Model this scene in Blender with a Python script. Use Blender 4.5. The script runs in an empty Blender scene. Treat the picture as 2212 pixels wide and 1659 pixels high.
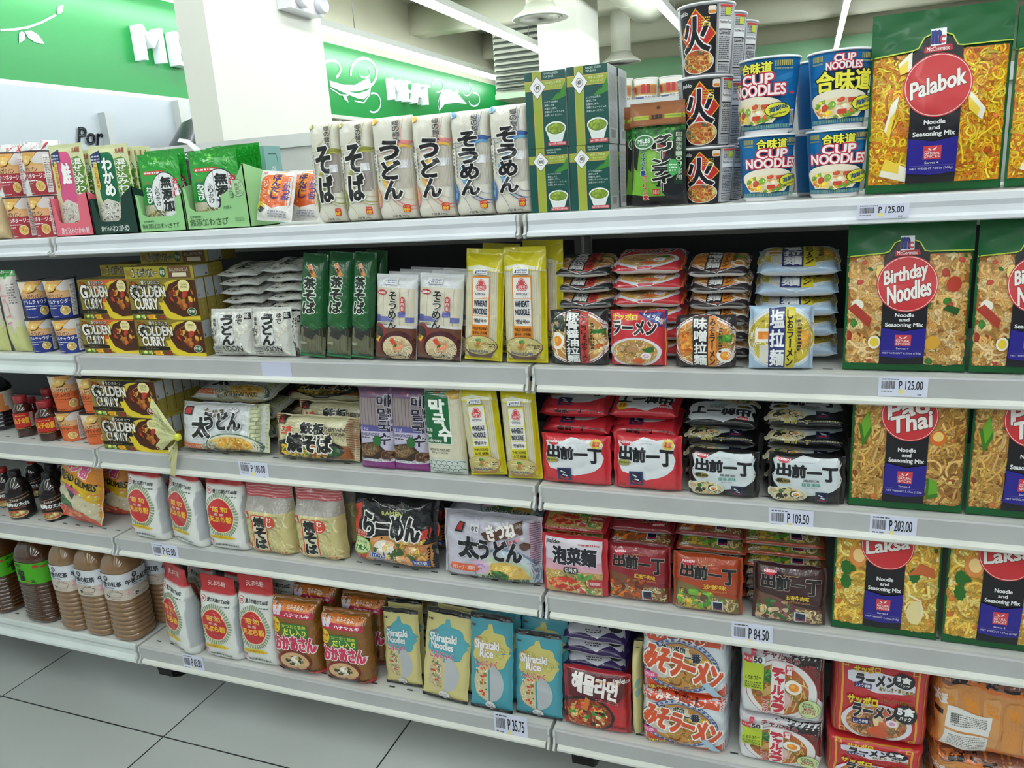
import bpy, math, random
import numpy as np
from mathutils import Vector, Matrix
from mathutils.geometry import tessellate_polygon
PI = math.pi
SC = bpy.context.scene
COL = SC.collection

# ---------------------------------------------------------------- camera
CX, CY, CZ, YAW, PIT, ROLL, FPX = .4917, -1.3585, 1.3358, .3738, .2546, -.0649, 1651.0
FW = np.array([-math.sin(YAW)*math.cos(PIT), math.cos(YAW)*math.cos(PIT), -math.sin(PIT)])
_r0 = np.array([math.cos(YAW), math.sin(YAW), 0.]); _u0 = np.cross(_r0, FW)
RT = _r0*math.cos(ROLL)+_u0*math.sin(ROLL); UP = -_r0*math.sin(ROLL)+_u0*math.cos(ROLL)
EYE = np.array([CX, CY, CZ])
cd = bpy.data.cameras.new('camera'); cam = bpy.data.objects.new('camera', cd); COL.objects.link(cam)
cd.sensor_fit = 'HORIZONTAL'; cd.sensor_width = 36; cd.lens = FPX/2212*36; cd.clip_start = .05
cam.matrix_world = Matrix(((RT[0], UP[0], -FW[0], CX), (RT[1], UP[1], -FW[1], CY), (RT[2], UP[2], -FW[2], CZ), (0, 0, 0, 1)))
SC.camera = cam

# ---------------------------------------------------------------- world, exposure
wd = bpy.data.worlds.new('world'); SC.world = wd; wd.use_nodes = True
wd.node_tree.nodes['Background'].inputs[0].default_value = (.93, .97, 1, 1)
wd.node_tree.nodes['Background'].inputs[1].default_value = .12
SC.view_settings.view_transform = 'Standard'; SC.view_settings.look = 'None'
SC.view_settings.gamma = 1; SC.view_settings.use_curve_mapping = False
SC.view_settings.exposure = 0.52
TUBE_POWER = 26.0        # emission of the fluorescent tubes

# ---------------------------------------------------------------- pixel -> world
def _ray(px, py): return FW+(px-1106)/FPX*RT-(py-829.5)/FPX*UP
def on(px, py, ax, val):
    d = _ray(px, py); return EYE+d*((val-EYE[ax])/d[ax])
def zat(x, y, py):                       # height at which the point (x, y) shows on image row py
    lo, hi = -1., 6.
    for _ in range(40):
        m = (lo+hi)/2; d = np.array([x, y, m])-EYE
        if 829.5-FPX*(d@UP)/(d@FW) > py: lo = m
        else: hi = m
    return m

# ---------------------------------------------------------------- colours
def lin(h):
    if isinstance(h, tuple): return h
    if len(h) == 3: h = ''.join(c*2 for c in h)
    v = [int(h[i:i+2], 16)/255 for i in (0, 2, 4)]
    return tuple(c/12.92 if c <= .04045 else ((c+.055)/1.055)**2.4 for c in v)
def jit(c, rnd, a=.25):
    k = 1+rnd.uniform(-a, a); return tuple(min(1, x*k) for x in lin(c))

# ---------------------------------------------------------------- materials
def mat(name, rough=.4, spec=.5, coat=0, bump=0, bscale=40, attr=True, col='ccc', metal=0, noise=0, nscale=6, emit=0, alpha=1):
    m = bpy.data.materials.new(name); m.use_nodes = True
    nt = m.node_tree; b = nt.nodes['Principled BSDF']; N = nt.nodes.new; K = nt.links.new
    b.inputs['Roughness'].default_value = rough; b.inputs['Specular IOR Level'].default_value = spec
    b.inputs['Coat Weight'].default_value = coat; b.inputs['Coat Roughness'].default_value = .08; b.inputs['Metallic'].default_value = metal
    b.inputs['Alpha'].default_value = alpha
    if attr:
        a = N('ShaderNodeAttribute'); a.attribute_name = 'col'; K(a.outputs['Color'], b.inputs['Base Color'])
    else:
        b.inputs['Base Color'].default_value = (*lin(col), 1)
    tc = N('ShaderNodeTexCoord')
    if noise:
        n = N('ShaderNodeTexNoise'); n.inputs['Scale'].default_value = nscale; n.inputs['Detail'].default_value = 8
        K(tc.outputs['Object'], n.inputs['Vector'])
        r = N('ShaderNodeMapRange'); r.inputs[1].default_value = .35; r.inputs[2].default_value = .7; r.inputs[3].default_value = 1-noise; r.inputs[4].default_value = 1
        K(n.outputs[0], r.inputs[0])
        mx = N('ShaderNodeMix'); mx.data_type = 'RGBA'; mx.blend_type = 'MULTIPLY'; mx.inputs[0].default_value = 1
        mx.inputs[6].default_value = (*lin(col), 1); K(r.outputs[0], mx.inputs[7]); K(mx.outputs[2], b.inputs['Base Color'])
        if attr: K(a.outputs['Color'], mx.inputs[6])
    if bump:
        n1 = N('ShaderNodeTexNoise'); n1.inputs['Scale'].default_value = bscale; n1.inputs['Detail'].default_value = 3; n1.inputs['Distortion'].default_value = .8
        K(tc.outputs['Object'], n1.inputs['Vector'])
        bp = N('ShaderNodeBump'); bp.inputs['Strength'].default_value = bump; bp.inputs['Distance'].default_value = .006
        K(n1.outputs[0], bp.inputs['Height']); K(bp.outputs[0], b.inputs['Normal']); K(bp.outputs[0], b.inputs['Coat Normal'])
    if emit:
        b.inputs['Emission Color'].default_value = (*lin(col), 1); b.inputs['Emission Strength'].default_value = emit
    return m
M = dict(
    film=mat('glossy_film', .3, .5, .6, .42, 36), crisp=mat('crisp_film', .26, .5, .7, .85, 40), satin=mat('satin_pouch', .38, .4, .08, .10, 22),
    card=mat('printed_card', .45, .4), wrap=mat('wrapped_carton', .3, .5, .35, .12, 26), plastic=mat('moulded_plastic', .3, .5, .2),
    tea=mat('bottled_tea', .12, .6, .8), steel=mat('painted_shelf_steel', .42, .4, 0, 0, 1, True, 'ccc', 0, .10, 9),
    wall=mat('painted_wall', .75, .2, 0, 0, 1, True, 'ccc', 0, .05, 2), gloss=mat('gloss_sign', .35, .4), paper=mat('label_paper', .55, .3),
    tube=mat('lamp_tube', .5, .2, 0, 0, 1, False, 'f4faff', 0, 0, 1, TUBE_POWER), metal=mat('grey_metal', .35, .5, 0, 0, 1, True, 'ccc', .6),
    clear=mat('clear_film', .15, .5, .5, .5, 30, True, 'ccc', 0, 0, 1, 0, .35))

# ---------------------------------------------------------------- mesh building
def mesh(name, shapes, mats, smooth=True):
    """shapes: list of (verts n*3, faces, colour or n*3 colours, material index)"""
    V = []; F = []; C = []; MI = []; n = 0
    for s in shapes:
        v = np.asarray(s[0], float).reshape(-1, 3); V.append(v)
        for f in s[1]: F.append([i+n for i in f]); MI.append(s[3] if len(s) > 3 else 0)
        c = s[2]
        if isinstance(c, (str, tuple)): C.append(np.tile(np.array(lin(c)), (len(v), 1)))
        else: C.append(np.asarray(c))
        n += len(v)
    V = np.vstack(V); C = np.vstack(C)
    me = bpy.data.meshes.new(name); me.from_pydata(V.tolist(), [], F)
    a = me.color_attributes.new('col', 'FLOAT_COLOR', 'POINT')
    a.data.foreach_set('color', np.hstack([C, np.ones((len(C), 1))]).astype(np.float32).ravel())
    for m in mats: me.materials.append(M[m] if isinstance(m, str) else m)
    me.polygons.foreach_set('material_index', MI)
    me.polygons.foreach_set('use_smooth', [smooth]*len(F))
    me.update(); return me
def obj(name, me, parent=None, loc=(0, 0, 0), rot=(0, 0, 0), **kw):
    o = bpy.data.objects.new(name, me); COL.objects.link(o); o.location = [float(q) for q in loc]; o.rotation_euler = [float(q) for q in rot]
    if parent is not None: o.parent = parent
    for k, v in kw.items(): o[k] = v
    return o
def bx(x0, y0, z0, x1, y1, z1, c='ccc', mi=0):
    v = [(x, y, z) for x in (x0, x1) for y in (y0, y1) for z in (z0, z1)]
    return (v, [(0, 1, 3, 2), (4, 6, 7, 5), (0, 4, 5, 1), (2, 3, 7, 6), (0, 2, 6, 4), (1, 5, 7, 3)], c, mi)
def prism(pts, axis, a, b, c='ccc', mi=0):
    """polygon of 2-D points swept along an axis from a to b"""
    n = len(pts); V = []
    for t in (a, b):
        for p, q in pts: V.append({0: (t, p, q), 1: (p, t, q), 2: (p, q, t)}[axis])
    F = [(i, (i+1) % n, n+(i+1) % n, n+i) for i in range(n)]
    T = tessellate_polygon([[Vector((p, q, 0)) for p, q in pts]])
    F += [tuple(t) for t in T]+[tuple(n+i for i in reversed(t)) for t in T]
    return (V, F, c, mi)
def lathe(prof, n=40, c='ccc', mi=0, sq=2., cols=None):
    """profile of (radius, z); sq > 2 makes the plan squarer"""
    V = []; CC = []; F = []
    for j, (r, z) in enumerate(prof):
        for i in range(n):
            a = 2*PI*i/n; k = (abs(math.cos(a))**sq+abs(math.sin(a))**sq)**(-1/sq)
            V.append((r*k*math.sin(a), -r*k*math.cos(a), z))
            CC.append(lin(cols[j] if cols else c))
    for j in range(len(prof)-1):
        for i in range(n):
            k = (i+1) % n; F.append((j*n+i, j*n+k, (j+1)*n+k, (j+1)*n+i))
    F.append(tuple(range(n))[::-1]); F.append(tuple(range((len(prof)-1)*n, len(prof)*n)))
    return (V, F, np.array(CC), mi)
def tube(pts, r, c='ccc', mi=0, n=8):
    V = []; F = []; P = [Vector(p) for p in pts]
    for i, p in enumerate(P):
        t = (P[min(i+1, len(P)-1)]-P[max(i-1, 0)]).normalized()
        a = t.cross(Vector((0, 0, 1)) if abs(t.z) < .9 else Vector((1, 0, 0))).normalized(); b = t.cross(a)
        for k in range(n): V.append(p+a*r*math.cos(2*PI*k/n)+b*r*math.sin(2*PI*k/n))
    for i in range(len(P)-1):
        for k in range(n): F.append((i*n+k, i*n+(k+1) % n, (i+1)*n+(k+1) % n, (i+1)*n+k))
    F += [tuple(range(n))[::-1], tuple(range((len(P)-1)*n, len(P)*n))]
    return (np.array([v[:] for v in V]), F, c, mi)

# ---------------------------------------------------------------- lettering
_G = {}
def glyph(s):
    """outline mesh of a string: points, faces and boundary edges"""
    if s not in _G:
        cu = bpy.data.curves.new('t', 'FONT'); cu.body = s; cu.resolution_u = 3
        o = bpy.data.objects.new('t', cu); me = o.to_mesh()
        v = np.zeros(len(me.vertices)*3); me.vertices.foreach_get('co', v); v = v.reshape(-1, 3)[:, :2].copy()
        F = [tuple(p.vertices) for p in me.polygons]; ed = {}
        for f in F:
            for i in range(len(f)): k = frozenset((f[i], f[(i+1) % len(f)])); ed[k] = ed.get(k, 0)+1
        o.to_mesh_clear(); bpy.data.objects.remove(o); bpy.data.curves.remove(cu)
        _G[s] = (v, F, np.array([tuple(k) for k, c in ed.items() if c == 1]).reshape(-1, 2))
    return _G[s]
def stroke(p, E, hw):
    """a band of half width hw along the edges E of the points p"""
    A, B = p[E[:, 0]], p[E[:, 1]]; d = B-A; l = np.linalg.norm(d, axis=1)[:, None]+1e-12; d = d/l; n = np.stack([-d[:, 1], d[:, 0]], 1)*hw; e = d*hw*.7
    m = len(A); V = np.vstack([A-e-n, B+e-n, B+e+n, A-e+n]); return V, [(i, m+i, 2*m+i, 3*m+i) for i in range(m)]
def split(P, F, L):
    """split every edge longer than L until none is left (2-D triangles)"""
    P = [tuple(p) for p in P]; T = []
    for f in F:
        for i in range(1, len(f)-1): T.append((f[0], f[i], f[i+1]))
    mid = {}
    def m(a, b):
        if (P[a][0]-P[b][0])**2+(P[a][1]-P[b][1])**2 <= L*L: return None
        k = (a, b) if a < b else (b, a)
        if k not in mid: mid[k] = len(P); P.append(((P[a][0]+P[b][0])/2, (P[a][1]+P[b][1])/2))
        return mid[k]
    for _ in range(7):
        out = []; ch = False
        for a, b, c in T:
            x, y, z = m(a, b), m(b, c), m(c, a); n = (x is not None)+(y is not None)+(z is not None)
            if n == 0: out.append((a, b, c)); continue
            ch = True
            if n == 3: out += [(a, x, z), (x, b, y), (z, y, c), (x, y, z)]
            else:
                while x is None or (n == 2 and z is not None and y is None):
                    a, b, c, x, y, z = b, c, a, y, z, x
                if n == 1: out += [(a, x, c), (x, b, c)]
                elif y is not None: out += [(a, x, c), (x, b, y), (x, y, c)]
                else: out += [(a, x, z), (x, b, z), (b, c, z)]
        T = out
        if not ch: break
    return np.array(P), T

# ---------------------------------------------------------------- printed artwork
# ops in front-face fractions u, v (v upwards):
# R rect, E ellipse, P polygon, L line, T text in a box, X rows of small print, N noodles, B bits, S rays, C barcode
def _in(reg, u, v):
    if reg[0] == 'R': return reg[1] <= u <= reg[3] and reg[2] <= v <= reg[4]
    return ((u-reg[1])/reg[3])**2+((v-reg[2])/reg[4])**2 <= 1
def _box(reg): return reg[1:5] if reg[0] == 'R' else (reg[1]-reg[3], reg[2]-reg[4], reg[1]+reg[3], reg[2]+reg[4])
def _ribbon(pts, wd):
    P = np.array(pts); t = np.gradient(P, axis=0); t /= np.linalg.norm(t, axis=1)[:, None]+1e-12
    n = np.stack([-t[:, 1], t[:, 0]], 1)*wd/2; k = len(P)
    return np.vstack([P+n, P-n]), [(i, i+1, k+i+1, k+i) for i in range(k-1)]
def art(ops, w, h, S, L=1., eps=.00008, seed=1, mi=0, off0=.0003):
    rnd = random.Random(seed); out = []; off = [off0]
    def emit(P, F, c, sub=True, d=None):
        if L < .5 and sub: P, F = split(P, F, L)
        P = np.asarray(P); out.append((S(P[:, 0], P[:, 1], off[0]), F, c, mi)); off[0] += eps if d is None else d
    def uv(p): return ((min(1, max(0, p[0]))-.5)*w, min(1, max(0, p[1]))*h)
    def poly(pts, c, d=None):
        P = [uv(p) for p in pts]; emit(P, [tuple(t) for t in tessellate_polygon([[Vector((*p, 0)) for p in P]])], c, True, d)
    def fan(pts, c, d=None):
        P = [uv(p) for p in pts]; m = np.mean(P, 0); n = len(P)
        emit(np.vstack([[m], P]), [(0, 1+i, 1+(i+1) % n) for i in range(n)], c, True, d)
    def text(s, u0, v0, u1, v1, c, o=None, b=.012, rot=0, sl=0, vert=0, mir=0):
        if vert:
            n = len(s); hh = (v1-v0)/n
            for i, ch in enumerate(s):
                if ch == ' ': continue
                g = .06*hh
                vv = v1-hh*(i+1)
                if ch in 'ー・…': text(ch, u0+(u1-u0)*.1, vv+g, u1-(u1-u0)*.1, vv+hh-g, c, o, b, 90, 0)
                else:
                    q = .75 if ch in 'ょゅっャッゃ' else 1
                    text(ch, u0+(u1-u0)*(1-q), vv+g+hh*(1-q)*.5, u1, vv+hh-g, c, o, b, rot, sl)
            return
        g, F, E = glyph(s)
        if not len(g): return
        lo, hi = g.min(0), g.max(0); rng = np.maximum(hi-lo, 1e-6)
        bw, bh = (u1-u0)*w, (v1-v0)*h
        if rot in (90, -90): bw, bh = bh, bw
        if len(s) == 1 and s in '一ー・…ーI|': k = min(bw/rng[0], bh/rng[1]); k = np.array([bw/rng[0], min(k, bh/max(rng[1], .2))])
        else: k = np.array([bw, bh])/rng
        ctr = np.array([((u0+u1)/2-.5)*w, (v0+v1)/2*h]); ra = math.radians(rot)
        Rm = np.array([[math.cos(ra), math.sin(ra)], [-math.sin(ra), math.cos(ra)]])
        p = (g-(lo+hi)/2)*k; em = math.sqrt(k[0]*k[1])
        p = p+np.stack([p[:, 1]*sl, 0*p[:, 1]], 1)
        if mir: p = -p
        p = p@Rm+ctr
        if o: emit(*stroke(p, E, (b+o[1])*em), o[0])
        emit(p, F, c)
        if b > .008: emit(*stroke(p, E, b*em), c)
    for q in ops:
        t = q[0]
        if t == 'R': fan([(q[1], q[2]), (q[3], q[2]), (q[3], q[4]), (q[1], q[4])], q[5])
        elif t == 'E':
            n = q[6] if len(q) > 6 else 32; fan([(q[1]+q[3]*math.cos(2*PI*i/n), q[2]+q[4]*math.sin(2*PI*i/n)) for i in range(n)], q[5])
        elif t == 'P': poly(q[1], q[2])
        elif t == 'L':
            run = []
            for p in list(q[1])+[(9, 9)]:
                if -.001 <= p[0] <= 1.001 and -.001 <= p[1] <= 1.001: run.append(uv(p)); continue
                if len(run) > 1: P, F = _ribbon(run, q[2]*w); emit(P, F, q[3])
                run = []
        elif t == 'T': text(*q[1:7], **(q[7] if len(q) > 7 else {}))
        elif t == 'X':
            _, u0, v0, u1, v1, rows, c = q[:7]; hh = (v1-v0)/rows; P = []; F = []
            for i in range(rows):
                u = u0
                while u < u1-.01:
                    l = min(rnd.uniform(.3, 1.6)*hh*h/w, u1-u); va = v0+hh*(i+.2); vb = va+hh*rnd.uniform(.45, .6); n = len(P)
                    P += [uv((u, va)), uv((u+l, va)), uv((u+l, vb)), uv((u, vb))]; F.append((n, n+1, n+2, n+3)); u += l+.35*hh*h/w
            emit(np.array(P), F, c)
        elif t == 'C':
            _, u0, v0, u1, v1, c = q; u = u0; P = []; F = []
            while u < u1:
                l = (u1-u0)*rnd.choice((.015, .03, .05)); n = len(P)
                P += [uv((u, v0)), uv((u+l, v0)), uv((u+l, v1)), uv((u, v1))]; F.append((n, n+1, n+2, n+3)); u += l+(u1-u0)*rnd.choice((.02, .035))
            emit(np.array(P), F, c)
        elif t == 'S':
            _, u, v, r0, r1, n, c = q[:7]; asp = w/h; P = []; F = []
            for i in range(n):
                a = 2*PI*i/n; k = len(P)
                for rr, da in ((r0, -.3), (r1, -.3), (r1, .3), (r0, .3)):
                    b = a+da*2*PI/n; P.append(uv((u+rr*math.cos(b), v+rr*math.sin(b)*asp*(q[7] if len(q) > 7 else 1))))
                F.append((k, k+1, k+2, k+3))
            emit(np.array(P), F, c, False)
        elif t == 'N':
            _, reg, cols, n, wd, ln = q[:6]; b = _box(reg); cv = q[6] if len(q) > 6 else 1.; ba = q[7] if len(q) > 7 else None
            dk = q[8] if len(q) > 8 else .35
            for i in range(n):
                u, v = rnd.uniform(b[0], b[2]), rnd.uniform(b[1], b[3]); a = rnd.uniform(0, 2*PI) if ba is None else ba+rnd.gauss(0, .35)
                kk = rnd.uniform(-1, 1)*cv; pts = []; m = 12
                for j in range(m):
                    if not _in(reg, u, v): break
                    pts.append(uv((u, v))); a += kk*.45+rnd.gauss(0, .12)*cv; u += math.cos(a)*ln/m; v += math.sin(a)*ln/m*w/h
                if len(pts) < 3: continue
                c = jit(rnd.choice(cols), rnd, .22)
                if dk:
                    P, F = _ribbon(pts, wd*w*1.45); emit(P, F, tuple(x*dk for x in c), False, .000002)
                P, F = _ribbon(pts, wd*w); emit(P, F, c, False, .000002)
            off[0] += eps
        elif t == 'B':
            _, reg, cols, n, sz = q[:5]; b = _box(reg)
            for i in range(n):
                for _ in range(20):
                    u, v = rnd.uniform(b[0], b[2]), rnd.uniform(b[1], b[3])
                    if _in(reg, u, v): break
                s = sz*rnd.uniform(.5, 1.2); e = rnd.uniform(.45, 1); a0 = rnd.uniform(0, PI); P = []
                for j in range(10):
                    a = 2*PI*j/10; r = rnd.uniform(.85, 1.12); x, y = s*r*math.cos(a), s*e*r*math.sin(a)
                    P.append((u+x*math.cos(a0)-y*math.sin(a0), v+(x*math.sin(a0)+y*math.cos(a0))*w/h))
                P = [p for p in P if _in(reg, *p)]
                if len(P) < 4: continue
                P = [uv(p) for p in P]; mm = np.mean(P, 0); k = len(P); c = jit(rnd.choice(cols), rnd, .2)
                fcs = [(0, 1+i, 1+(i+1) % k) for i in range(k)]
                emit(np.vstack([[mm], P]), fcs, c, False, .000003)
                P2 = [mm+(np.array(p)-mm)*.5+np.array([-.1, .15])*s*w for p in P]
                emit(np.vstack([[np.mean(P2, 0)], P2]), fcs, tuple(min(1, x*1.25) for x in c), False, .000003)
            off[0] += eps
    art.last = off[0]
    return out

# ---------------------------------------------------------------- package bodies
def _g(s, m0, m1, p, e):
    q = np.clip((s-m0)/(1-m0-m1), 0, 1); return np.clip(1-np.abs(2*q-1)**p, 0, 1)**e
def bag(w, h, d, mu=(0, 0), mv=(0, 0), pu=4, eu=.5, pv=4, ev=.5, cr=.0012, seed=1, taper=0, waist=0, wob=.0, fr=(35, 45), top=None, fold=None):
    """a filled bag: returns S(x, z, off) for its front and the body shapes"""
    rnd = random.Random(seed); ph = [rnd.uniform(0, 6.28) for _ in range(10)]
    def parts(x, z):
        u = x/w+.5; v = z/h
        t = d/2*_g(u, *mu, pu, eu)*_g(v, *mv, pv, ev)
        if top: t = t*np.interp(v, *top)
        k = 1-taper*v-waist*np.sin(PI*np.clip(v, 0, 1))
        cw = cr*(np.sin(x*fr[0]*2+z*fr[1]+ph[0])*np.sin(z*fr[1]*1.7+ph[1])+.6*np.sin(x*fr[0]*3+ph[2]+3*np.sin(z*40+ph[3]))*np.sin(z*fr[1]*3+ph[4]))
        ex = wob*(np.sin(z*90+ph[5])+.6*np.sin(z*210+ph[6])); ez = wob*(np.sin(x*80+ph[7])+.6*np.sin(x*190+ph[8]))
        return x*k+ex*(2*u-1), z+ez*np.clip(np.abs(2*v-1), 0, 1)*np.where(v > .5, 1, 0), t, cw
    def bend(P):
        if fold:                                # the top of the bag flops back
            e = np.maximum(P[:, 2]-fold, 0); P[:, 2] = np.minimum(P[:, 2], fold)+e*.12+np.where(e > 0, -P[:, 1]*.25*np.minimum(1, e/.02), 0); P[:, 1] += e*.95
        return P
    def S(x, z, off=0.):
        X, Z, t, cw = parts(np.asarray(x, float), np.asarray(z, float)); return bend(np.stack([X, -t-cw-off, Z], 1))
    def body(c0, c1, nu=26, nv=28, mi=0):
        sp = lambda n: np.array([.65*(.5-.5*math.cos(PI*i/n))+.35*i/n for i in range(n+1)])
        U, Vv = np.meshgrid((sp(nu)-.5)*w, sp(nv)*h); U, Vv = U.ravel(), Vv.ravel()
        fr_ = S(U, Vv); X, Z, t, cw = parts(U, Vv); bk = bend(np.stack([X, t-cw+.0004, Z], 1))
        F = []; n = nu+1
        for j in range(nv):
            for i in range(nu): F.append((j*n+i, j*n+i+1, (j+1)*n+i+1, (j+1)*n+i))
        B = [tuple(reversed(f)) for f in F]
        rim = [i for i in range(n)]+[j*n+nu for j in range(1, nv+1)]+[nv*n+i for i in range(nu-1, -1, -1)]+[j*n for j in range(nv-1, 0, -1)]
        N = len(fr_)
        side = [(a, b, N+b, N+a)[::-1] for a, b in zip(rim, rim[1:]+rim[:1])]
        cols = np.vstack([np.tile(lin(c0), (N, 1)), np.tile(lin(c1), (N, 1))])
        return (np.vstack([fr_, bk]), F+[tuple(q+N for q in f) for f in B]+side, cols, mi)
    return S, body
def box_faces(w, h, d):
    one = lambda x: np.zeros_like(np.asarray(x, float))
    return dict(f=lambda x, z, o=0.: np.stack([np.asarray(x), one(x)-d/2-o, np.asarray(z)], 1),
                r=lambda x, z, o=0.: np.stack([one(x)+w/2+o, np.asarray(x), np.asarray(z)], 1),
                l=lambda x, z, o=0.: np.stack([one(x)-w/2-o, -np.asarray(x), np.asarray(z)], 1),
                t=lambda x, z, o=0.: np.stack([np.asarray(x), np.asarray(z)-d/2, one(x)+h+o], 1))
def cyl(rf, A=1.25, sq=2.):
    """front mapping on a round body: x spans the angle -A..A, radius rf(z)"""
    def make(w):
        def S(x, z, off=0.):
            a = np.asarray(x, float)/w*2*A; z = np.asarray(z, float); k = (np.abs(np.cos(a))**sq+np.abs(np.sin(a))**sq)**(-1/sq); r = rf(z)*k+off
            return np.stack([r*np.sin(a), -r*np.cos(a), z], 1)
        return S
    return make

# ================================================================ the room
def flat(pts3, c, mi=0): return ([tuple(p) for p in pts3], [tuple(range(len(pts3)))], c, mi)
fl = obj('floor', mesh('floor', [bx(-4.2, -9, -.1, 8, 12, 0, 'ccc')], ['wall']), loc=(0, 0, 0), kind='structure')
def tile_mat():
    m = bpy.data.materials.new('floor_tiles'); m.use_nodes = True; nt = m.node_tree; b = nt.nodes['Principled BSDF']; N = nt.nodes.new; K = nt.links.new
    tc = N('ShaderNodeTexCoord'); mp = N('ShaderNodeMapping'); mp.inputs[1].default_value = (1.037+.603*20, .115+.603*20, 0); K(tc.outputs['Object'], mp.inputs[0])
    br = N('ShaderNodeTexBrick'); br.offset = 0; br.inputs['Scale'].default_value = 1; br.inputs['Mortar Size'].default_value = .0022; br.inputs['Mortar Smooth'].default_value = .1
    br.inputs['Brick Width'].default_value = .603; br.inputs['Row Height'].default_value = .603
    br.inputs['Color1'].default_value = (*lin('bcc0bc'), 1); br.inputs['Color2'].default_value = (*lin('b8bcb9'), 1); br.inputs['Mortar'].default_value = (*lin('2c2e2c'), 1)
    K(mp.outputs[0], br.inputs['Vector'])
    n = N('ShaderNodeTexNoise'); n.inputs['Scale'].default_value = 2.2; n.inputs['Detail'].default_value = 6; K(tc.outputs['Object'], n.inputs['Vector'])
    r = N('ShaderNodeMapRange'); r.inputs[3].default_value = .9; r.inputs[4].default_value = 1.04; K(n.outputs[0], r.inputs[0])
    mx = N('ShaderNodeMix'); mx.data_type = 'RGBA'; mx.blend_type = 'MULTIPLY'; mx.inputs[0].default_value = 1; K(br.outputs[0], mx.inputs[6]); K(r.outputs[0], mx.inputs[7])
    K(mx.outputs[2], b.inputs['Base Color']); b.inputs['Roughness'].default_value = .22; b.inputs['Specular IOR Level'].default_value = .4
    return m
fl.data.materials[0] = tile_mat()
CEIL = 3.5
obj('ceiling', mesh('ceiling', [bx(-4.2, -9, CEIL, 8, 12, CEIL+.1, 'd9dac6')], ['wall']), kind='structure')
obj('wall_left', mesh('wall_left', [bx(-4.2, -9, 0, -4.05, 12, CEIL, 'dcdac2')], ['wall']), kind='structure')
obj('wall_right', mesh('wall_right', [bx(8, -9, 0, 8.15, 12, CEIL, 'dcdac8')], ['wall']), kind='structure')
wb = [bx(-4.05, 11, 0, 8, 11.15, CEIL, 'd2d0b6'), bx(-4.05, 10.9, 2.62, 8, 11, 3.02, '9fd0a4'), bx(-4.05, 10.8, 3.3, 8, 11, CEIL, 'a9a88f')]
obj('wall_back', mesh('wall_back', wb, ['wall']), kind='structure')
for i, y in enumerate((4.4, 7.6, 9.9)):
    obj('trim_%d' % (i+1), mesh('beam', [bx(-4.05, y, 3.16, 8, y+.3, CEIL, 'd0d0ba')], ['wall']), kind='structure')
# square columns
q0 = on(420, 290, 1, 1.2); CX1 = q0[0]+.14; q1 = on(717, 255, 0, CX1)
obj('trim_4', mesh('column', [bx(q0[0], 1.2, 0, CX1, q1[1], CEIL, 'e2e3d8'), bx(q0[0]-.015, 1.185, 0, CX1+.015, q1[1]+.015, .1, 'b8b8b0')], ['wall'], False), kind='structure')
q0, q1 = on(1165, 150, 1, 6.5), on(1250, 150, 1, 6.5)
obj('trim_5', mesh('column', [bx(q0[0], 6.5, 0, q1[0], 7.35, CEIL, 'e4e6da'), bx(q0[0]-.015, 6.485, 0, q1[0]+.015, 7.365, .1, 'b8b8b0')], ['wall'], False), kind='structure')

# green fascia with raised letters
FXX = -4.0
def fp(px, py): p = on(px, py, 0, FXX); return (p[1], p[2])
fas = obj('fascia_sign', None, label='long green fascia sign with white raised letters and pale vine swirls above the counter', category='sign')
FT = 2.81; FB = 2.128
sh = [bx(-4.05, -9, FB, FXX, 10.8, FT, '047a33')]
def vine(P, wd, c='c3c9da', off=.004):
    P = [fp(*p) for p in P]
    P2, F = _ribbon(P, wd); return ([(FXX+off, a, b) for a, b in P2], F, c)
def leaf(P, c='c3c9da', off=.005):
    P = [fp(*p) for p in P]; return ([(FXX+off, a, b) for a, b in P], [tuple(t) for t in tessellate_polygon([[Vector((*p, 0)) for p in P]])], c)
def arc(cx, cy, r, a0, a1, n=14, k=1., sp=0):
    return [(cx+(r-sp*i/n)*math.cos(math.radians(a0+(a1-a0)*i/n)), cy+k*(r-sp*i/n)*math.sin(math.radians(a0+(a1-a0)*i/n))) for i in range(n+1)]
sh += [vine([(0, 65), (30, 64), (60, 59), (90, 48), (120, 32)], .012), leaf([(52, 68), (66, 66), (82, 76), (95, 95), (76, 92), (60, 82)]), leaf([(40, 72), (46, 68), (53, 72), (52, 86), (40, 94)]), leaf([(121, 20), (126, 13), (136, 11), (135, 24), (128, 31), (122, 29)]),
       leaf([(711, 174), (740, 183), (765, 184), (795, 168), (800, 185), (797, 203), (785, 215), (770, 212), (745, 202), (712, 186)]), leaf([(752, 198), (775, 197), (797, 190), (794, 195), (772, 202)], '047a33', .008),
       vine(arc(785, 158, 28, 60, -190, 18, 1.15), .03), vine(arc(787, 156, 12, 200, -60, 12), .014), vine([(797, 165), (800, 185), (798, 205), (785, 222), (765, 218)], .014), vine(arc(715, 150, 20, -150, 60, 12), .026), vine([(712, 190), (735, 205), (752, 206)], .012),
       leaf([(740, 206), (748, 208), (752, 222), (742, 214)]), vine(arc(806, 222, 16, -110, 120, 12, 1.3), .018),
       leaf([(950, 205), (955, 195), (970, 192), (990, 205), (1008, 225), (985, 222), (960, 225), (948, 240)]), vine(arc(945, 185, 12, 100, -170, 12, 1.2), .016), vine(arc(1008, 192, 10, 150, -60, 12, 1.5), .016), vine(arc(1024, 215, 12, 170, -100, 12, 1.2), .022), vine([(950, 205), (945, 225), (950, 245)], .014),
       leaf([(982, 195), (988, 190), (990, 202), (984, 204)])]
obj('board', mesh('fascia_board', sh, ['gloss'], False), fas)
obj('trim_strip', mesh('fascia_trim', [bx(-4.05, -9, FB-.035, FXX+.03, 10.8, FB, 'b9bab2')], ['gloss'], False), fas)
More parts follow.
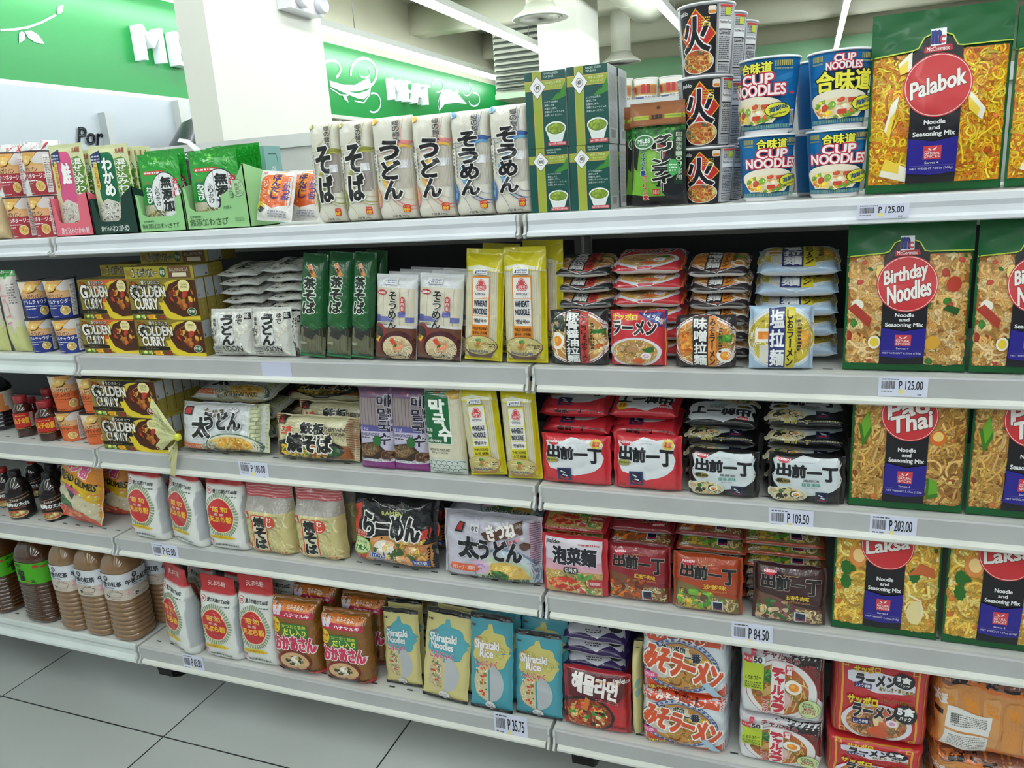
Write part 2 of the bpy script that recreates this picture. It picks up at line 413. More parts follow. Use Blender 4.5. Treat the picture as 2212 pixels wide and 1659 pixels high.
for y0 in (3.19, 6.8):
    k = .235/.69
    for ch, xo, bd in zip('MEAT', (0, .98, 1.62, 2.28), (.02,)*4):
        g, F, EE = glyph(ch); lo = g.min(0)
        pts = [(y0+(p[0]-lo[0]+xo)*k*.98, 2.352+p[1]*k) for p in g]; n = len(pts)
        bnd = [tuple(int(i) for i in e) for e in EE]
        V = [(FXX, *p) for p in pts]+[(FXX+.09, *p) for p in pts]
        obj('letter', mesh('letter', [(V, [tuple(f) for f in F]+[tuple(i+n for i in f) for f in F]+[(a, b, b+n, a+n) for a, b in bnd], 'f4f6fa')], ['gloss'], False), fas)

# meat counter under the fascia
mc = obj('meat_counter_hood', None, label='pale grey panelled meat counter behind the left shelves, with grey script lettering', category='counter')
zz = 2.09
obj('panel', mesh('hood_panel', [bx(-4.05, -3, 0, -3.9, 4.7, zz-.001, 'a9b1b6')]+[bx(-3.9, y-.012, .9, -3.885, y+.012, zz-.001, 'b4babd') for y in (-1.2, .6)], ['gloss'], False), mc)
a = on(222, 250, 0, -3.86)
obj('divider', mesh('hood_divider', [bx(-3.9, a[1]-.0, .9, -3.84, a[1]+.07, a[2]+.02, 'aab0b0')], ['gloss'], False), mc)
a = on(388, 260, 0, -3.9)
obj('post', mesh('hood_post', [bx(-3.9, a[1]-.05, 0, -3.84, a[1]+.05, zz-.001, 'b7bbb6')], ['gloss'], False), mc)
sh = []
A, B = on(168, 312, 0, -3.89), on(222, 278, 0, -3.89)
g, F, EE = glyph('Por'); lo, hi = g.min(0), g.max(0)
P = (g-lo)/(hi-lo); sv, sf = stroke(P, EE, .03)
for P, F in ((P, F), (sv, sf)): sh.append(([(-3.888, A[1]+(p[0]*.86+p[1]*.14)*(B[1]-A[1]), A[2]+p[1]*(B[2]-A[2])) for p in P], F, '4c5258'))
obj('lettering', mesh('hood_lettering', sh, ['paper'], False), mc)
a = on(408, 270, 0, -3.6)
bk = obj('dark_bin_lid', None, label='dark rounded bin standing beside the white column beyond the top shelf', category='bin', loc=(-3.6, a[1]+.08, 0))
obj('body', mesh('bin_body', [lathe([(.2, 0), (.23, 1.55), (.24, 1.6)], 24, '26282b')], ['plastic']), bk)
obj('lid', mesh('bin_lid', [lathe([(.245, 1.6), (.25, 1.66), (.22, 1.74), (.1, a[2]+.04-.02), (.01, a[2]+.06)], 24, '34373a')], ['plastic']), bk)

# fluorescent lamp rows
def lamp_row(x, z, y0, y1, label, n0=1.25, wid=.028):
    t = obj('tube_lamp', None, loc=(x, y0, z), label=label, category='lamp', group='rows of fluorescent lamps')
    L = y1-y0
    obj('housing', mesh('lamp_housing', [bx(-wid, 0, .03, wid, L, .09, 'c9ccc8')], ['gloss'], False), t)
    for i in range(max(1, round(L/n0))):
        s = L/max(1, round(L/n0))
        obj('tube', mesh('lamp_tube', [tube([(0, i*s+.03, 0), (0, (i+1)*s-.03, 0)], .024, 'fff', 0, 10)], ['tube']), t)
    for yy in (.4, L*.5, L-.4): obj('hanger', mesh('lamp_hanger', [tube([(0, yy, .09), (0, yy, CEIL-z-.001)], .004, '999', 0, 5)], ['metal']), t)
lamp_row(-2.44, 2.8, -8.5, 7.7, 'long white fluorescent lamp row crossing the ceiling just right of the white column')
lamp_row(-.8, 2.8, -8.5, 7.4, 'fluorescent lamp row running back behind the topmost spicy noodle cups')
lamp_row(.79, 2.8, -8.5, 10.6, 'broken fluorescent lamp row seen above the blue noodle cups')
lamp_row(-3.62, 2.78, .8, 10.4, 'fluorescent lamp row hung close along the green fascia')
lamp_row(2.42, 2.8, -8.5, 8, 'fluorescent lamp row out of frame to the right')
# air conditioner with louvres
a, b = on(1062, 18, 1, 8), on(1165, 150, 1, 8)
ac = obj('air_conditioner', None, label='ceiling air conditioner with dark horizontal louvres beside the distant column', category='air conditioner', loc=(0, 8, 0))
obj('casing', mesh('ac_casing', [bx(a[0]-.02, .02, 2.42, b[0]+.25, .9, CEIL, 'c6cab8'), bx(a[0]-.02, -.02, 2.36, b[0]+.25, .9, 2.42, 'b9d5b4')], ['gloss'], False), ac)
for j in range(12):
    z = 2.46+j*.065; obj('louvre', mesh('ac_louvre', [prism([(-.03, z), (.02, z+.03), (.02, z+.04), (-.03, z+.012)], 0, a[0], b[0]+.2, '59605a')], ['metal'], False), ac)
# round duct with two outlets
du = obj('ventilation_duct', None, label='thick pale round duct running back below the ceiling behind the tea boxes', category='duct', loc=(-1.18, 3.2, 3.16))
obj('pipe', mesh('duct_pipe', [tube([(0, 0, 0), (0, 1.2, 0), (0, 3, 0), (0, 4.39, 0)], .24, 'd2d5c0', 0, 28)], ['gloss']), du)
for yy in (1., 2.2, 3.4): obj('joint_ring', mesh('duct_ring', [tube([(0, yy, 0), (0, yy+.03, 0)], .246, 'c4c8b4', 0, 28)], ['gloss']), du)
for (yy, lb) in ((5.46, 'round white ceiling air outlet with concentric rings, nearest above the tea boxes'), (8.6, 'round white ceiling air outlet further back, right of the distant column')):
    d = obj('air_outlet', None, loc=(-1.7, yy, 2.7), label=lb, category='air outlet')
    obj('neck', mesh('outlet_neck', [lathe([(.12, .1), (.12, CEIL-2.7-.002)], 28, 'd8dac8')], ['gloss']), d)
    obj('flare', mesh('outlet_flare', [lathe([(.12, .12), (.15, .07), (.23, .02), (.245, 0), (.235, -.004), (.13, .02)], 32, 'e2e4d6')], ['gloss']), d)
    for r in (.19, .14, .09): obj('ring', mesh('outlet_ring', [lathe([(r, .0), (r, .014), (r-.022, .014), (r-.022, 0)], 28, 'dfe2d5')], ['gloss']), d)
# emergency lamp on the column
a, b_ = on(600, 22, 0, CX1+.001), on(672, 40, 0, CX1+.001)
el = obj('emergency_light', None, loc=(CX1, (a[1]+b_[1])/2, b_[2]-.003), rot=(0, 0, PI/2), label='white twin headed emergency light mounted high on the white column', category='lamp')
wl = (b_[1]-a[1])/2
obj('housing', mesh('emergency_housing', [bx(-wl, -.07, 0, wl, -.0005, .14, 'e9e9ee')], ['plastic'], False), el)
for xx in (-wl*.45, wl*.7):
    r = .034
    s = lathe([(r, 0), (r, .03), (r*.9, .038), (r*.75, .03), (.006, .022)], 24, 'd8dadd'); V = [(p[0]+xx, -.07-p[2], p[1]+.04) for p in s[0]]
    obj('lamp_head', mesh('emergency_head', [(V, s[1], s[2], 0)], ['plastic']), el)

# ================================================================ the gondola shelving
ZL = [1.24, .9428, .6961, .448, .1188]          # lower edge of each price rail
RH = [.042, .05, .05, .05, .05]
ZT = [z+r for z, r in zip(ZL, RH)]              # shelf tops
LEV = ('top', 'second', 'third', 'fourth', 'bottom'); BAY = ('left', 'middle', 'right')
XB = [-2.4, -1.2, 0., 1.2]
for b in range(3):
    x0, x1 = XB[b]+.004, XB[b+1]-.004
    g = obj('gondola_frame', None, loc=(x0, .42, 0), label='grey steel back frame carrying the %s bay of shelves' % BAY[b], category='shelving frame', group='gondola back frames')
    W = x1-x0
    obj('back_panel', mesh('back_panel', [bx(.016, 0, 1.2, W-.016, .02, 1.468, 'c9cac6')], ['steel'], False), g)
    obj('shade_toned_panel', mesh('shade_toned_panel', [bx(.016, 0, .1, W-.016, .02, 1.1995, '46474c')], ['steel'], False), g)  # back panel below the top shelf, shelf interior shade put into its darker colour
    obj('top_rail', mesh('top_rail', [bx(0, -.008, 1.468, W, .032, 1.5, 'd9dbd9')], ['steel'], False), g)
    for xx in (0, W-.016): obj('upright', mesh('upright', [bx(xx, -.012, 0, xx+.016, .03, 1.468, 'b9bbb8')], ['steel'], False), g)
    for xx in (.035,): obj('foot', mesh('foot', [prism([(-.41, .118), (-.405, .075), (-.38, .06), (-.33, .05), (-.1, .02), (-.02, 0), (.03, 0), (.03, .118)], 0, xx, xx+.05, '17181a')], ['metal'], False), g)
    for k in range(5):
        zt, rh = ZT[k], RH[k]
        s = obj('shelf', None, loc=(x0, 0, zt), label='%s pale grey steel shelf of the %s bay' % (LEV[k], BAY[b]), category='shelf', group='steel gondola shelves')
        sl = [bx(0, .004, -.022, W, .405, 0, 'd2d4cf')]
        for i in range(24):
            xx = .03+i*(W-.06)/23; sl.append(([(xx, .03, .0004), (xx+.016, .03, .0004), (xx+.016, .035, .0004), (xx, .035, .0004)], [(0, 1, 2, 3)], '4a4a46'))
        for xx in (.002, W-.005): sl.append(prism([(.02, -.022), (.40, -.022), (.40, -.075), (.05, -.04)], 0, xx, xx+.003, 'b5b7b3'))
        obj('plate', mesh('shelf_plate', sl, ['steel'], False), s)
        if k == 0 or (b == 0 and k in (1, 4)):           # plain folded front
            pr = [(.004, 0), (-.002, -.002), (-.004, -.012), (-.001, -.02), (-.003, -.03), (-.012, -rh+.008), (-.013, -rh+.002), (-.008, -rh), (.004, -rh)]
            obj('front_rail', mesh('front_rail', [prism(pr, 0, .008, W-.008, 'd6dbe0' if k == 0 else 'd2dad8')], ['steel'], False), s)
        else:
            pr = [(.004, 0), (-.001, -.0012), (-.003, -.004), (-.003, -rh+.014), (.004, -rh+.012)]
            obj('price_rail', mesh('price_rail', [prism(pr, 0, .004, W-.004, 'b6b8b8')], ['steel'], False), s)
            pr = [(.004, -rh+.013), (-.003, -rh+.014), (-.009, -rh+.0125), (-.012, -rh+.008), (-.012, -rh+.003), (-.008, -rh), (.004, -rh)]
            obj('rail_lip', mesh('rail_lip', [prism(pr, 0, .01, W-.01, 'd8dad2')], ['steel'], False), s)
        for xx in (0, W-.005):
            pr = [(.004, -.0003), (-.006, -.001), (-.008, -.012), (-.005, -.022), (-.008, -.034), (-.016, -rh+.005), (-.01, -rh-.002), (.004, -rh-.002)]
            obj('end_bracket', mesh('end_bracket', [prism(pr, 0, xx, xx+.005, 'c6c9c8')], ['steel'], False), s)

# ================================================================ package designs
D = {}          # kind -> function(w, h) returning dict(mesh, parts, d)
def pk(kind):
    def deco(f): D[kind] = f; return f
    return deco
def O(c='fff', s=.05): return (c, s)
def T(s, u0, v0, u1, v1, c='111', o=None, **k): return ('T', s, u0, v0, u1, v1, c, dict(o=o, **k))
def VT(s, u0, v0, u1, v1, c='111', o=None, **k): return ('T', s, u0, v0, u1, v1, c, dict(o=o, vert=1, **k))
def bowl(u, v, ru, rv, rim, soup, cols, n=60, wd=.014, ln=.22, bits=(), nb=20, bs=.03, k=.86):
    r = ('E', u, v, ru*k, rv*k)
    q = [('E', u, v, ru, rv, rim), ('E', u, v, ru*k, rv*k, soup), ('N', r, cols, n, wd, ln)]
    if bits: q.append(('B', r, bits, nb, bs))
    return q
def egg(u, v, ru, rv): return [('E', u, v, ru, rv, 'f4efe6', 20), ('E', u+ru*.05, v-rv*.05, ru*.62, rv*.6, 'e8912c', 18), ('E', u-ru*.1, v+rv*.1, ru*.3, rv*.28, 'f2ab4a', 12)]
def rr(u0, v0, u1, v1, c, r=.15, asp=1.):
    P = []; R = min(u1-u0, (v1-v0)/max(asp, 1e-6))*r
    for cu, cv, a0 in ((u1-R, v1-R*asp, 0), (u0+R, v1-R*asp, 90), (u0+R, v0+R*asp, 180), (u1-R, v0+R*asp, 270)):
        for i in range(5): a = math.radians(a0+22.5*i); P.append((cu+R*math.cos(a), cv+R*asp*math.sin(a)))
    return ('P', P, c)
def cloud(u, v, ru, rv, n, amp, c, m=72): return ('P', [(u+ru*(1+amp*math.cos(n*2*PI*i/m))*math.cos(2*PI*i/m), v+rv*(1+amp*math.cos(n*2*PI*i/m))*math.sin(2*PI*i/m)) for i in range(m)], c)
def burst(u, v, ru, rv, n, c): return ('P', [(u+ru*(1 if i % 2 else .84)*math.cos(PI*i/n), v+rv*(1 if i % 2 else .84)*math.sin(PI*i/n)) for i in range(2*n)], c)

def P_bag(w, h, d, ops, c0, c1, m='film', L=.006, seed=1, back=(), parts=(), nu=26, nv=28, **k):
    L = min(L, .0065)
    S, body = bag(w, h, d, seed=seed, **k)
    sh = [body(c0, c1, nu, nv)]+art(ops, w, h, S, L, .00008, seed); of = art.last
    return dict(mesh=mesh('pack', sh, [m]), d=d, de=d+2*of, parts=[(n, mesh(n, art(o, w, h, S, L, .00008, seed, 0, of+.0003), [mm]), lb) for i, (n, o, mm, lb) in enumerate(parts)], w=w, h=h)
def P_box(w, h, d, ops, cols, m='card', seed=1):
    fc = box_faces(w, h, d); sh = []
    P = [(-w/2, -d/2), (w/2, -d/2), (w/2, d/2), (-w/2, d/2)]; V = [(x, y, z) for z in (0, h) for x, y in P]
    for key, f in (('f', (0, 1, 5, 4)), ('r', (1, 2, 6, 5)), ('b', (2, 3, 7, 6)), ('l', (3, 0, 4, 7)), ('t', (4, 5, 6, 7)), ('o', (3, 2, 1, 0))):
        sh.append(([V[i] for i in f], [(0, 1, 2, 3)], cols.get(key, cols['f'])))
    for key, o in ops.items():
        sh += art(o, w if key in 'ft' else d, d if key == 't' else h, fc[key], 1., .00004, seed, 0, .0002)
    # folded flap seams
    sh += [bx(w/2, -d/2+.001, h*.5-.0005, w/2+.0003, d/2-.001, h*.5+.0005, cols.get('r', cols['f']))]
    return dict(mesh=mesh('carton', sh, [m], False), d=d, parts=[], w=w, h=h)

# ---------------------------------------------------------------- cups
def P_cup(w, h, ops, cb, ct, lid='e8e8ea', taper=.78, A=1.3, m='satin', base=None, seed=1, bulge=0, right=None):
    R = w/2; r0 = R*taper*.97; r1 = R*.955
    rf = lambda z: r0+(r1-r0)*np.clip(np.asarray(z)/h, 0, 1)
    pr = [(r0*.8, .004), (r0*.93, .001), (r0, .003)]+[(float(rf(h*t)), h*t) for t in (.06, .061, .25, .5, .75, .93)]+[(R*.955, h*.965), (R*.99, h*.968), (R, h*.978), (R*.99, h*.99), (R*.96, h*.992)]
    cols = [base or cb]*4+[cb]*5+[cb]+[ct]*5
    sh = [lathe(pr, 48, cb, 0, 2., cols)]
    wa = 2*A*R*.9
    sh += art(ops, wa, h, cyl(rf, A)(wa), .005, .00008, seed, 0, .0002)
    lidm = mesh('lid', [lathe([(R*.99, h*.991), (R*.985, h*.996), (R*.95, h*.999), (R*.5, h), (.002, h)], 40, lid)], ['satin'])
    return dict(mesh=mesh('cup', sh, [m]), d=w, parts=[('lid', lidm, None)], w=w, h=h)
NOO = ['e8c98a', 'dcb56c', 'f0d8a4', 'c99a52']
@pk('fire_cup')
def _(w, h):
    o = [('R', .0, .0, .12, .96, 'a9abae'), ('R', .12, .02, .72, .95, '1b1a1f'), ('P', [(.13, .56), (.42, .22), (.72, .56), (.42, .92)], 'e8b02a'), ('P', [(.148, .56), (.42, .245), (.702, .56), (.42, .895)], 'c8302c'),
         T('火', .2, .33, .62, .8, '17151c', O('f4f4f4', .035), b=.03), T('paldo', .15, .83, .3, .9, 'ddd', b=.02), ('X', .47, .66, .62, .8, 4, 'd8b82a'), ('X', .2, .4, .3, .5, 3, 'd8702a'),
         rr(.6, .82, .71, .93, 'eee6da', .2), ('R', .61, .83, .7, .87, 'e0862c')]
    o += bowl(.42, .19, .27, .17, 'e9e2d6', 'b5542a', ['d99a4a', 'c9843c', 'e5b268'], 90, .012, .13, ['6a8a34', '8a3c22', '50604a', 'c8502c', 'd0c070'], 16, .03, .93)
    o += [('R', .74, .02, 1, .95, 'c9cacd'), ('X', .77, .78, .98, .9, 5, '55565a'), ('R', .75, .62, .98, .74, 'eee'), T('Nutrition Facts', .76, .69, .97, .73, '222'), ('R', .75, .6, .98, .615, '222'), T('Calories 290', .76, .54, .97, .59, '222'), ('X', .76, .2, .97, .52, 12, '55565a'), ('R', .75, .16, .98, .175, '222'), ('X', .76, .04, .97, .14, 4, '666'),
          ('R', .76, .91, .98, .94, 'd2443a'), rr(.84, .8, .94, .9, 'cdd84a'), ('C', .02, .05, .1, .2, '222'), ('X', .02, .3, .1, .9, 16, '66676b')]
    return P_cup(w, h, o, 'b4b6b9', 'd9dadd', 'd4d5d8', .8)
def blue(w, h, variant):
    comb = lambda u0, u1, v, hh, n, c: [('R', u0+(u1-u0)*i/n, v, u0+(u1-u0)*(i+.6)/n, v+hh, c) for i in range(n)]
    o = [('R', 0, .0, 1, .055, 'f2f2f2')]
    o += [('P', [(0, .62), (.25, .6), (.6, .68), (1, .8), (1, .72), (.6, .6), (.25, .55), (0, .56)], '2f86c4'), ('P', [(0, .5), (.3, .5), (.7, .6), (1, .7), (1, .66), (.7, .54), (.3, .46), (0, .46)], '2a7ab8')]
    for a, b in ((.06, .24), (.72, .97)): o += comb(a, b, .86, .07, 9, 'b8b060')+comb(a, b, .82, .02, 12, 'a8b070')
    o += comb(.04, .97, .07, .05, 40, '7fae9a')
    cup = lambda u0, v0, u1, v1: [T('CUP', u0+(u1-u0)*.22, v0+(v1-v0)*.52, u1-(u1-u0)*.22, v1, 'fff4f2', O('c8304a', .085), b=.035), T('NOODLES', u0, v0, u1, v0+(v1-v0)*.5, 'fff4f2', O('c8304a', .085), b=.035)]
    if variant == 'A':
        o += cup(.3, .74, .7, .92)+[T('合味道', .18, .47, .84, .72, 'f0ea50', O('14181c', .07), b=.035)]
    else:
        o += [T('合味道', .3, .78, .68, .92, 'f0ea50', O('14181c', .06), b=.035)]+cup(.15, .5, .85, .77)
    r = ('E', .44, .27, .34, .19)
    o += [('P', [(.1, .3)]+[(.46+.37*math.cos(PI*i/14), .35+.14*math.sin(PI*i/14)) for i in range(14, -1, -1)]+[(.8, .26), (.7, .14), (.2, .14)], 'efe6d0'), ('E', .45, .26, .32, .13, 'f2d9b0'), ('B', ('E', .45, .26, .32, .15), ['e8cf9c', 'f0dcb4'], 14, .07),
          ('B', ('E', .44, .26, .31, .14), ['d8563c', 'e2a42c', '7aa83a', '7aa83a', 'f3e6cc', 'd8563c', 'e8c82c', 'e9d2a4'], 42, .05),
          rr(.44, .18, .55, .24, 'cf4a38', .15), rr(.56, .32, .66, .38, 'd2543e', .15)]
    o += [('E', .77, .3, .17, .1, '20242a'), ('E', .77, .3, .16, .092, 'e6e23c'), T('海鮮味', .65, .29, .89, .36, '16507c', b=.03, rot=14), T('Seafood Flavour', .67, .24, .87, .27, '225', rot=12), ('R', .93, .1, .99, .3, 'eee'), ('C', .93, .11, .99, .29, '222'), ('R', .9, .5, .97, .53, 'c8304a')]
    return P_cup(w, h, o, '1a72b2', 'f0f1f3', 'e8ebef', .79, 1.28, 'satin', 'f0f0f0')
D['blue_cup_a'] = lambda w, h: blue(w, h, 'A')
D['blue_cup_b'] = lambda w, h: blue(w, h, 'B')
def soup(w, h, c, name, tc='fff'):
    o = [('R', 0, .55, 1, .97, 'e0b070'), ('E', .38, .8, .3, .12, 'e6a84c'), ('E', .36, .8, .24, .09, 'f0c878'), ('B', ('E', .36, .8, .22, .08), ['e8b85a', 'd89a3c', 'f4dca0'], 9, .07), ('P', [(.0, .96), (.3, .96), (.1, .7), (0, .66)], 'eee0cc'), ('L', [(.72, .97), (.55, .8), (.42, .69), (.25, .66)], .03, '5a3c28'), ('P', [(.72, .97), (1, .97), (1, .7), (.6, .7), (.5, .77)], 'd9d4d0'),
         ('R', 0, .5, 1, .66, 'e3b584'), T('こんがりパン', .06, .52, .62, .63, '3a2010', b=.02), ('R', 0, .0, 1, .52, c), T(name, .05, .38, .82, .49, tc, b=.02), ('X', .1, .31, .6, .35, 1, tc), ('X', .1, .25, .4, .28, 1, tc),
         ('E', .62, .2, .13, .12, 'e8dcae'), ('E', .62, .2, .11, .1, 'd8b866'), ('B', ('E', .62, .2, .09, .08), ['b88c40', 'f0e0b0'], 5, .035), T('Soup appers', .05, .03, .4, .07, tc), ('R', .8, .05, .98, .9, 'e8e4e2'), ('X', .82, .1, .97, .85, 20, '887a70')]
    return P_cup(w, h, o, c, '2c2a33', '2a2830', .78, 1.35)
D['soup_red'] = lambda w, h: soup(w, h, 'a83a44', 'コーンポタージュ')
D['soup_blue'] = lambda w, h: soup(w, h, '2a3a86', 'クラムチャウダー')
D['soup_orange'] = lambda w, h: soup(w, h, 'e0703c', 'かぼちゃポタージュ', '5a2412')
@pk('plain_cup')
def _(w, h):
    o = [('R', 0, .35, 1, .75, 'd8b070')]+[('R', .02+i*.03, .4, .035+i*.03, .7, 'b06a4a') for i in range(32)]+[('R', .1, .45, .2, .7, 'b83a44'), ('R', .42, .42, .54, .74, 'b83a44'), ('R', .6, .42, .7, .74, 'b83a44'), ('R', .2, .12, .5, .3, '3c4a80'), ('X', .1, .12, .9, .32, 3, '888')]
    return P_cup(w, h, o, 'eceae4', 'f0efec', 'e6e3dc', .86)

# ---------------------------------------------------------------- large stand-up seasoning pouches
MC = {
 'palabok': ('d8901c', ['f8cc24', 'f2b41c', 'fade48', 'e89a1c', 'e0861c', 'f8d030', 'd8741c'], 420, .011, .2, 1.6, ['a84a18', 'd87a3a', 'e8a04a', 'c8641e', '7a3214'], 34, .03, 'Palabok', None, '7.05oz (200g)'),
 'birthday': ('a0622c', ['d9a860', 'e2b872', 'c9924a', 'e8c890'], 300, .018, .24, 2.6, ['a83c2c', '2f6a2c', 'b8483a', 'd8c48a', '3f7a34', 'c85a3a'], 30, .045, 'Birthday', 'Noodles', '6.35oz (180g)'),
 'padthai': ('8a5426', ['d2a050', 'c08a40', 'e0b870', 'a8743a', 'd8b05c'], 330, .016, .42, .9, ['c8743a', 'd8b070', '8a4a24', 'e0c080', 'b85a30'], 26, .035, 'Pad', 'Thai', '5.47oz (155g)'),
 'laksa': ('dca83c', ['f0c858', 'e8b444', 'f6dc80', 'd89c38'], 300, .021, .4, 1.4, ['d8843a', 'e09a50', '2f6a2a', 'f0e0b0', 'c8703a'], 26, .045, 'Laksa', None, '7.69oz (218g)')}
def mccormick(w, h, k):
    bg, cols, n, wd, ln, cv, bits, nb, bs, t1, t2, nw = MC[k]; L0, L1 = .30, .66; c = (L0+L1)/2; o = []
    for u0, u1, vt in ((.022, L0+.01, .775), (L1-.01, .978, .775)):
        r = ('R', u0, .05, u1, vt); nn = n//2
        o += [('R', u0, .05, u1, vt, bg), ('N', r, cols, nn, wd, ln, cv, None, .62), ('B', r, bits, nb//2, bs), ('N', r, cols, nn, wd, ln, cv, None, .62), ('B', r, bits, nb//4, bs)]
    if k == 'palabok':
        for P in ([(.2, .72), (.28, .775), (.3, .78), (.3, .68), (.22, .66)], [(.1, .1), (.3, .06), (.3, .14), (.14, .2)], [(.12, .36), (.16, .5), (.22, .55), (.18, .4), (.16, .3)], [(.7, .56), (.84, .44), (.82, .38), (.72, .44)]): o += [('P', P, 'f0ecd8'), ('P', [((p[0]*.65+P[-1][0]*.35), (p[1]*.65+P[-1][1]*.35)) for p in P], 'f0d048')]
    if k == 'birthday':
        o += [('E', .25, .2, .05, .045, 'f0ead8'), ('E', .25, .2, .036, .03, 'e8c832'), ('E', .72, .2, .06, .045, 'e0a83a'), ('E', .86, .58, .06, .05, 'b8402e'), ('E', .1, .45, .05, .035, 'e8e4d4'), ('P', [(.02, .42), (.2, .3), (.22, .36), (.08, .46)], 'a83c2c'), ('P', [(.78, .42), (.9, .38), (.92, .42), (.82, .45)], '2c5c2a'), ('E', .28, .66, .04, .05, 'ead27a')]
    if k == 'padthai':
        for q in ([(.06, .5), (.14, .6), (.17, .48), (.1, .38)], [(.67, .22), (.76, .2), (.78, .1), (.67, .08)]): o += [('P', q, '3f7a20'), ('P', [(p[0]*.75+q[1][0]*.25, p[1]*.75+q[1][1]*.25) for p in q], '6aa82c')]
        o += [('E', .74, .46, .07, .045, 'd8702c'), ('E', .74, .47, .045, .028, 'ecc878')]
    if k == 'laksa':
        for u, v in ((.12, .42), (.12, .33), (.86, .7), (.8, .68), (.75, .42)): o.append(burst(u, v, .055, .05, 9, '2c6a28'))
        o += [('E', .22, .5, .08, .06, 'd88a48'), ('E', .23, .51, .055, .04, 'ecc888'), ('P', [(.68, .42), (.8, .5), (.93, .46), (.94, .4), (.8, .43)], 'c8683a'), ('E', .78, .18, .08, .08, 'eddca0'), ('L', [(.7, .3), (.82, .26), (.86, .16)], .02, 'f0e6c0')]
    o += [('P', [(L0, .05), (L1, .05), (L1, .79), (c+.08, .85), (c-.08, .85), (L0, .765)], '1d1c22'),
          ('P', [(0, 1), (0, .765), (L0, .785), (L0+.04, .795), (c-.1, .85), (c-.05, .865), (c+.05, .865), (c+.1, .85), (L1-.04, .795), (L1, .79), (1, .79), (1, 1)], '0b5c2b'),
          ('L', [(0, .768), (L0, .787), (L0+.04, .797), (c-.1, .852), (c-.05, .868)], .01, 'b9d048'), ('L', [(c+.05, .868), (c+.1, .852), (L1-.04, .797), (L1, .792), (1, .793)], .01, 'b9d048'),
          ('R', c-.055, .80, c+.055, .895, 'eef0f4'), T('m', c-.045, .815, c+.015, .88, '23307c', b=.06), T('c', c+.012, .815, c+.045, .855, 'c83a3c', b=.03), ('P', [(c-.1, .765), (c-.095, .8), (c+.095, .805), (c+.11, .775), (c+.09, .77)], 'a82834'), T('McCormick', c-.08, .775, c+.08, .797, 'f2e8e4', b=.02)]
    v0 = .586; ru = .245; rv = ru*w/h
    o += [('E', c+.01, v0, ru, rv, 'c9383a', 48), ('E', c+.01, v0, ru*.965, rv*.965, 'f4dcd8', 48), ('E', c+.01, v0, ru*.945, rv*.945, 'c5363a', 48)]
    if t2: o += [T(t1, c-.18, v0+.0, c+.17, v0+rv*.62, 'e9e6e0', O('8a2028', .03), b=.03, rot=14, sl=.2), T(t2, c-.15, v0-rv*.55, c+.2, v0+rv*.06, 'e9e6e0', O('8a2028', .03), b=.03, rot=14, sl=.2)]
    else: o += [T(t1, c-.19, v0-rv*.2, c+.21, v0+rv*.3, 'e9e6e0', O('8a2028', .03), b=.03, rot=14, sl=.2)]
    o += [T('Noodle', c-.075, .375, c+.075, .398, 'f0f0f0', b=.03), T('and', c-.04, .345, c+.04, .366, 'f0f0f0', b=.03), T('Seasoning Mix', c-.15, .302, c+.15, .335, 'f0f0f0', b=.03),
          ('P', [(L0+.003, .3), (c, .278), (L1-.003, .3), (L1-.003, .105), (c, .092), (L0+.003, .105)], '26208c'), ('R', c-.065, .18, c+.065, .255, 'd0404a'), ('P', [(c-.03, .245), (c-.005, .232), (c-.012, .226), (c-.03, .238)], 'f4e8e4'), ('P', [(c+.03, .25), (c-.002, .232), (c+.012, .228), (c+.028, .24)], 'f4e8e4'),
          T('WITH', c-.055, .222, c-.02, .228, 'f4e8e4'), T('NATURAL', c-.055, .206, c+.055, .22, 'f8f0ee', b=.01), T('SPICES', c-.055, .188, c+.055, .202, 'f8f0ee', b=.01),
          T('Serves 4', c-.05, .155, c+.05, .168, 'e8e8f0'), ('L', [(c-.16, .146), (c+.16, .146)], .002, '8884c0'), T('NET WEIGHT '+nw, c-.155, .12, c+.155, .136, 'd8d8ea')]
    return P_bag(w, h, .045, o, '0b5c2b', '0a5227', 'satin', .012, 7, mu=(.02, .02), mv=(.0, .06), pu=2.2, eu=.8, pv=1.5, ev=.8, cr=.0006, nu=30, nv=36, top=([0, .1, .5, .85, 1], [1, 1, .8, .35, .1]), fold={'palabok': None, 'birthday': .25}.get(k, .207))
for _k in MC: D[_k] = (lambda k: lambda w, h: mccormick(w, h, k))(_k)

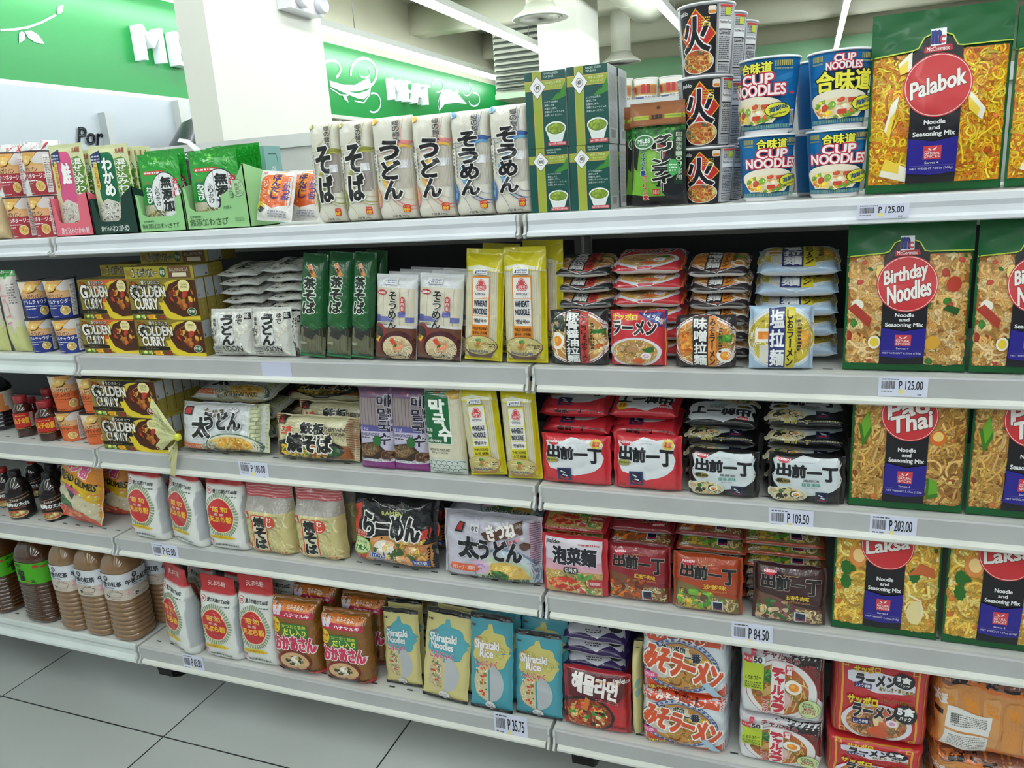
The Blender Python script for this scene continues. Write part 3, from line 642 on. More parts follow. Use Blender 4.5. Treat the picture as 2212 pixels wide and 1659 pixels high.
# ---------------------------------------------------------------- cartons
def curry(w, h, kind):
    bg, hot, ht = {'o': ('8a7a2c', 'd8642c', None), 'g': ('8a7a2c', None, '中辛'), 'b': ('96803c', '1e1a1c', '辛口')}[kind]
    o = [('P', [(0, 0), (1, 0), (1, 1), (0, 1)], bg)]
    if hot: o.append(('P', [(.24, .8), (.26, .97), (.3, .99), (1, .99), (1, .4), (.5, .4), (.45, .25), (.3, .77)], hot))
    o += [('P', [(.42, .2), (.5, .45)]+[(.72+.3*math.cos(a), .5+.46*math.sin(a)) for a in np.linspace(2.6, .2, 10)]+[(1, .5), (1, 0), (.6, .0), (.48, .08)], 'd8c030'),
          ('P', [(.5, .5), (.62, .86), (.78, .97), (1, .95), (1, .1), (.75, .07), (.58, .2)], '4a2412'), ('B', ('E', .78, .56, .2, .34), ['6a2c14', '8a4a1c', 'b8702a', '3a1a10', 'a83c22', 'c9983a', '50200f'], 26, .06),
          ('P', [(.43, .42), (.5, .42), (.6, .16), (.75, .05), (1, .06), (1, 0), (.6, 0), (.5, .12)], 'e0c832'),
          ('R', 0, .14, .48, .24, '221a10'), T('ゴールデンカレー', .1, .16, .3, .215, 'a8a08a'), ('R', .02, 0, .5, .13, '5a5020'), ('B', ('R', .02, .0, .2, .13), ['c8d07a', '3f7a2c', '6a9a34'], 16, .025), ('B', ('R', .2, .0, .38, .13), ['e0b02a', 'd89a24'], 14, .03), ('B', ('R', .38, .0, .5, .13), ['7a2a24', '8a3a2c'], 10, .025),
          T('GOLDEN', .05, .56, .55, .83, 'f4f0e6', O('3a3014', .06), b=.04), T('G', .04, .52, .16, .86, 'f4f0e6', O('3a3014', .06), b=.04), T('CURRY', .08, .27, .42, .52, 'f4f0e6', O('3a3014', .06), b=.04),
          T('香りひきたつ', .22, .87, .5, .96, 'f8f4ea', O('2a1c10', .05), b=.03), T('35種のスパイス&ハーブ', .2, .81, .48, .85, '3a2a10' if not hot else 'f0c8a0'), T('S&B', .04, .86, .14, .95, 'c86a2c', b=.03),
          ('E', .84, .82, .085, .15, 'ece2a4', 24), ('X', .79, .76, .89, .9, 4, '9a8a4a'), rr(.815, .64, .87, .7, 'c83a2c')]
    if ht: o += [('E', .9, .2, .065, .1, 'e8e4c0', 20), ('E', .9, .2, .058, .088, '1c5a34' if kind == 'g' else '7a1c1c', 20), T(ht, .86, .16, .94, .25, 'f4f4ea', b=.03)]
    r = [('R', .06, .5, .94, .97, 'aab0b4'), ('R', .15, .55, .25, .62, '333'), VT('ゴールデンカレー', .35, .04, .65, .46, 'b8a860')]
    t = [T('S&B', .02, .3, .08, .7, 'a06a3c'), T('ゴールデンカレー', .1, .15, .48, .85, 'e8e4d0', O('4a4416', .06), b=.04), ('E', .56, .5, .045, .42, '1c5a34', 20), T('中辛', .53, .28, .595, .72, 'f4f4ea', b=.03), ('R', .64, .04, .96, .96, '6a4a2c'), T('おいしさのヒミツはこちら', .67, .55, .93, .85, 'e8dcc8'), ('R', .7, .12, .9, .45, 'e8dcc0')]
    return P_box(w, h, .028, {'f': o, 'r': r, 't': t, 'l': r}, {'f': bg, 'r': '94843a', 'l': '94843a', 't': 'a89a32', 'b': '8a7a2c'})
for _k in 'ogb': D['curry_'+_k] = (lambda k: lambda w, h: curry(w, h, k))(_k)
@pk('tea_box')
def _(w, h):
    g, l, q = '0e5048', '9cab3e', 'c9a86a'
    o = [('R', .19, 0, .41, 1, q), ('R', .205, 0, .395, 1, l), ('R', 0, .755, 1, .885, q), ('R', 0, .765, 1, .875, l), ('R', .205, 0, .395, 1, l),
         ('P', [(.62, .62), (.85, .7), (.99, .84), (1, .66), (.8, .62)], '3f8a34'), ('P', [(.66, .635), (.85, .72), (.97, .8), (.8, .69)], '6ab04a'),
         ('P', [(.1, .8), (.3, .64), (.52, .8), (.3, .95)], '2a3a34'), ('P', [(.112, .8), (.3, .65), (.508, .8), (.3, .94)], 'ececec'), ('E', .31, .795, .085, .075*w/h*1.2, '333', 24), ('E', .31, .795, .075, .066*w/h*1.2, 'ececec', 24), T('桐', .265, .768, .355, .822, '222', b=.02),
         T('HAGIRI GREEN', .47, .955, .84, .98, 'bfd6cc', b=.02), T('TEA BAGS', .47, .915, .72, .942, 'bfd6cc', b=.02), T('抹茶入り煎茶', .52, .83, .9, .862, 'dfe6b0'), T('ティーバッグ', .58, .785, .9, .815, 'dfe6b0')]
    for i, s in enumerate(('いつでもお茶の', '美味しさを', 'お届けします。', '手軽にティータイムを', 'お楽しみください。')): o.append(T(s, .47, .585-i*.043, .47+(.34, .24, .3, .48, .42)[i], .612-i*.043, 'eef4ee', b=.005))
    o += [('P', [(.47, .245), (.97, .245), (.87, .07), (.57, .07)], 'dfe6e4'), ('E', .72, .25, .255, .09, 'eef2f0'), ('E', .72, .245, .225, .075, '6f8a34'), ('B', ('E', .72, .25, .2, .07), ['8fa838', 'a8bc4a', '7a9430'], 30, .06), ('R', .52, .02, .97, .07, 'c8505a'), T('2g×17袋入(個包装)', .54, .028, .95, .062, 'f4e4e4')]
    r = [('X', .1, .1, .85, .9, 40, '9a9c9e'), ('R', .08, .06, .9, .2, 'd8d8d8'), ('C', .2, .07, .7, .18, '444')]
    return P_box(w, h, w*.95, {'f': o, 'r': r, 't': [('R', .2, 0, .4, 1, l)]}, {'f': g, 'r': 'c4c7c9', 'l': 'c4c7c9', 't': '2c5a50', 'b': g}, 'wrap')
@pk('teal_box')
def _(w, h):
    o = [VT('混ぜ込み', .35, .2, .62, .75, 'dfe8e4'), ('L', [(.2, .9), (.7, .9), (.78, .8)], .03, '234')]
    return P_box(w, h, .06, {'f': o, 'r': o}, {'f': '7aa8a0', 'r': '78a49e', 't': '22302e'})

def tray(w, h, c, ci, ops, cut, d=.075, hb=.7, rk=None):
    """open display tray: front panel with a cut-out, sloping sides"""
    t = .002; P = [(-w/2, 0), (w/2, 0)]+[((u-.5)*w, v*h) for u, v in cut]
    F = lambda x, z, o=0.: np.stack([np.asarray(x), np.full(np.shape(x), -d/2-o), np.asarray(z)], 1)
    sh = [prism([(x, z) for x, z in P], 1, -d/2, -d/2+t, c), bx(-w/2, -d/2, 0, w/2, d/2, t, c), bx(-w/2, d/2-t, 0, w/2, d/2, h*hb, ci)]
    for s, e in ((-1, cut[-1][1]), (1, cut[0][1])):
        x = s*w/2; sh.append(prism([(-d/2, 0), (d/2, 0), (d/2, h*hb), (-d/2, h*e)], 0, min(x, x-s*t), max(x, x-s*t), c))
    sh += art(ops, w, h, F, 1, .00006, 1, 0, .0002)
    if rk: sh += art(rk, d, h, box_faces(w, h, d)['r'], 1, .00006, 1, 0, .0002)
    return dict(mesh=mesh('tray', sh, ['card'], False), d=d, parts=[], w=w, h=h)
D['tray_pink'] = lambda w, h: tray(w, h, 'e06a7c', 'c8d0a0', [T('混ぜ込みわかめ 鮭', .15, .06, .9, .2, 'fbeef0', b=.02)], [(1, .98), (.74, .9), (.7, .36), (.6, .3), (.2, .3), (.14, .36), (.08, .86), (0, .9)], .085)
D['tray_green'] = lambda w, h: tray(w, h, '123a30', '9ab08a', [T('混ぜ込み', .16, .07, .42, .18, 'e8f0e8', b=.02), T('わかめ', .43, .06, .8, .2, 'f4f8f4', b=.03)], [(1, 1.0), (.72, .78), (.66, .34), (.58, .28), (.24, .28), (.16, .34), (.08, .72), (0, .8)], .09)
@pk('tray_lime')
def _(w, h):
    ops = [T('化学調味料', .1, .23, .34, .28, '3f7a44'), T('無添加わさび', .06, .08, .86, .2, '3f7a44', O('cfe8c0', .03), b=.01)]
    return tray(w, h, '93c98a', 'a8d49a', ops, [(1, .85), (.86, .78), (.84, .42), (.74, .36), (.2, .36), (.1, .42), (.06, .8), (0, .9)], .08, .75)
@pk('tray_lime_tall')
def _(w, h):
    ops = [T('化学調味料', .06, .18, .24, .22, '3f7a44'), T('無添加わさび', .05, .06, .66, .17, '3f7a44', O('cfe8c0', .03), b=.01), ('E', .88, .6, .1, .13, '5a8a5a'), ('E', .88, .6, .094, .122, 'b4d8a4'), VT('無添加', .84, .5, .89, .68, '5a7a5a'), VT('おいしい', .9, .5, .94, .7, '7a8a6a'), rr(.75, .46, .8, .6, '3f8a44'), VT('わさび', .755, .47, .795, .59, 'eee'), T('10袋入', .62, .3, .76, .35, '4a7a4c'), ('X', .78, .1, .92, .17, 3, '6aa06a')]
    return tray(w, h, '97c98c', 'a8d49a', ops, [(1, .96), (.94, .86), (.8, .62), (.6, .5), (.58, .34), (.5, .28), (.16, .28), (.08, .34), (.05, .62), (0, .66)], .1, .8)

# ---------------------------------------------------------------- pouches of the top shelf
def wakame(w, h, c, word, rice):
    o = [('R', 0, 0, 1, 1, 'd5d8a8'), rr(.16, .3, .66, .92, c, .3), ('P', [(.62, .3)]+[(.66+.03*(i % 2), .34+.05*i) for i in range(11)]+[(.84, .86), (.92, .82)]+[(.95+.03*(i % 2), .78-.05*i) for i in range(9)]+[(.9, .3)], '5c8f2e'),
         VT('混ぜ込みわかめ', .68, .33, .92, .84, 'f6f8ee', O('3f6a20', .04), b=.02), VT(word, .34, .42 if len(word) > 1 else .56, .58, .86 if len(word) > 1 else .8, 'fbfbf6', O(c, .02), b=.05), ('P', [(.03, .9), (.3, .95), (.34, .82), (.05, .76)], '2a3060'), ('X', .06, .8, .3, .9, 3, 'c8cce0'), T('丸美屋', .7, .9, .92, .96, 'a0402c', b=.02), rr(.1, .5, .22, .82, 'e8d060', .4), VT('こだわり具材', .12, .52, .2, .8, 'b8401c'),
         ('P', [(.08, .3), (.2, .36), (.35, .4), (.6, .35), (.86, .26), (.9, .06), (.12, .06)], 'd8d4c8'), ('N', ('R', .08, .06, .9, .36), ['eae6da', 'f4f0e6', 'd8d2c4'], 150, .02, .07, .4), ('B', ('R', .1, .07, .88, .34), rice, 46, .016), ('R', .15, .05, .88, .09, '26321e'), ('X', .2, .055, .8, .085, 1, 'ddd')]
    return P_bag(w, h, .022, o, 'd5d8a8', 'b8c09a', 'satin', .008, 4, mu=(.03, .03), mv=(.04, .05), pu=3, eu=.7, cr=.0008)
D['wakame_pink'] = lambda w, h: wakame(w, h, 'd8588a', '鮭', ['3a4a2a', 'c8705a', '2a3420'])
D['wakame_green'] = lambda w, h: wakame(w, h, '0f6a48', 'わかめ', ['2a3420', '3a4a2a'])
@pk('wasabi')
def _(w, h):
    o = [('R', 0, 0, 1, .34, 'cfc8ae'), ('R', 0, .78, 1, 1, '1f9a2c'), ('B', ('R', .04, .82, .96, .96), ['2fae3c', '178a24', '6ac84a'], 30, .05), ('R', .1, .73, .62, .78, 'c83c34'), ('X', .12, .735, .6, .775, 1, 'f4e0dc'), rr(.08, .34, .3, .6, '0f7a3c', .1), VT('わさび', .12, .36, .27, .58, 'f6f8f4', b=.04), T('ニチフリ', .12, .61, .26, .64, 'd84a2c', b=.02),
         ('E', .62, .46, .36, .3, '14202a'), ('E', .62, .46, .345, .288, 'eceef0'), ('L', [(.5, .74), (.5, .2)], .008, '333'), ('L', [(.8, .7), (.8, .24)], .008, '333'), VT('無添加', .53, .24, .77, .7, '14181c', b=.05), VT('おいしい', .82, .34, .95, .68, 'c8304a', b=.03), VT('ふりかけ', .36, .32, .47, .58, '222'),
         ('B', ('E', .35, .17, .3, .1), ['8a8a3c', 'a89a5a', '6a6a2c', 'c8b87a'], 90, .025), ('X', .6, .08, .9, .12, 2, '666'), rr(.78, .1, .88, .2, '1c6a34')]
    return P_bag(w, h, .018, o, '28a336', '1f8a2c', 'crisp', .008, 3, mu=(.03, .03), mv=(.03, .12), pu=3, eu=.7, cr=.0008)
@pk('dashi')
def _(w, h):
    o = [('R', 0, .0, 1, 1, 'e9e6e2'), ('P', [(.0, .3), (.12, .82), (.25, .9), (.95, .9), (.95, .32), (.5, .24), (.2, .34)], 'e0642c'), ('P', [(.35, .5), (.45, .97), (.74, .98), (.66, .5)], 'f09a2c'), VT('ほんだし', .45, .42, .68, .92, '4a2468', b=.04), VT('かつお', .76, .4, .92, .74, '3c2c8a', b=.03), ('E', .14, .26, .17, .1, 'e8c83a'), ('P', [(.04, .2), (.16, .28), (.3, .22), (.18, .14)], '24344a'), VT('いりこだし', .22, .45, .33, .78, 'f8e4d4'), T('AJI', .08, .9, .22, .97, 'c83a3c', b=.02), ('X', .4, .06, .9, .2, 3, '99a'), ('B', ('R', .2, .3, .9, .4), ['f0a04a', 'd8542a'], 12, .02)]
    return P_bag(w, h, .03, o, 'e9e6e2', 'd0cecb', 'crisp', .008, 5, mu=(.03, .03), mv=(.05, .05), pu=3, eu=.6, cr=.001)
def brick(w, h, word, c1, c2, c3, mins, wt, win):
    o = [('R', .52, .3, .97, .7, win)]+[('R', .54+i*.028, .3, .548+i*.028, .69, 'b8b0a4') for i in range(16)]+[('R', .68, .5, .99, .575, 'e2e2e6')]
    arc_ = lambda cu, cv, r, a0, a1, wd, c: ('L', [(cu+r*math.cos(math.radians(a0+(a1-a0)*i/18)), cv+r*w/h*math.sin(math.radians(a0+(a1-a0)*i/18))) for i in range(19)], wd, c)
    o += [arc_(.02, 1.0, .78, -85, -5, .012, c3), arc_(.0, 1.0, .9, -85, -5, .012, c3), arc_(.85, .62, .3, 20, 170, .09, c1), arc_(.85, .62, .22, 20, 170, .06, c2), arc_(1.0, .4, .72, 180, 280, .02, c3), arc_(1.0, .4, .64, 180, 280, .025, c1), arc_(1.0, .42, .54, 180, 280, .012, c3), arc_(.6, .42, .33, 100, 230, .1, c2), arc_(-.4, -.05, .9, 5, 70, .01, c3), ('E', .02, .22, .14, .11, c1), ('E', .03, .24, .1, .08, c2), ('E', .1, .96, .12, .03, c2),
          ('L', [(.83, .76), (.83, .94)], .012, c3), VT('郷の麺処', .62, .74, .8, .95, '2a2a30'), VT(word, .26, .2, .74, .77 if len(word) < 4 else .8, '17171f', O('f4f2ec', .045), b=.045)]
    o += [('X', .06, .44, .16, .7, 1, 'e4e2da')]
    for i in range(9): o.append(('R', .09, .68-i*.035, .12, .70-i*.035, '77746c')); o.append(('R', .17, .66-i*.035, .195, .68-i*.035, '77746c'))
    o += [rr(.74, .07, .93, .145, 'd0402c', .2, w/h), T(mins+'分', .765, .078, .905, .115, 'f4d23c', b=.04), T('ゆで時間', .765, .122, .905, .136, 'f4d2a0'), T('内容量 '+wt, .42, .025, .84, .05, '333', b=.01)]
    return P_bag(w, h, .055, o, 'dcd9cb', 'c9c8c0', 'film', .008, 6, pu=9, eu=.45, pv=14, ev=.4, cr=.0007)
D['brick_soba'] = lambda w, h: brick(w, h, 'そば', '8f9436', 'b0b05a', 'a8a84a', '6', '240g', 'a8a09c')
D['brick_udon'] = lambda w, h: brick(w, h, 'うどん', 'e08a8a', 'e8b84a', 'dca090', '8', '300g', 'd8d2c4')
D['brick_somen'] = lambda w, h: brick(w, h, 'そうめん', '3f62a8', '6aa8d0', '5a6a94', '3', '300g', 'd9d6cc')
@pk('matcha')
def _(w, h):
    o = [('R', 0, .0, 1, .78, '1a2420'), ('R', 0, .66, 1, .78, '2f7a34'), ('B', ('R', .02, .62, .98, .78), ['3f9a3c', '1f6a2c', '5aae44', '2a5a2a'], 90, .035), ('P', [(.18, .64), (.52, .68), (.58, .5), (.5, .2), (.1, .15), (.08, .2)], '6aa838'), ('P', [(.2, .6), (.34, .67), (.5, .62), (.46, .26), (.24, .22)], '86be4a'), ('P', [(0, .12), (.05, .38), (.2, .3), (.5, .18), (.98, .22), (.98, .1), (.4, .08)], '7ab83a'), ('R', 0, 0, 1, .09, '1c1a1c'), ('E', .8, .22, .26, .17, '24262e'), ('E', .8, .22, .22, .13, '1a1c22'), ('P', [(.52, .6), (.7, .56), (.62, .44)], 'a83a4a'),
         ('R', .8, .2, 1, .72, '1d3a26'), VT('国産抹茶100%使用', .84, .24, .94, .7, 'c8d8c0'), VT('グリーンティー', .42, .14, .76, .68, '14181a', O('e6ead8', .05), b=.05), VT('アイスでも!', .2, .3, .29, .56, '1f3a8a', O('dfe8d0', .03), b=.03), VT('ホットでも!', .24, .06, .33, .3, 'c8303c', O('dfe8d0', .03), b=.03), ('E', .27, .62, .19, .07, 'c8d8c8'), ('E', .27, .62, .17, .058, '3f7a4a'), T('MILBS', .15, .61, .38, .65, 'e8ece8', b=.02), T('MARKET', .18, .585, .36, .6, 'e8ece8'), ('E', .8, .36, .1, .08, '4aa85a'), ('X', .73, .32, .87, .4, 3, 'e4f0e4'), rr(.42, .1, .55, .16, 'c83a34', .1), T('抹茶入り', .43, .11, .54, .15, 'f4e4e0'),
         ('R', 0, .78, 1, 1, '8a5228'), ('R', .0, .835, .36, .875, 'a8a82c'), ('R', .64, .835, 1, .875, 'a8a82c'), ('R', .0, .85, .36, .862, '6a9a2c'), ('R', .64, .85, 1, .862, '6a9a2c'), T('玉露園', .4, .835, .6, .875, '1e140c', b=.04), ('E', .52, .945, .035, .018, '3a2412'), ('R', 0, .77, 1, .785, '6a3c1c')]
    return P_bag(w, h, .03, o, '8a5228', '4a3020', 'satin', .008, 8, mu=(.03, .03), mv=(.02, .05), pu=3, eu=.7, pv=2.5, ev=.7, cr=.0008)

# ---------------------------------------------------------------- second shelf
@pk('udon_bag')
def _(w, h):
    o = [('N', ('R', .06, .06, .94, .94), ['e6e4d6', 'dcdaca', 'f0eee4'], 60, .035, .35, 1, None, .82), ('R', .27, .26, .68, .9, 'dfe0de'), ('L', [(.4, .3), (.29, .3), (.29, .89), (.66, .89), (.66, .3), (.56, .3)], .008, '444'), VT('うどん', .36, .24, .64, .88, '14161a', O('e6e6e2', .03), b=.05), VT('ゆで', .72, .68, .84, .9, '1c1e22', b=.03), ('R', .88, .78, .98, .92, '22262a'), T('味', .895, .8, .965, .9, 'e0e0dc', b=.03), VT('美味しさ', .16, .46, .24, .82, '1c1e22', b=.02), VT('長持ち', .08, .28, .16, .6, '1c1e22', b=.02), T('UDON', .36, .12, .8, .23, '26282c', b=.02), T('JAPANESE NOODLES', .38, .08, .8, .11, '333', b=.01), ('R', .03, .15, .3, .21, '888c8e'), ('X', .04, .05, .28, .13, 2, '333'), ('X', .64, .03, .88, .06, 1, '444')]
    return P_bag(w, h, .045, o, 'd6d7d0', 'c9cbc6', 'crisp', .007, 11, mu=(.0, .03), mv=(.02, .03), pu=3, eu=.5, pv=3, ev=.5, cr=.0018)
@pk('udon_flat')
def _(w, h):
    o = [('X', .15, .06, .5, .16, 1, '333'), ('N', ('R', .06, .06, .94, .94), ['e0dfd2', 'd6d5c8'], 40, .04, .35, 1, None, .82), VT('うどん', .36, .24, .64, .88, '14161a', b=.05)]
    return P_bag(w, h, .028, o, 'd0d2cd', 'bfc2be', 'crisp', .009, 12, mu=(.03, .03), mv=(.0, .03), pu=4, eu=.6, pv=3, ev=.5, cr=.0026)
@pk('tea_soba')
def _(w, h):
    g = '17582c'
    o = [('R', 0, 0, 1, .28, '7a7a62')]+[('R', .03+i*.06, .02, .045+i*.06, .27, '5c5c48') for i in range(16)]+[('P', [(.0, .2), (.1, .2), (.1, .24), (.06, .24), (.16, .3), (.2, .3), (.3, .24), (.26, .24), (.26, .2), (.6, .17), (.75, .23), (1, .2), (1, .3), (0, .3)], '2c2e2a'),
         ('P', [(0, .3), (.3, .31), (.65, .26), (1, .28), (1, 1), (0, 1)], g), ('P', [(.3, .88), (.46, .9), (.72, .78), (.56, .76)], 'd98a3c'), T('抹茶入り', .33, .81, .7, .855, '2a1a10', b=.03, rot=42), VT('茶そば', .22, .42, .68, .77, '14181a', O('e4ecdc', .055), b=.045), ('L', [(.1, .36), (.08, .42), (.14, .48)], .05, 'd8e4d0'), ('L', [(.1, .36), (.08, .42), (.14, .48)], .03, g), ('R', 0, 0, 1, .015, '1f7a44'), ('L', [(.04, .04), (.3, .04), (.3, .055), (.14, .06)], .03, '3f9a6a'), ('X', .45, .03, .95, .05, 1, '2c2c22'), rr(.15, .12, .42, .145, '98987e')]
    return P_bag(w, h, .03, o, g, '12491f', 'film', .009, 13, mu=(.03, .03), mv=(.02, .04), pu=5, eu=.5, pv=8, ev=.5, cr=.0006, nv=30)
@pk('somen')
def _(w, h):
    o = [('R', .04, .3, .96, .84, 'd4cdb8')]+[('R', .2*i+.03, .32, .2*i+.042, .82, 'aaa494') for i in range(1, 5)]+[('R', 0, .84, 1, 1, 'dde0e2')]+[('R', .05+i*.12, .855, .065+i*.12, .86, '333') for i in range(8)]+[('R', .05, .44, .17, .52, '4a4f96'), ('R', .17, .44, .5, .5, '6a70ac'), ('R', .6, .5, .78, .56, '5a60a4'), ('R', .78, .44, .96, .5, '6a70ac'), ('R', .0, .3, 1, .4, 'dadad8'), ('X', .1, .4, .35, .43, 2, '444'), ('E', .2, .785, .12, .03, 'c02c30'), T('Sukina', .11, .77, .29, .8, 'fff', b=.03), VT('そうめん', .38, .36, .56, .8, '14141a', O('eeece4', .03), b=.03), rr(.66, .56, .77, .74, 'c83038', .5, .6), VT('友白髪', .68, .575, .75, .725, 'f4eeea', b=.01),
         ('R', 0, 0, 1, .37, '6a4030'), ('E', .12, .3, .22, .12, '8a2a30'), ('E', .1, .3, .17, .09, '24281f'), ('P', [(0, .3), (.2, .26), (.14, .2), (0, .22)], 'e0b02c'), ('E', .62, .15, .42, .19, '4a1a22'), ('E', .6, .13, .35, .15, 'd8c49a'), ('N', ('E', .6, .13, .33, .14), ['e8dcb8', 'd0bc8c', 'f0e6cc'], 30, .025, .3), ('B', ('E', .6, .15, .16, .08), ['3f6a2c', 'd8502c', 'c8a070', 'e08a6a'], 14, .06), ('P', [(.42, .22), (.5, .26), (.6, .18), (.5, .17)], 'd84a34'), T('POIDS NET : 400 g 14 oz (1 lb)', .3, .01, .8, .028, '221')]
    return P_bag(w, h, .028, o, 'd9d9d6', 'ccc', 'film', .009, 14, mu=(.02, .02), mv=(.02, .05), pu=6, eu=.5, pv=7, ev=.5, cr=.0008, parts=[('sticker', [('R', .22, .88, .58, .955, 'eef0f2'), ('P', [(.25, .89), (.3, .95), (.3, .89)], '26407c'), T('NEXTRADE', .32, .915, .55, .935, '26407c', b=.02), ('X', .32, .89, .56, .91, 1, '889')], 'paper', 'small white import sticker')])
def ottogi(w, h, ac, kind, kr, kj, bowlc):
    y = 'd8cc1c'
    o = [('R', .0, .04, .9, .8, 'd9d2b4')]+[('R', .07+i*.05, .2, .078+i*.05, .8, 'b9b294') for i in range(17)]+[('R', 0, .8, 1, 1, y), ('P', [(0, .8), (.4, .83), (1, .79), (1, .82), (.4, .86), (0, .83)], 'e4e4cc'), ('R', .93, 0, 1, .85, 'd2c81a'), ('P', [(0, 0), (1, 0), (1, .2), (.9, .15), (.85, .05), (0, .03)], y),
         ('R', .26, .22, .72, .76, ac), ('R', .285, .33, .695, .745, 'e9e7e2'), ('R', .285, .56, .695, .564, ac), ('R', .285, .405, .695, .409, ac)]
    for u, v in ((.49, .7), (.44, .665), (.54, .665)): o += [('E', u, v, .085, .036, 'c8363c', 20)]
    for u, v in ((.49, .7), (.44, .665), (.54, .665)): o += [('E', u, v, .07, .03, 'f2e6e2', 20)]
    for u, v in ((.49, .7), (.44, .665), (.54, .665)): o += [('E', u, v, .06, .025, 'd0484a', 20)]
    o += [T('오뚜기', .41, .65, .57, .675, 'f8eeea', b=.03), T('OTTOGI', .36, .595, .61, .615, '2a2c6a', b=.02), T('WHEAT', .32, .495, .66, .545, '1d2340', b=.03), T('NOODLE', .32, .425, .66, .475, '1d2340', b=.03), T('옛날국수', .33, .35, .66, .385, '2a2a34', O('b8b8b4', .02), b=.02), T(kind, .29, .285, .69, .31, '4a2410', b=.02), T(kr, .3, .245, .46, .27, '4a2410', b=.02), T(kj, .5, .245, .68, .27, '4a2410', b=.02),
          ('P', [(.02, .13), (.94, .13), (.75, .03), (.22, .03)], bowlc), ('E', .48, .14, .46, .095, bowlc), ('E', .48, .145, .44, .085, 'c4b878'), ('N', ('E', .48, .14, .42, .08), ['dccf94', 'c8b870', 'e8dcaa'], 40, .02, .3), ('B', ('E', .46, .16, .14, .05), ['3f8a34', '5aa044', 'e0d8b0', 'c87a3c'], 14, .05), T('Product of Korea', .2, .08, .72, .105, '33407a', O('d8d4b0', .03), b=.02), ('X', .75, .13, .88, .17, 2, '5a502a')]
    return P_bag(w, h, .035, o, y, 'c8bc1a', 'film', .009, 15, mu=(.03, .03), mv=(.02, .05), pu=5, eu=.5, pv=9, ev=.6, cr=.0009, nv=30, top=([0, .8, .9, 1], [1, 1, .5, .1]), parts=[('sticker', [('R', .3, .775, .66, .825, 'eef0f2'), ('P', [(.33, .783), (.38, .815), (.38, .783)], '26407c'), T('NEXTRADE', .4, .798, .64, .813, '26407c', b=.02), ('X', .4, .781, .64, .793, 1, '889')], 'paper', 'small white import sticker')])
D['ottogi_wild'] = lambda w, h: ottogi(w, h, 'e08a2c', 'WILD ROUND', '칼국수', '가락麵', '6a4a3a')
D['ottogi_thin'] = lambda w, h: ottogi(w, h, 'd8d02c', 'THIN ROUND', '소면', '細麵', 'b8823c')
def pack(w, h, o, c0, c1, seed=1, d=.036, m='film', **k):
    a = dict(mu=(.04, .04), mv=(0, 0), pu=9, eu=.5, pv=4, ev=.42, cr=.0013, wob=.0008); a.update(k)
    return P_bag(w, h, d, o, c0, c1, m, .006, seed, **a)
def ramen_v(w, h, seed, bg, edge, cbig, tbig, big, csm, tsm, small, rest):
    o = [('E', .5, .5, .56, .5, 'e3e2e0', 40), ('E', .5, .5, .55, .485, edge, 40), ('E', .5, .5, .535, .47, 'e6e5e3', 40), ('E', .5, .5, .5, .44, bg, 40)]+rest+[('R', .3, .03, .56, .97, cbig), VT(big, .325, .045, .535, .955, tbig, b=.028), ('R', .56, .03, .7, .97, csm), VT(small, .585, .06, .675, .94, tsm, b=.03), ('X', .74, .3, .8, .8, 9, '3a3024')]
    return o
D['tonkotsu'] = lambda w, h: pack(w, h, ramen_v(w, h, 1, 'c98a4a', 'a83a3c', '182226', 'f0f0ee', '豚骨醤油拉麺', 'c4403a', '1c1414', 'とんこつしょうゆラーメン', [('N', ('E', .5, .5, .5, .44), NOO, 90, .022, .25), ('B', ('R', .04, .6, .3, .92), ['1f2c28', '2c3c34', '3a4a40'], 40, .04), ('R', .75, .55, .98, .66, '2f7a34'), ('B', ('R', .74, .2, .95, .6), ['c8602c', 'd8b070', 'e8d8a0'], 18, .05)]+egg(.15, .45, .13, .16)), '23282a', 'd4d2ce', 21)
D['miso_ramen'] = lambda w, h: pack(w, h, ramen_v(w, h, 1, 'd08030', '8a3a34', '1e1820', 'f0f0ee', '味噌拉麺', 'dd8a34', '2a1a14', 'みそラーメン', [('N', ('E', .5, .5, .5, .44), ['e8b864', 'd89a3c', 'f0cc88'], 90, .022, .25), ('B', ('R', .05, .3, .3, .7), ['d86a24', 'e09a3c', 'c8541c'], 24, .07), ('R', .74, .5, .95, .64, '5a9a34'), ('B', ('R', .72, .5, .96, .66), ['6aae3c', '3f7a2a'], 14, .06)]+egg(.84, .25, .14, .14)), '2a2226', 'd6d4d0', 22)
D['shio_ramen'] = lambda w, h: pack(w, h, ramen_v(w, h, 1, 'c8b43c', 'a8c8e0', '27306c', 'f0f2f4', '塩拉麺', 'd8c82c', '1c1c1c', 'しおラーメン', [('N', ('E', .5, .5, .5, .44), ['e0cc5a', 'd0b83c', 'eee08a'], 80, .022, .25), ('R', .1, .44, .3, .66, 'eeeae2'), ('R', .14, .49, .3, .61, 'e08a2c'), ('R', .16, .12, .3, .4, 'd8d4c8'), ('B', ('R', .76, .34, .95, .7), ['e09a2c', 'e8b04a'], 20, .07)]), 'a9c4dc', 'dcdfe2', 23)
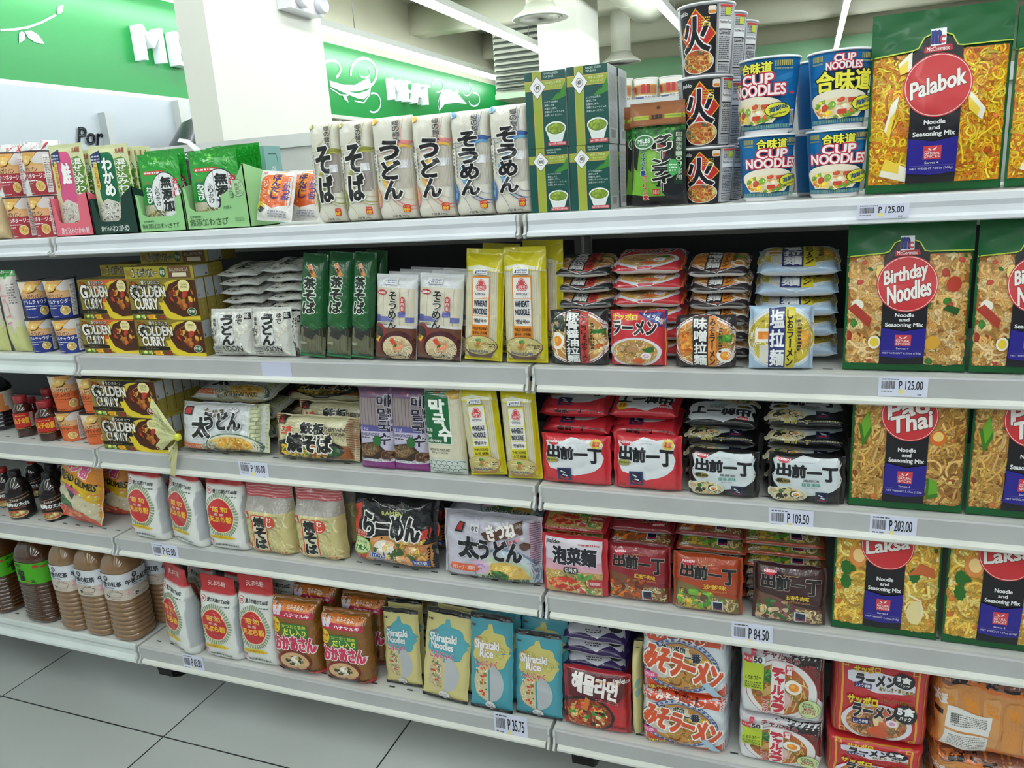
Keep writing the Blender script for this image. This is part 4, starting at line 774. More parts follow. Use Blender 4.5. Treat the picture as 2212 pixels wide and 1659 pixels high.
@pk('sapporo_red')
def _(w, h):
    o = [('P', [(.44, 1), (1, 1), (1, .66)], '2f3a86'), T('しょうゆ味', .6, .84, .98, .93, 'f4f4f4', b=.03, rot=-28), T('サッポロ', .05, .84, .5, .95, 'e8d02c', b=.05), T('ラーメン', .04, .58, .84, .82, '16161a', O('f4f0ec', .05), b=.05, sl=.1), ('L', [(.97, .0), (.97, .85)], .02, 'd8a02c')]
    o += bowl(.46, .26, .46, .27, 'dcdce4', 'c89a50', NOO, 110, .016, .2, ['b87a50', 'c8a07a', 'd8602c'], 8, .06)
    o += [('P', [(.3, .34), (.5, .38), (.55, .28), (.34, .26)], 'b98a62'), ('P', [(.58, .32), (.78, .38), (.8, .28), (.66, .25)], '2f6a30'), ('E', .66, .2, .09, .065, 'f0e8ec'), ('E', .66, .2, .05, .035, 'd890a8'), ('E', .66, .2, .03, .02, 'f0e8ec'), ('P', [(.4, .1), (.5, .17), (.64, .1), (.55, .05)], 'd8602c')]
    return pack(w, h, o, 'c9303a', 'd8d0cc', 24)
# ---------------------------------------------------------------- third shelf
def panel(c, u0=.08, u1=.92, v0=.3, v1=.97): return ('P', [(u0, v1-.1), (u0+.06, v1-.06), (.25, v1-.12), (.45, v1), (.65, v1-.05), (u1-.06, v1-.02), (u1, v1-.12), (u1-.03, v1-.25), (u1, v0+.28), (u1-.03, v0+.14), (u1-.12, v0+.03), (.7, v0-.04), (.5, v0-.1), (.3, v0+.0), (.15, v0+.04), (u0+.03, v0+.16), (u0, v0+.3), (u0+.04, v0+.42)], c)
def nissin(u, v, k=1.): return [('P', [(u-.1*k, v+.035*k), (u+.1*k, v+.035*k), (u+.06*k, v-.045*k), (u, v-.065*k), (u-.06*k, v-.045*k)], 'c32c40'), T('NISSIN', u-.085*k, v-.012*k, u+.085*k, v+.026*k, 'fbeeee', b=.03)]
def demae4(u0, v0, u1, v1, c='14161c', o=None): 
    k = (u1-u0)/4; s = (v1-v0); return [T(ch, u0+k*i+k*.05, v0-(i*.1*s if i else 0), u0+k*(i+1)-k*.05, v1-(.06*i*s), c, o, b=.05) for i, ch in enumerate('出前一丁')]
@pk('demae_red')
def _(w, h):
    o = [panel('d9dde2'), ('X', .4, .85, .6, .87, 1, 'a8a8b0')]+demae4(.1, .56, .9, .8)+nissin(.2, .87)+[burst(.82, .87, .085, .1, 16, 'd8c02c'), T('香港', .77, .865, .87, .91, 'c82c2c', b=.03), T('製造', .77, .82, .87, .862, 'c82c2c', b=.03), ('E', .18, .51, .1, .055, '3a4420'), ('E', .18, .51, .094, .05, 'b0ac5a'), T('麻油味', .1, .49, .26, .53, '2a2c14'), ('X', .06, .06, .2, .12, 3, '8a1c24'), T('出前一丁', .24, .0, .66, .03, '2a0c10', b=.04), ('X', .7, .005, .95, .025, 1, '4a1418'),
         ('R', .26, .1, .46, .36, '2a3a6a'), ('R', .28, .12, .44, .34, '12183c'), ('P', [(.29, .2), (.36, .15), (.43, .19), (.43, .13), (.3, .13)], 'a8283c'), ('L', [(.31, .3), (.37, .26), (.33, .22), (.4, .2)], .02, 'd8dce8')]
    return pack(w, h, o, 'cf303c', 'c42c38', 25)
@pk('demae_black')
def _(w, h):
    o = [panel('ccd4d8', .05, .95, .26, .99), ('X', .4, .85, .6, .87, 1, '99a')]+demae4(.1, .58, .9, .82)+nissin(.2, .9)+[('E', .2, .47, .1, .06, '8a7a2c'), T('黑', .12, .44, .2, .51, '14140c', b=.05), T('蒜油', .21, .45, .29, .49, '2a2410', b=.03), T('黑蒜油', .46, .47, .66, .52, '333', b=.01), T('豬骨湯味', .44, .38, .68, .45, '3a9a84', b=.01), ('X', .48, .34, .64, .36, 1, '888')]
    o += bowl(.25, .18, .27, .17, 'd9d8c4', 'd9cfa0', ['e6dcb0', 'd0c488'], 30, .014, .2, ['3f6a34', 'c9a87a', 'c9a87a', '2a2a20'], 12, .05)
    o += egg(.37, .19, .06, .06)+[('B', ('E', .4, .12, .12, .06), ['333028'], 20, .009), ('R', .62, .06, .78, .28, '22304a'), ('R', .64, .08, .76, .26, '0e1430'), ('P', [(.65, .14), (.7, .1), (.76, .14), (.75, .09), (.65, .09)], 'a8283c'), ('L', [(.66, .22), (.71, .19), (.68, .16), (.74, .15)], .016, 'd8dce8'), T('NISSIN', .06, .005, .2, .03, 'a8a05a', b=.02), T('出前一丁', .24, .0, .56, .035, 'c0b65a', b=.04), ('X', .6, .005, .95, .03, 1, '8a844a')]
    return pack(w, h, o, '16161a', '1e1e22', 26)
@pk('demae_purple')
def _(w, h):
    o = [panel('c9cad4', .04, .96, .3, .99)]+demae4(.12, .6, .88, .82)+nissin(.84, .3)+[('E', .2, .8, .1, .08, '333'), ('X', .4, .86, .66, .93, 2, '333'), rr(.12, .06, .9, .15, 'a8a070', .5), T('NISSIN DEMAE RAMEN', .15, .075, .87, .135, '1a1420', b=.02), ('R', 0, 0, 1, .03, 'd8d8d8')]
    return pack(w, h, o, '34225c', 'd0d0d4', 27)
@pk('tanuki')
def _(w, h):
    o = [('R', .84, .0, 1, 1, 'c9cfa4')]+[('L', [(.86, .08*i), (.98, .08*i+.02)], .004, '5a6a4a') for i in range(1, 12)]+[('L', [(.86+.05*(i % 2), .08*i), (.86+.05*(i % 2), .08*i+.08)], .004, '5a6a4a') for i in range(1, 12)]+[('R', .1, .74, .2, .92, '1e1c1c'), ('R', .115, .76, .185, .9, 'b83034'), ('P', [(.04, .09), (.08, .03), (.36, .01), (.36, .12), (.08, .16)], 'd8703c'), T('3食スープ・天かす付', .09, .04, .34, .11, 'f6e8dc'), ('E', .66, .12, .3, .27, '5a7a70'), ('E', .66, .11, .29, .255, 'dcd8c0'), ('E', .64, .12, .25, .2, 'd8b868'), ('N', ('E', .5, .07, .2, .12), ['d8d8c0', 'b8c8a0', 'e8e4d0'], 30, .02, .2), ('B', ('E', .68, .16, .2, .16), ['d89a2c', 'e0b04a', 'c8842a', 'e8c468'], 80, .025), T('たぬき', .36, .72, .57, .88, '4a3c20', O('e8e8e4', .03), b=.04), ('E', .68, .86, .06, .055, '444'), ('E', .68, .86, .055, .05, 'e4e6e6'), T('ゆで', .64, .835, .72, .885, '333', b=.01), T('太', .22, .28, .42, .68, '15181c', O('eceeee', .04), b=.05), T('うどん', .36, .46, .76, .8, '15181c', O('eceeee', .04), b=.06), T('FUTO UDON TANUKI', .44, .005, .84, .06, '24302c', b=.02)]
    return P_bag(w, h, .06, o, 'd6dadb', 'c9cfae', 'crisp', .009, 31, mu=(.03, .05), mv=(0, .02), pu=7, eu=.5, pv=5, ev=.45, cr=.002, wob=.001)
@pk('teppan')
def _(w, h):
    o = [('R', 0, 0, 1, 1, 'd3cda4'), ('N', ('R', .08, .45, .9, .9), ['ddd6ac', 'c9c294', 'e6e0bc'], 40, .03, .3, 1, None, .85)]
    for i in range(24):
        for u in (.0, .9): o.append(('R', u, .02+i*.041, u+.1, .04+i*.041, '9a5c3c'))
    o += [('P', [(.02, .06), (.04, .34), (.16, .4), (.8, .4), (.92, .36), (.95, .06)], '9a5c2c'), ('E', .47, .26, .42, .27, '201e20'), ('E', .47, .24, .36, .22, '2c2a28'), ('N', ('E', .44, .22, .32, .2), ['e0b82c', 'd0a024', 'e8cc5a'], 90, .018, .2), ('B', ('E', .46, .22, .28, .17), ['d8642c', '2f6a30', 'e8d8b0', '3f7a38', '8a4a24'], 22, .04), ('B', ('E', .78, .24, .1, .14), ['1f4a24', '2f5a2c'], 16, .04), ('R', .1, .82, .2, .98, '2a1c14'), ('R', .12, .84, .18, .96, 'b83034'), T('3食', .16, .64, .3, .78, 'c8402c', O('e8e4cc', .03), b=.04, sl=.2), ('L', [(.16, .6), (.3, .63)], .012, 'c8402c'), T('鉄板', .4, .62, .68, .86, '16161a', O('ece8d8', .05), b=.05), T('焼そば', .24, .2, .76, .6, '16161a', O('ece8d8', .06), b=.06), T('TEPPAN', .7, .7, .9, .78, '3a2c1c', b=.02), T('YAKISOBA', .72, .6, .9, .67, '3a2c1c', b=.02), ('L', [(.8, .9), (.6, .5), (.62, .2)], .004, 'f0f0f0')]
    return P_bag(w, h, .06, o, 'd3cda4', 'c4b58c', 'crisp', .009, 32, mu=(.04, .06), mv=(0, .02), pu=7, eu=.5, pv=5, ev=.45, cr=.002, wob=.001)
@pk('buckwheat')
def _(w, h):
    o = [('R', .02, .48, .98, .86, '9a8c8e')]+[('R', .1*i+.06, .5, .1*i+.075, .86, '77696c') for i in range(9)]+[('R', 0, .86, 1, 1, '7c5c7c'), ('R', .36, .9, .54, .98, 'b0607a'), ('R', .02, .45, .98, .53, '5a5894'), T('메밀 そば', .04, .465, .34, .505, 'e0dcec'), ('R', 0, .1, 1, .46, 'c2bcd4'), T('BUCKWHEAT NOODLE', .02, .405, .66, .44, '24204a', b=.02), ('X', .04, .37, .4, .395, 1, '444'), VT('메밀국수', .66, .3, .98, .9, '221c2e', O('d8d4e4', .03), b=.03),
         ('P', [(.0, .3), (.6, .34), (.9, .2), (.5, .1), (0, .12)], '3a2a22'), ('P', [(.04, .28), (.56, .32), (.7, .24), (.4, .15), (.04, .17)], '6a4c34'), ('N', ('E', .34, .235, .28, .07), ['a0805c', '86684a', 'b4946c'], 46, .02, .3, .5), ('E', .86, .17, .17, .07, '8a6444'), ('E', .86, .175, .15, .055, '4a2c20'), burst(.6, .35, .14, .07, 8, '2f6a38'), ('R', 0, .095, 1, .125, 'e4e2ec'), T('NET WT/POIDS NET : 300 g · 10.58 oz', .02, .1, .96, .12, '26202e', b=.01), ('R', 0, 0, 1, .09, '8a2c84')]
    return P_bag(w, h, .03, o, '9c86a4', '7c5c7c', 'film', .009, 33, mu=(.03, .03), mv=(.02, .04), pu=5, eu=.5, pv=8, ev=.5, cr=.001)
@pk('makguksu')
def _(w, h):
    o = [('R', .0, .2, 1, 1, 'ddd8c0')]+[('R', .68+i*.03, .22, .685+i*.03, .98, 'c4bca0') for i in range(10)]+[('R', .03, .36, .72, .99, 'e4ecdc'), ('R', .05, .37, .7, .98, '14663a'), ('R', .3, .93, .5, .99, 'b83a4a'), ('P', [(.62, .92), (.74, .99), (.95, .98), (.95, .87), (.75, .87)], 'c8a03c'), T('막', .2, .72, .58, .86, 'f6f8f2', b=.05), T('국', .28, .57, .58, .7, 'f6f8f2', b=.05), T('수', .4, .4, .72, .56, 'f6f8f2', b=.05), T('素麵', .08, .5, .24, .54, 'e4ecdc'), T('Mak', .03, .44, .22, .48, 'f4f6f2', b=.02), T('Kuk-soo', .06, .385, .46, .43, 'f4f6f2', b=.02), T('NET WT / POIDS NET:', .12, .285, .68, .31, '33301c', b=.015), T('453 g · 16 oz (1 lb)', .18, .25, .6, .275, '33301c', b=.015), ('R', 0, 0, 1, .19, 'd2dcd6')]
    for j in range(4):
        for i in range(7): o.append(('L', [(.14*i+(.07 if j % 2 else 0)+.075*math.cos(math.radians(a)), .015+.045*j+.028*math.sin(math.radians(a))) for a in range(0, 181, 20)], .012, '56706a'))
    return P_bag(w, h, .035, o, 'ddd8c0', 'd0ccb8', 'film', .009, 34, mu=(.01, .01), mv=(.02, .04), pu=6, eu=.5, pv=9, ev=.5, cr=.0008)
# ---------------------------------------------------------------- fourth shelf
@pk('breadcrumbs')
def _(w, h):
    o = [('P', [(0, 1), (1, 1), (1, .58), (0, .78)], 'e08a1c'), ('P', [(0, .8), (1, .6), (1, .3), (.55, .5), (0, .6)], 'd8b01c'), ('P', [(0, .6), (.55, .5), (1, .3), (1, 0), (0, 0)], 'cfc4a4'), ('B', ('R', .02, .1, .98, .5), ['d8ceb0', 'c4b890', 'e4dcc4'], 90, .02), T('パン粉', .26, .76, .82, .96, 'e8508a', O('f8ece4', .06), b=.05, rot=-14), T('BREAD CRUMBS', .14, .6, .94, .7, '26200c', b=.03, rot=-14), ('P', [(.34, .48), (.46, .58), (.56, .48), (.46, .36)], '2a3a30'), ('P', [(.3, .52), (.6, .44), (.62, .5), (.32, .58)], 'c8507a'), ('P', [(.02, .28), (.2, .4), (.46, .3), (.5, .22), (.3, .2)], '2c5a2c'), ('P', [(.2, .26), (.3, .36), (.48, .28)], '3f7a38'),
         ('P', [(0, 0), (1, 0), (.9, .1), (.6, .2), (.3, .24), (.05, .2)], 'd8502c'), ('B', ('R', .02, .0, .9, .2), ['e07a4a', 'd0401c', 'e8a07a', 'c83424'], 26, .07), ('P', [(.55, .98), (.9, .93), (.95, 1), (.6, 1)], '2a3a20'), T('CHOICE', .6, .955, .9, .985, 'e0d8a0', rot=-8)]
    return P_bag(w, h, .06, o, 'e08a1c', 'c86a2c', 'crisp', .009, 41, mu=(.02, .03), mv=(.03, .04), pu=3, eu=.6, pv=3, ev=.5, cr=.0025, wob=.0015)
def flour(w, h, fold=None):
    g = [T('天ぷら粉', .26, .88, .76, .94, 'f6dcd8', b=.02), ('E', .16, .735, .075, .042, 'c82c38', 24), ('E', .16, .735, .062, .034, 'eee8e4', 24), ('R', .12, .738, .2, .748, 'c82c38'), ('R', .12, .722, .2, .732, 'c82c38'), T('愛され続けて60年', .27, .71, .9, .755, '2a2c2a', b=.03), ('X', .66, .665, .9, .69, 1, '5a6a5a'),
         ('S', .47, .45, .36, .45, 44, '8a9c72', 1.06), ('E', .47, .45, .36, .36*w/h*1.06, 'e4dcb8', 48), ('E', .47, .45, .34, .34*w/h*1.06, 'c5252c', 48), T('昭 和', .3, .5, .68, .56, 'ecc03a', b=.03), T('即 席', .34, .455, .58, .485, 'f2e6e0', b=.01), T('天ぷら粉', .17, .375, .77, .445, 'f2c636', b=.045), cloud(.45, .185, .34, .024, 7, .05, 'e2c41c'), T('カラッと揚がる天ぷら', .2, .175, .7, .196, 'b8641c'), T('700g', .05, .125, .22, .155, 'd04a7a', b=.03), ('X', .05, .09, .24, .12, 2, 'd88aa0'), T('昭和産業株式会社', .26, .075, .86, .1, '2c2c2c', b=.02)]
    S, body = bag(w, h, w*.55, seed=42, pu=5, eu=.4, pv=16, ev=.35, cr=.0012, taper=.05, wob=.0006, top=([0, .12, .55, .82, .86, 1], [.92, 1, .95, .35, .16, .1]), fold=fold)
    b = body('dfe2de', 'd8dad6', 30, 40)
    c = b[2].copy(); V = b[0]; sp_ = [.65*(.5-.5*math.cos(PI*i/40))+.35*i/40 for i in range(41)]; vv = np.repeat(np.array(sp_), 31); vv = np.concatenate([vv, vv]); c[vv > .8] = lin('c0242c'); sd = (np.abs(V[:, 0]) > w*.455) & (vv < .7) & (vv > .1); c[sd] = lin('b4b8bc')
    N1 = len(V)//2; up = lambda f: min(vv[i] for i in f) >= .795
    rows = art(g[1:], w, h, S, .006, .00008, 42); of = art.last; tp = art(g[:1], w, h, S, .006, .00008, 42)
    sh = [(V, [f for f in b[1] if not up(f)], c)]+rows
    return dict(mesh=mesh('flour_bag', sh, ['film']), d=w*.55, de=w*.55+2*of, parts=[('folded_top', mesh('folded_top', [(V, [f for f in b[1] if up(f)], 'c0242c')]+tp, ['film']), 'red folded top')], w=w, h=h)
D['flour'] = flour
D['flour_low'] = lambda w, h: flour(w, h, .2)
@pk('yakisoba')
def _(w, h):
    o = [('R', 0, .0, 1, .62, 'd0c48a'), ('N', ('R', .04, .04, .96, .62), ['d8cc94', 'c8bc80', 'dfd6a4'], 90, .02, .3, 1, None, .85), ('R', 0, .62, 1, .82, 'a8a29a'), ]+[rr(.22, .06, .56, .58, 'cc5438', .12), rr(.245, .075, .535, .565, 'd9d2aa', .1), VT('焼そば', .27, .1, .51, .56, '16161a', O('ece6cc', .03), b=.06), ('E', .62, .5, .12, .085, 'd04a34'), VT('むし', .57, .43, .67, .57, 'f6ece4', b=.03), rr(.06, .52, .18, .62, 'c8403c', .1), T('麺', .08, .535, .16, .605, 'f4e8e4'), ('R', .0, .1, .17, .17, 'd0543c'), T('3食入', .01, .11, .16, .16, 'f8ece0', b=.03), ('R', .64, .04, .92, .1, 'dcc890'), T('冷蔵不要', .66, .05, .9, .09, 'c8643c')]
    return P_bag(w, h, .075, o, 'd0c48a', 'b8ac7c', 'crisp', .009, 43, mu=(.0, .02), mv=(.0, .02), pu=6, eu=.45, pv=10, ev=.5, cr=.0018, wob=.0008, top=([0, .6, .68, .82, 1], [1, 1, .7, .3, .08]), parts=[('striped_header', [('R', 0, .8, 1, 1, 'c05058')]+[('R', 0, .82+.035*i, 1, .83+.035*i, 'e0a8a8') for i in range(5)], 'film', 'red striped header')])
@pk('black_ramen')
def _(w, h):
    o = [('R', 0, 0, 1, 1, '15151b'), ('P', [(0, 0), (0, .8), (.2, .86), (.14, .5), (.24, .3), (.3, .0)], 'd23c2c'), ('P', [(.8, .5), (1, .62), (1, .45), (.82, .42)], 'd23c2c'), ('P', [(.3, .38), (.55, .44), (.98, .34), (.98, .03), (.22, .03)], 'c98a4c'), ('N', ('R', .6, .1, .95, .44), ['e8c25a', 'd8a83c'], 40, .016, .25, .5, 1.5), ('B', ('R', .3, .04, .95, .36), ['e0a070', 'd8b48a', 'e8c490', 'c87a4c', '3a5a30'], 36, .07), ('E', .46, .26, .12, .1, 'ece2d4'), ('B', ('E', .46, .26, .09, .08), ['e8c87a', 'f4ece0'], 10, .035), T('らーめん', .22, .4, .86, .72, '14151c', O('eceae6', .06), b=.06), T('RAMEN', .44, .72, .68, .78, 'c8d07a', b=.02), T('醤油味', .07, .38, .26, .46, 'c82c24', O('f0e0d0', .04), b=.04), ('E', .17, .25, .14, .13, '7aa83c'), ('E', .17, .25, .125, .115, 'c9dca0'), T('3食入', .1, .18, .26, .25, '1c6a34', b=.04), T('スープ付', .1, .27, .25, .31, '1c6a34'), T('1min.!', .28, .1, .46, .19, '2a4a9a', O('f0f0ee', .05), b=.04), T('EasyCooking', .34, .045, .6, .09, '2a4a9a', O('f0f0ee', .04), b=.02), ('R', .78, .06, .95, .14, '2a4a9a'), T('冷蔵不要', .795, .075, .935, .125, 'f4f4f4'), ('L', [(.7, .33), (.98, .36)], .012, 'b8743c'), ('L', [(.3, .92), (.6, .8), (.9, .88)], .004, 'ddd')]
    return P_bag(w, h, .08, o, '15151b', '2a1a1c', 'crisp', .009, 44, mu=(.03, .03), mv=(0, .03), pu=7, eu=.5, pv=7, ev=.42, cr=.0028, wob=.002)
@pk('kitsune')
def _(w, h):
    o = [('R', .0, 0, 1, 1, 'c6c4d2'), ('R', .9, .0, 1, 1, 'd4c4d0')]+[('R', .91, .02+i*.033, .99, .034+i*.033, '9a6a8c') for i in range(28)]+[('E', .68, .16, .32, .38, '7a90a8'), ('E', .68, .15, .305, .355, 'c2d0d8'), ('E', .66, .12, .27, .3, 'b8c8a8'), ('E', .43, .22, .1, .12, 'd8b8d4'), ('L', [(.43+.05*math.cos(t/3)*(1-t/24), .21+.06*math.sin(t/3)*(1-t/24)) for t in range(20)], .008, 'a878b0'), ('P', [(.52, .12), (.54, .3), (.7, .34), (.84, .28), (.92, .1), (.7, .05)], 'd8b45c'), ('B', ('R', .55, .08, .88, .3), ['e0c070', 'd0a84a'], 14, .06), ('B', ('E', .6, .12, .12, .08), ['2c5a28', '4a8a3c', '3f7a34'], 26, .035), ('P', [(.44, .74), (.84, .96), (.86, .78), (.5, .6)], '5a3a2c'), T('きつね', .5, .68, .78, .9, 'f4eeea', b=.05, rot=14), ('P', [(.58, .59), (.84, .74), (.84, .68), (.6, .54)], 'd89aa8'), T('手打ち風', .64, .61, .8, .67, '4a2430', rot=14), ('P', [(.16, .72), (.22, .88), (.28, .88), (.25, .72)], '221c20'), ('P', [(.18, .75), (.22, .86), (.26, .86), (.24, .75)], 'b02c34'), ('R', .34, .74, .42, .86, 'd8d8e0'), T('ゆで', .35, .76, .41, .84, '222', b=.03), burst(.87, .6, .055, .07, 6, '5a3a2c'), T('太', .22, .36, .42, .66, '15161e', O('dcdce4', .03), b=.06), T('うどん', .42, .36, .84, .64, '15161e', O('dcdce4', .03), b=.06), ('P', [(.12, .18), (.14, .26), (.4, .24), (.42, .18), (.38, .13), (.14, .15)], 'd8603c'), T('3食スープ・油揚付', .15, .16, .38, .23, 'f6e6dc'), T('FUTO UDON KITSUNE', .44, .02, .9, .085, '1c2a28', O('b8c8c0', .02), b=.02)]
    return P_bag(w, h, .065, o, 'c6c4d2', 'b8a8c0', 'crisp', .009, 45, mu=(.03, .04), mv=(0, .02), pu=7, eu=.5, pv=6, ev=.42, cr=.002, wob=.001)
@pk('paldo')
def _(w, h):
    o = [('R', .04, .0, .96, .1, 'b82836'), ('R', .07, .06, .93, .97, 'd4ccd6'), T('paldo 김치면', .12, .01, .5, .05, 'f0e4e4', b=.02), ('E', .65, .03, .12, .025, 'f0e0e0', 20), ('E', .65, .03, .112, .02, 'b82836', 20), T('泡菜味', .58, .018, .72, .042, 'f0e0e0'), ('R', .07, .42, .93, .62, 'd8a4b4'), ('R', .07, .03, .93, .44, 'c9a060'), ('N', ('R', .07, .03, .93, .42), ['e0cc7a', 'd0b860', 'e8dc9c'], 80, .016, .22), T('paldo', .1, .87, .3, .95, '2a2a34', b=.03), ('X', .58, .88, .9, .92, 1, 'b83a44')]+[T(ch, .2+.22*i, .56, .41+.22*i, .84, '1a1c28', O('e8e0e8', .03), b=.05) for i, ch in enumerate('泡菜麵')]+[('B', ('E', .36, .2, .26, .14), ['c8402c', 'd8603c', 'b83024', 'e08a5a'], 40, .06), ('B', ('R', .55, .3, .8, .42), ['3f7a34', '5a9a44'], 16, .04), ('B', ('R', .55, .04, .85, .16), ['e8d8c0', 'c8404c', '6a9a4c'], 10, .06), rr(.36, .4, .58, .52, '16181e', .4), T('김치면', .385, .42, .555, .5, 'f4f4f0', b=.03), ('R', .74, .2, .93, .34, 'b82c38'), T('韓國泡菜味', .755, .24, .915, .3, 'f4e0e0')]
    return pack(w, h, o, 'c42c38', 'c8a878', 46)
def demae_c(w, h, c, sub, en, seed, food, bits, fb):
    o = [('P', [(.03, .03), (.97, .03), (.97, .3), (.6, .36), (.3, .5), (.03, .56)], fb), ('N', ('R', .05, .05, .95, .32), ['d8c08a', 'c4a86c', 'e4d4a8'], 60, .016, .2), ('B', ('R', .05, .05, .62, .44), food, 30, .08), ('B', ('R', .05, .05, .9, .3), bits, 16, .04), ('P', [(.03, .97), (.97, .97), (.97, .36), (.62, .38), (.3, .5), (.03, .56)], c)]+demae4(.12, .64, .92, .86, '141216', O('cbb8b0', .022))+nissin(.24, .9)+[('X', .42, .86, .62, .88, 1, 'c8a060'), T(sub, .46, .46, .78, .54, 'e8c83a', b=.02), T(en, .44, .41, .8, .44, 'c88a4a'), ('R', .58, .08, .74, .26, 'cdd4de'), ('R', .6, .09, .73, .24, '141a3c'), ('P', [(.61, .14), (.66, .11), (.72, .14), (.72, .1), (.61, .1)], 'a8283c'), ('X', .05, .03, .2, .08, 2, 'ddd')]
    return pack(w, h, o, c, 'b8bcc0', seed)
D['demae_beef'] = lambda w, h: demae_c(w, h, '8a1c28', '紅燒牛肉味', 'ROAST BEEF FLAVOUR', 47, ['c85a1c', 'd8701c', '7a3a24', '8a4a30', '6a2c1c'], ['3f6a2c', '8a5a3a'], '7a4a2c')
D['demae_satay'] = lambda w, h: demae_c(w, h, 'a8401c', '沙爹味', 'SATAY FLAVOUR', 48, ['4a8a2c', '6aa83c', 'c8a02c', '5a4030', 'd0b040'], ['6a9a34', 'd8b83c'], '7a6a3c')
D['demae_spice'] = lambda w, h: demae_c(w, h, '3a1a20', '五香牛肉味', 'FIVE SPICES BEEF FLAVOUR', 49, ['2f6a2c', '5a3034', '6a3a3c', 'c8a878', '3f7a34'], ['8a5a54', 'c8b090'], '6a4a3c')
# ---------------------------------------------------------------- bottom shelf
@pk('miso')
def _(w, h):
    o = [('R', 0, .0, 1, 1, '8a5a24'), ('R', .04, .86, .96, .97, 'd8d0c8'), ('R', .05, .87, .95, .965, 'd8782c'), ('R', .05, .79, .95, .875, 'c02c4a'), ('L', [(.12, .95), (.14, .82)], .07, 'd8d4e0'), ('L', [(.24, .95), (.22, .82)], .07, 'd8d4e0'), ('L', [(.1, .87), (.28, .88)], .05, 'd8d4e0'), T('おみそなら…', .4, .9, .82, .945, 'f8ecdc'), T('ハナマルキ', .36, .81, .88, .855, 'fbeef0', b=.04), ('E', .12, .68, .13, .11, 'e2c41c'), T('合わせ', .02, .67, .22, .72, 'b83c1c', b=.03), T('だし', .06, .61, .19, .66, 'b83c1c', b=.03), rr(.26, .54, .82, .72, '2f7a34', .15), T('かつおと昆布', .29, .655, .79, .705, 'e8e04a', b=.01), T('だし入り', .31, .56, .78, .645, 'f0ec5a', O('1c5a24', .03), b=.03), T('おかあさん', .08, .35, .94, .54, 'd0305a', O('f6e8e6', .06), b=.06),
         ('E', .48, .16, .34, .16, '2a2028'), ('E', .48, .2, .36, .15, '7a241c'), ('E', .48, .195, .31, .12, 'cfa878'), ('B', ('E', .48, .2, .2, .08), ['e8e4d8', '3f4a2c', 'd8d4c8', '2f3a24'], 18, .05), ('R', 0, .0, .16, .07, 'c83034'), ('R', .72, .0, 1, .07, 'c83034'), ('X', .7, .08, .95, .11, 1, '3a2a14')]
    return P_bag(w, h, .07, o, '8a5a24', '7a4f22', 'crisp', .008, 51, mu=(.01, .01), mv=(.0, .04), pu=7, eu=.45, pv=9, ev=.45, cr=.0014, wob=.0008)
def shira(w, h, bg, cl, word, tc, rice):
    o = [cloud(.52, .64, .43, .2, 7, .07, cl), ('P', [(.4, .8), (.46, .9), (.54, .9), (.6, .8)], cl)]
    if rice: o += [('L', [(.36+.1*math.cos(t/2.5)*(1-t/40), .72+.06*math.sin(t/2.5)*(1-t/40)) for t in range(26)], .008, '8a8a4a'), ('L', [(.74+.12*math.cos(t/2.5)*(1-t/40), .62+.07*math.sin(t/2.5)*(1-t/40)) for t in range(26)], .008, '8a8a4a')]
    o += [('P', [(.5+.32*math.cos(a), .3+.2*math.sin(a)) for a in np.linspace(-1.57, 1.57, 16)], 'b4b8bc'), ('P', [(.46-.34*math.cos(a), .3+.2*math.sin(a)) for a in np.linspace(-1.57, 1.57, 16)]+[(.46, .5), (.46, .1)], 'd0c098'), ('N' if not rice else 'B', ('R', .16, .14, .45, .46), ['dccca0', 'c8b484', 'e8dcbc'], 90, .018)+((.15,) if not rice else ()), ('B', ('R', .18, .14, .44, .46), ['c8402c', 'd8583c', '5a7a3c'], 10 if not rice else 22, .035),
          T('Shirataki', .14, .655, .72, .74, 'f2f2ee', O('c890a8' if rice else '6a9ab0', .025), b=.03), T(word, .18 if not rice else .28, .57, .66 if not rice else .58, .65, 'f2f2ee', O('c890a8' if rice else '6a9ab0', .025), b=.03), T('こんにゃく', .16, .47, .68, .545, tc, O('e8e8dc', .03), b=.03), T('instant', .16, .755, .3, .775, 'c8505a'), ('X', .05, .86, .16, .9, 1, '555'), ('E', .5, .06, .12, .05, 'e6e6e4'), ('X', .42, .045, .58, .08, 2, '889')]
    return P_bag(w, h, .026, o, bg, bg, 'satin', .008, 52, mu=(.02, .02), mv=(.02, .04), pu=3, eu=.6, pv=3.5, ev=.6, cr=.0012, wob=.001, parts=[('top_seal', [('R', 0, .945, 1, 1, '16161a')], 'crisp', 'glossy black top seal'), ('bottom_seal', [('R', 0, 0, 1, .035, '16161a')], 'crisp', 'glossy black bottom seal')])
D['shira_noodle'] = lambda w, h: shira(w, h, 'd2c888', '5aa8b4', 'Noodles', 'd0407a', 0)
D['shira_rice'] = lambda w, h: shira(w, h, '4fa0b0', 'ccc272', 'Rice', 'd05a5a', 1)
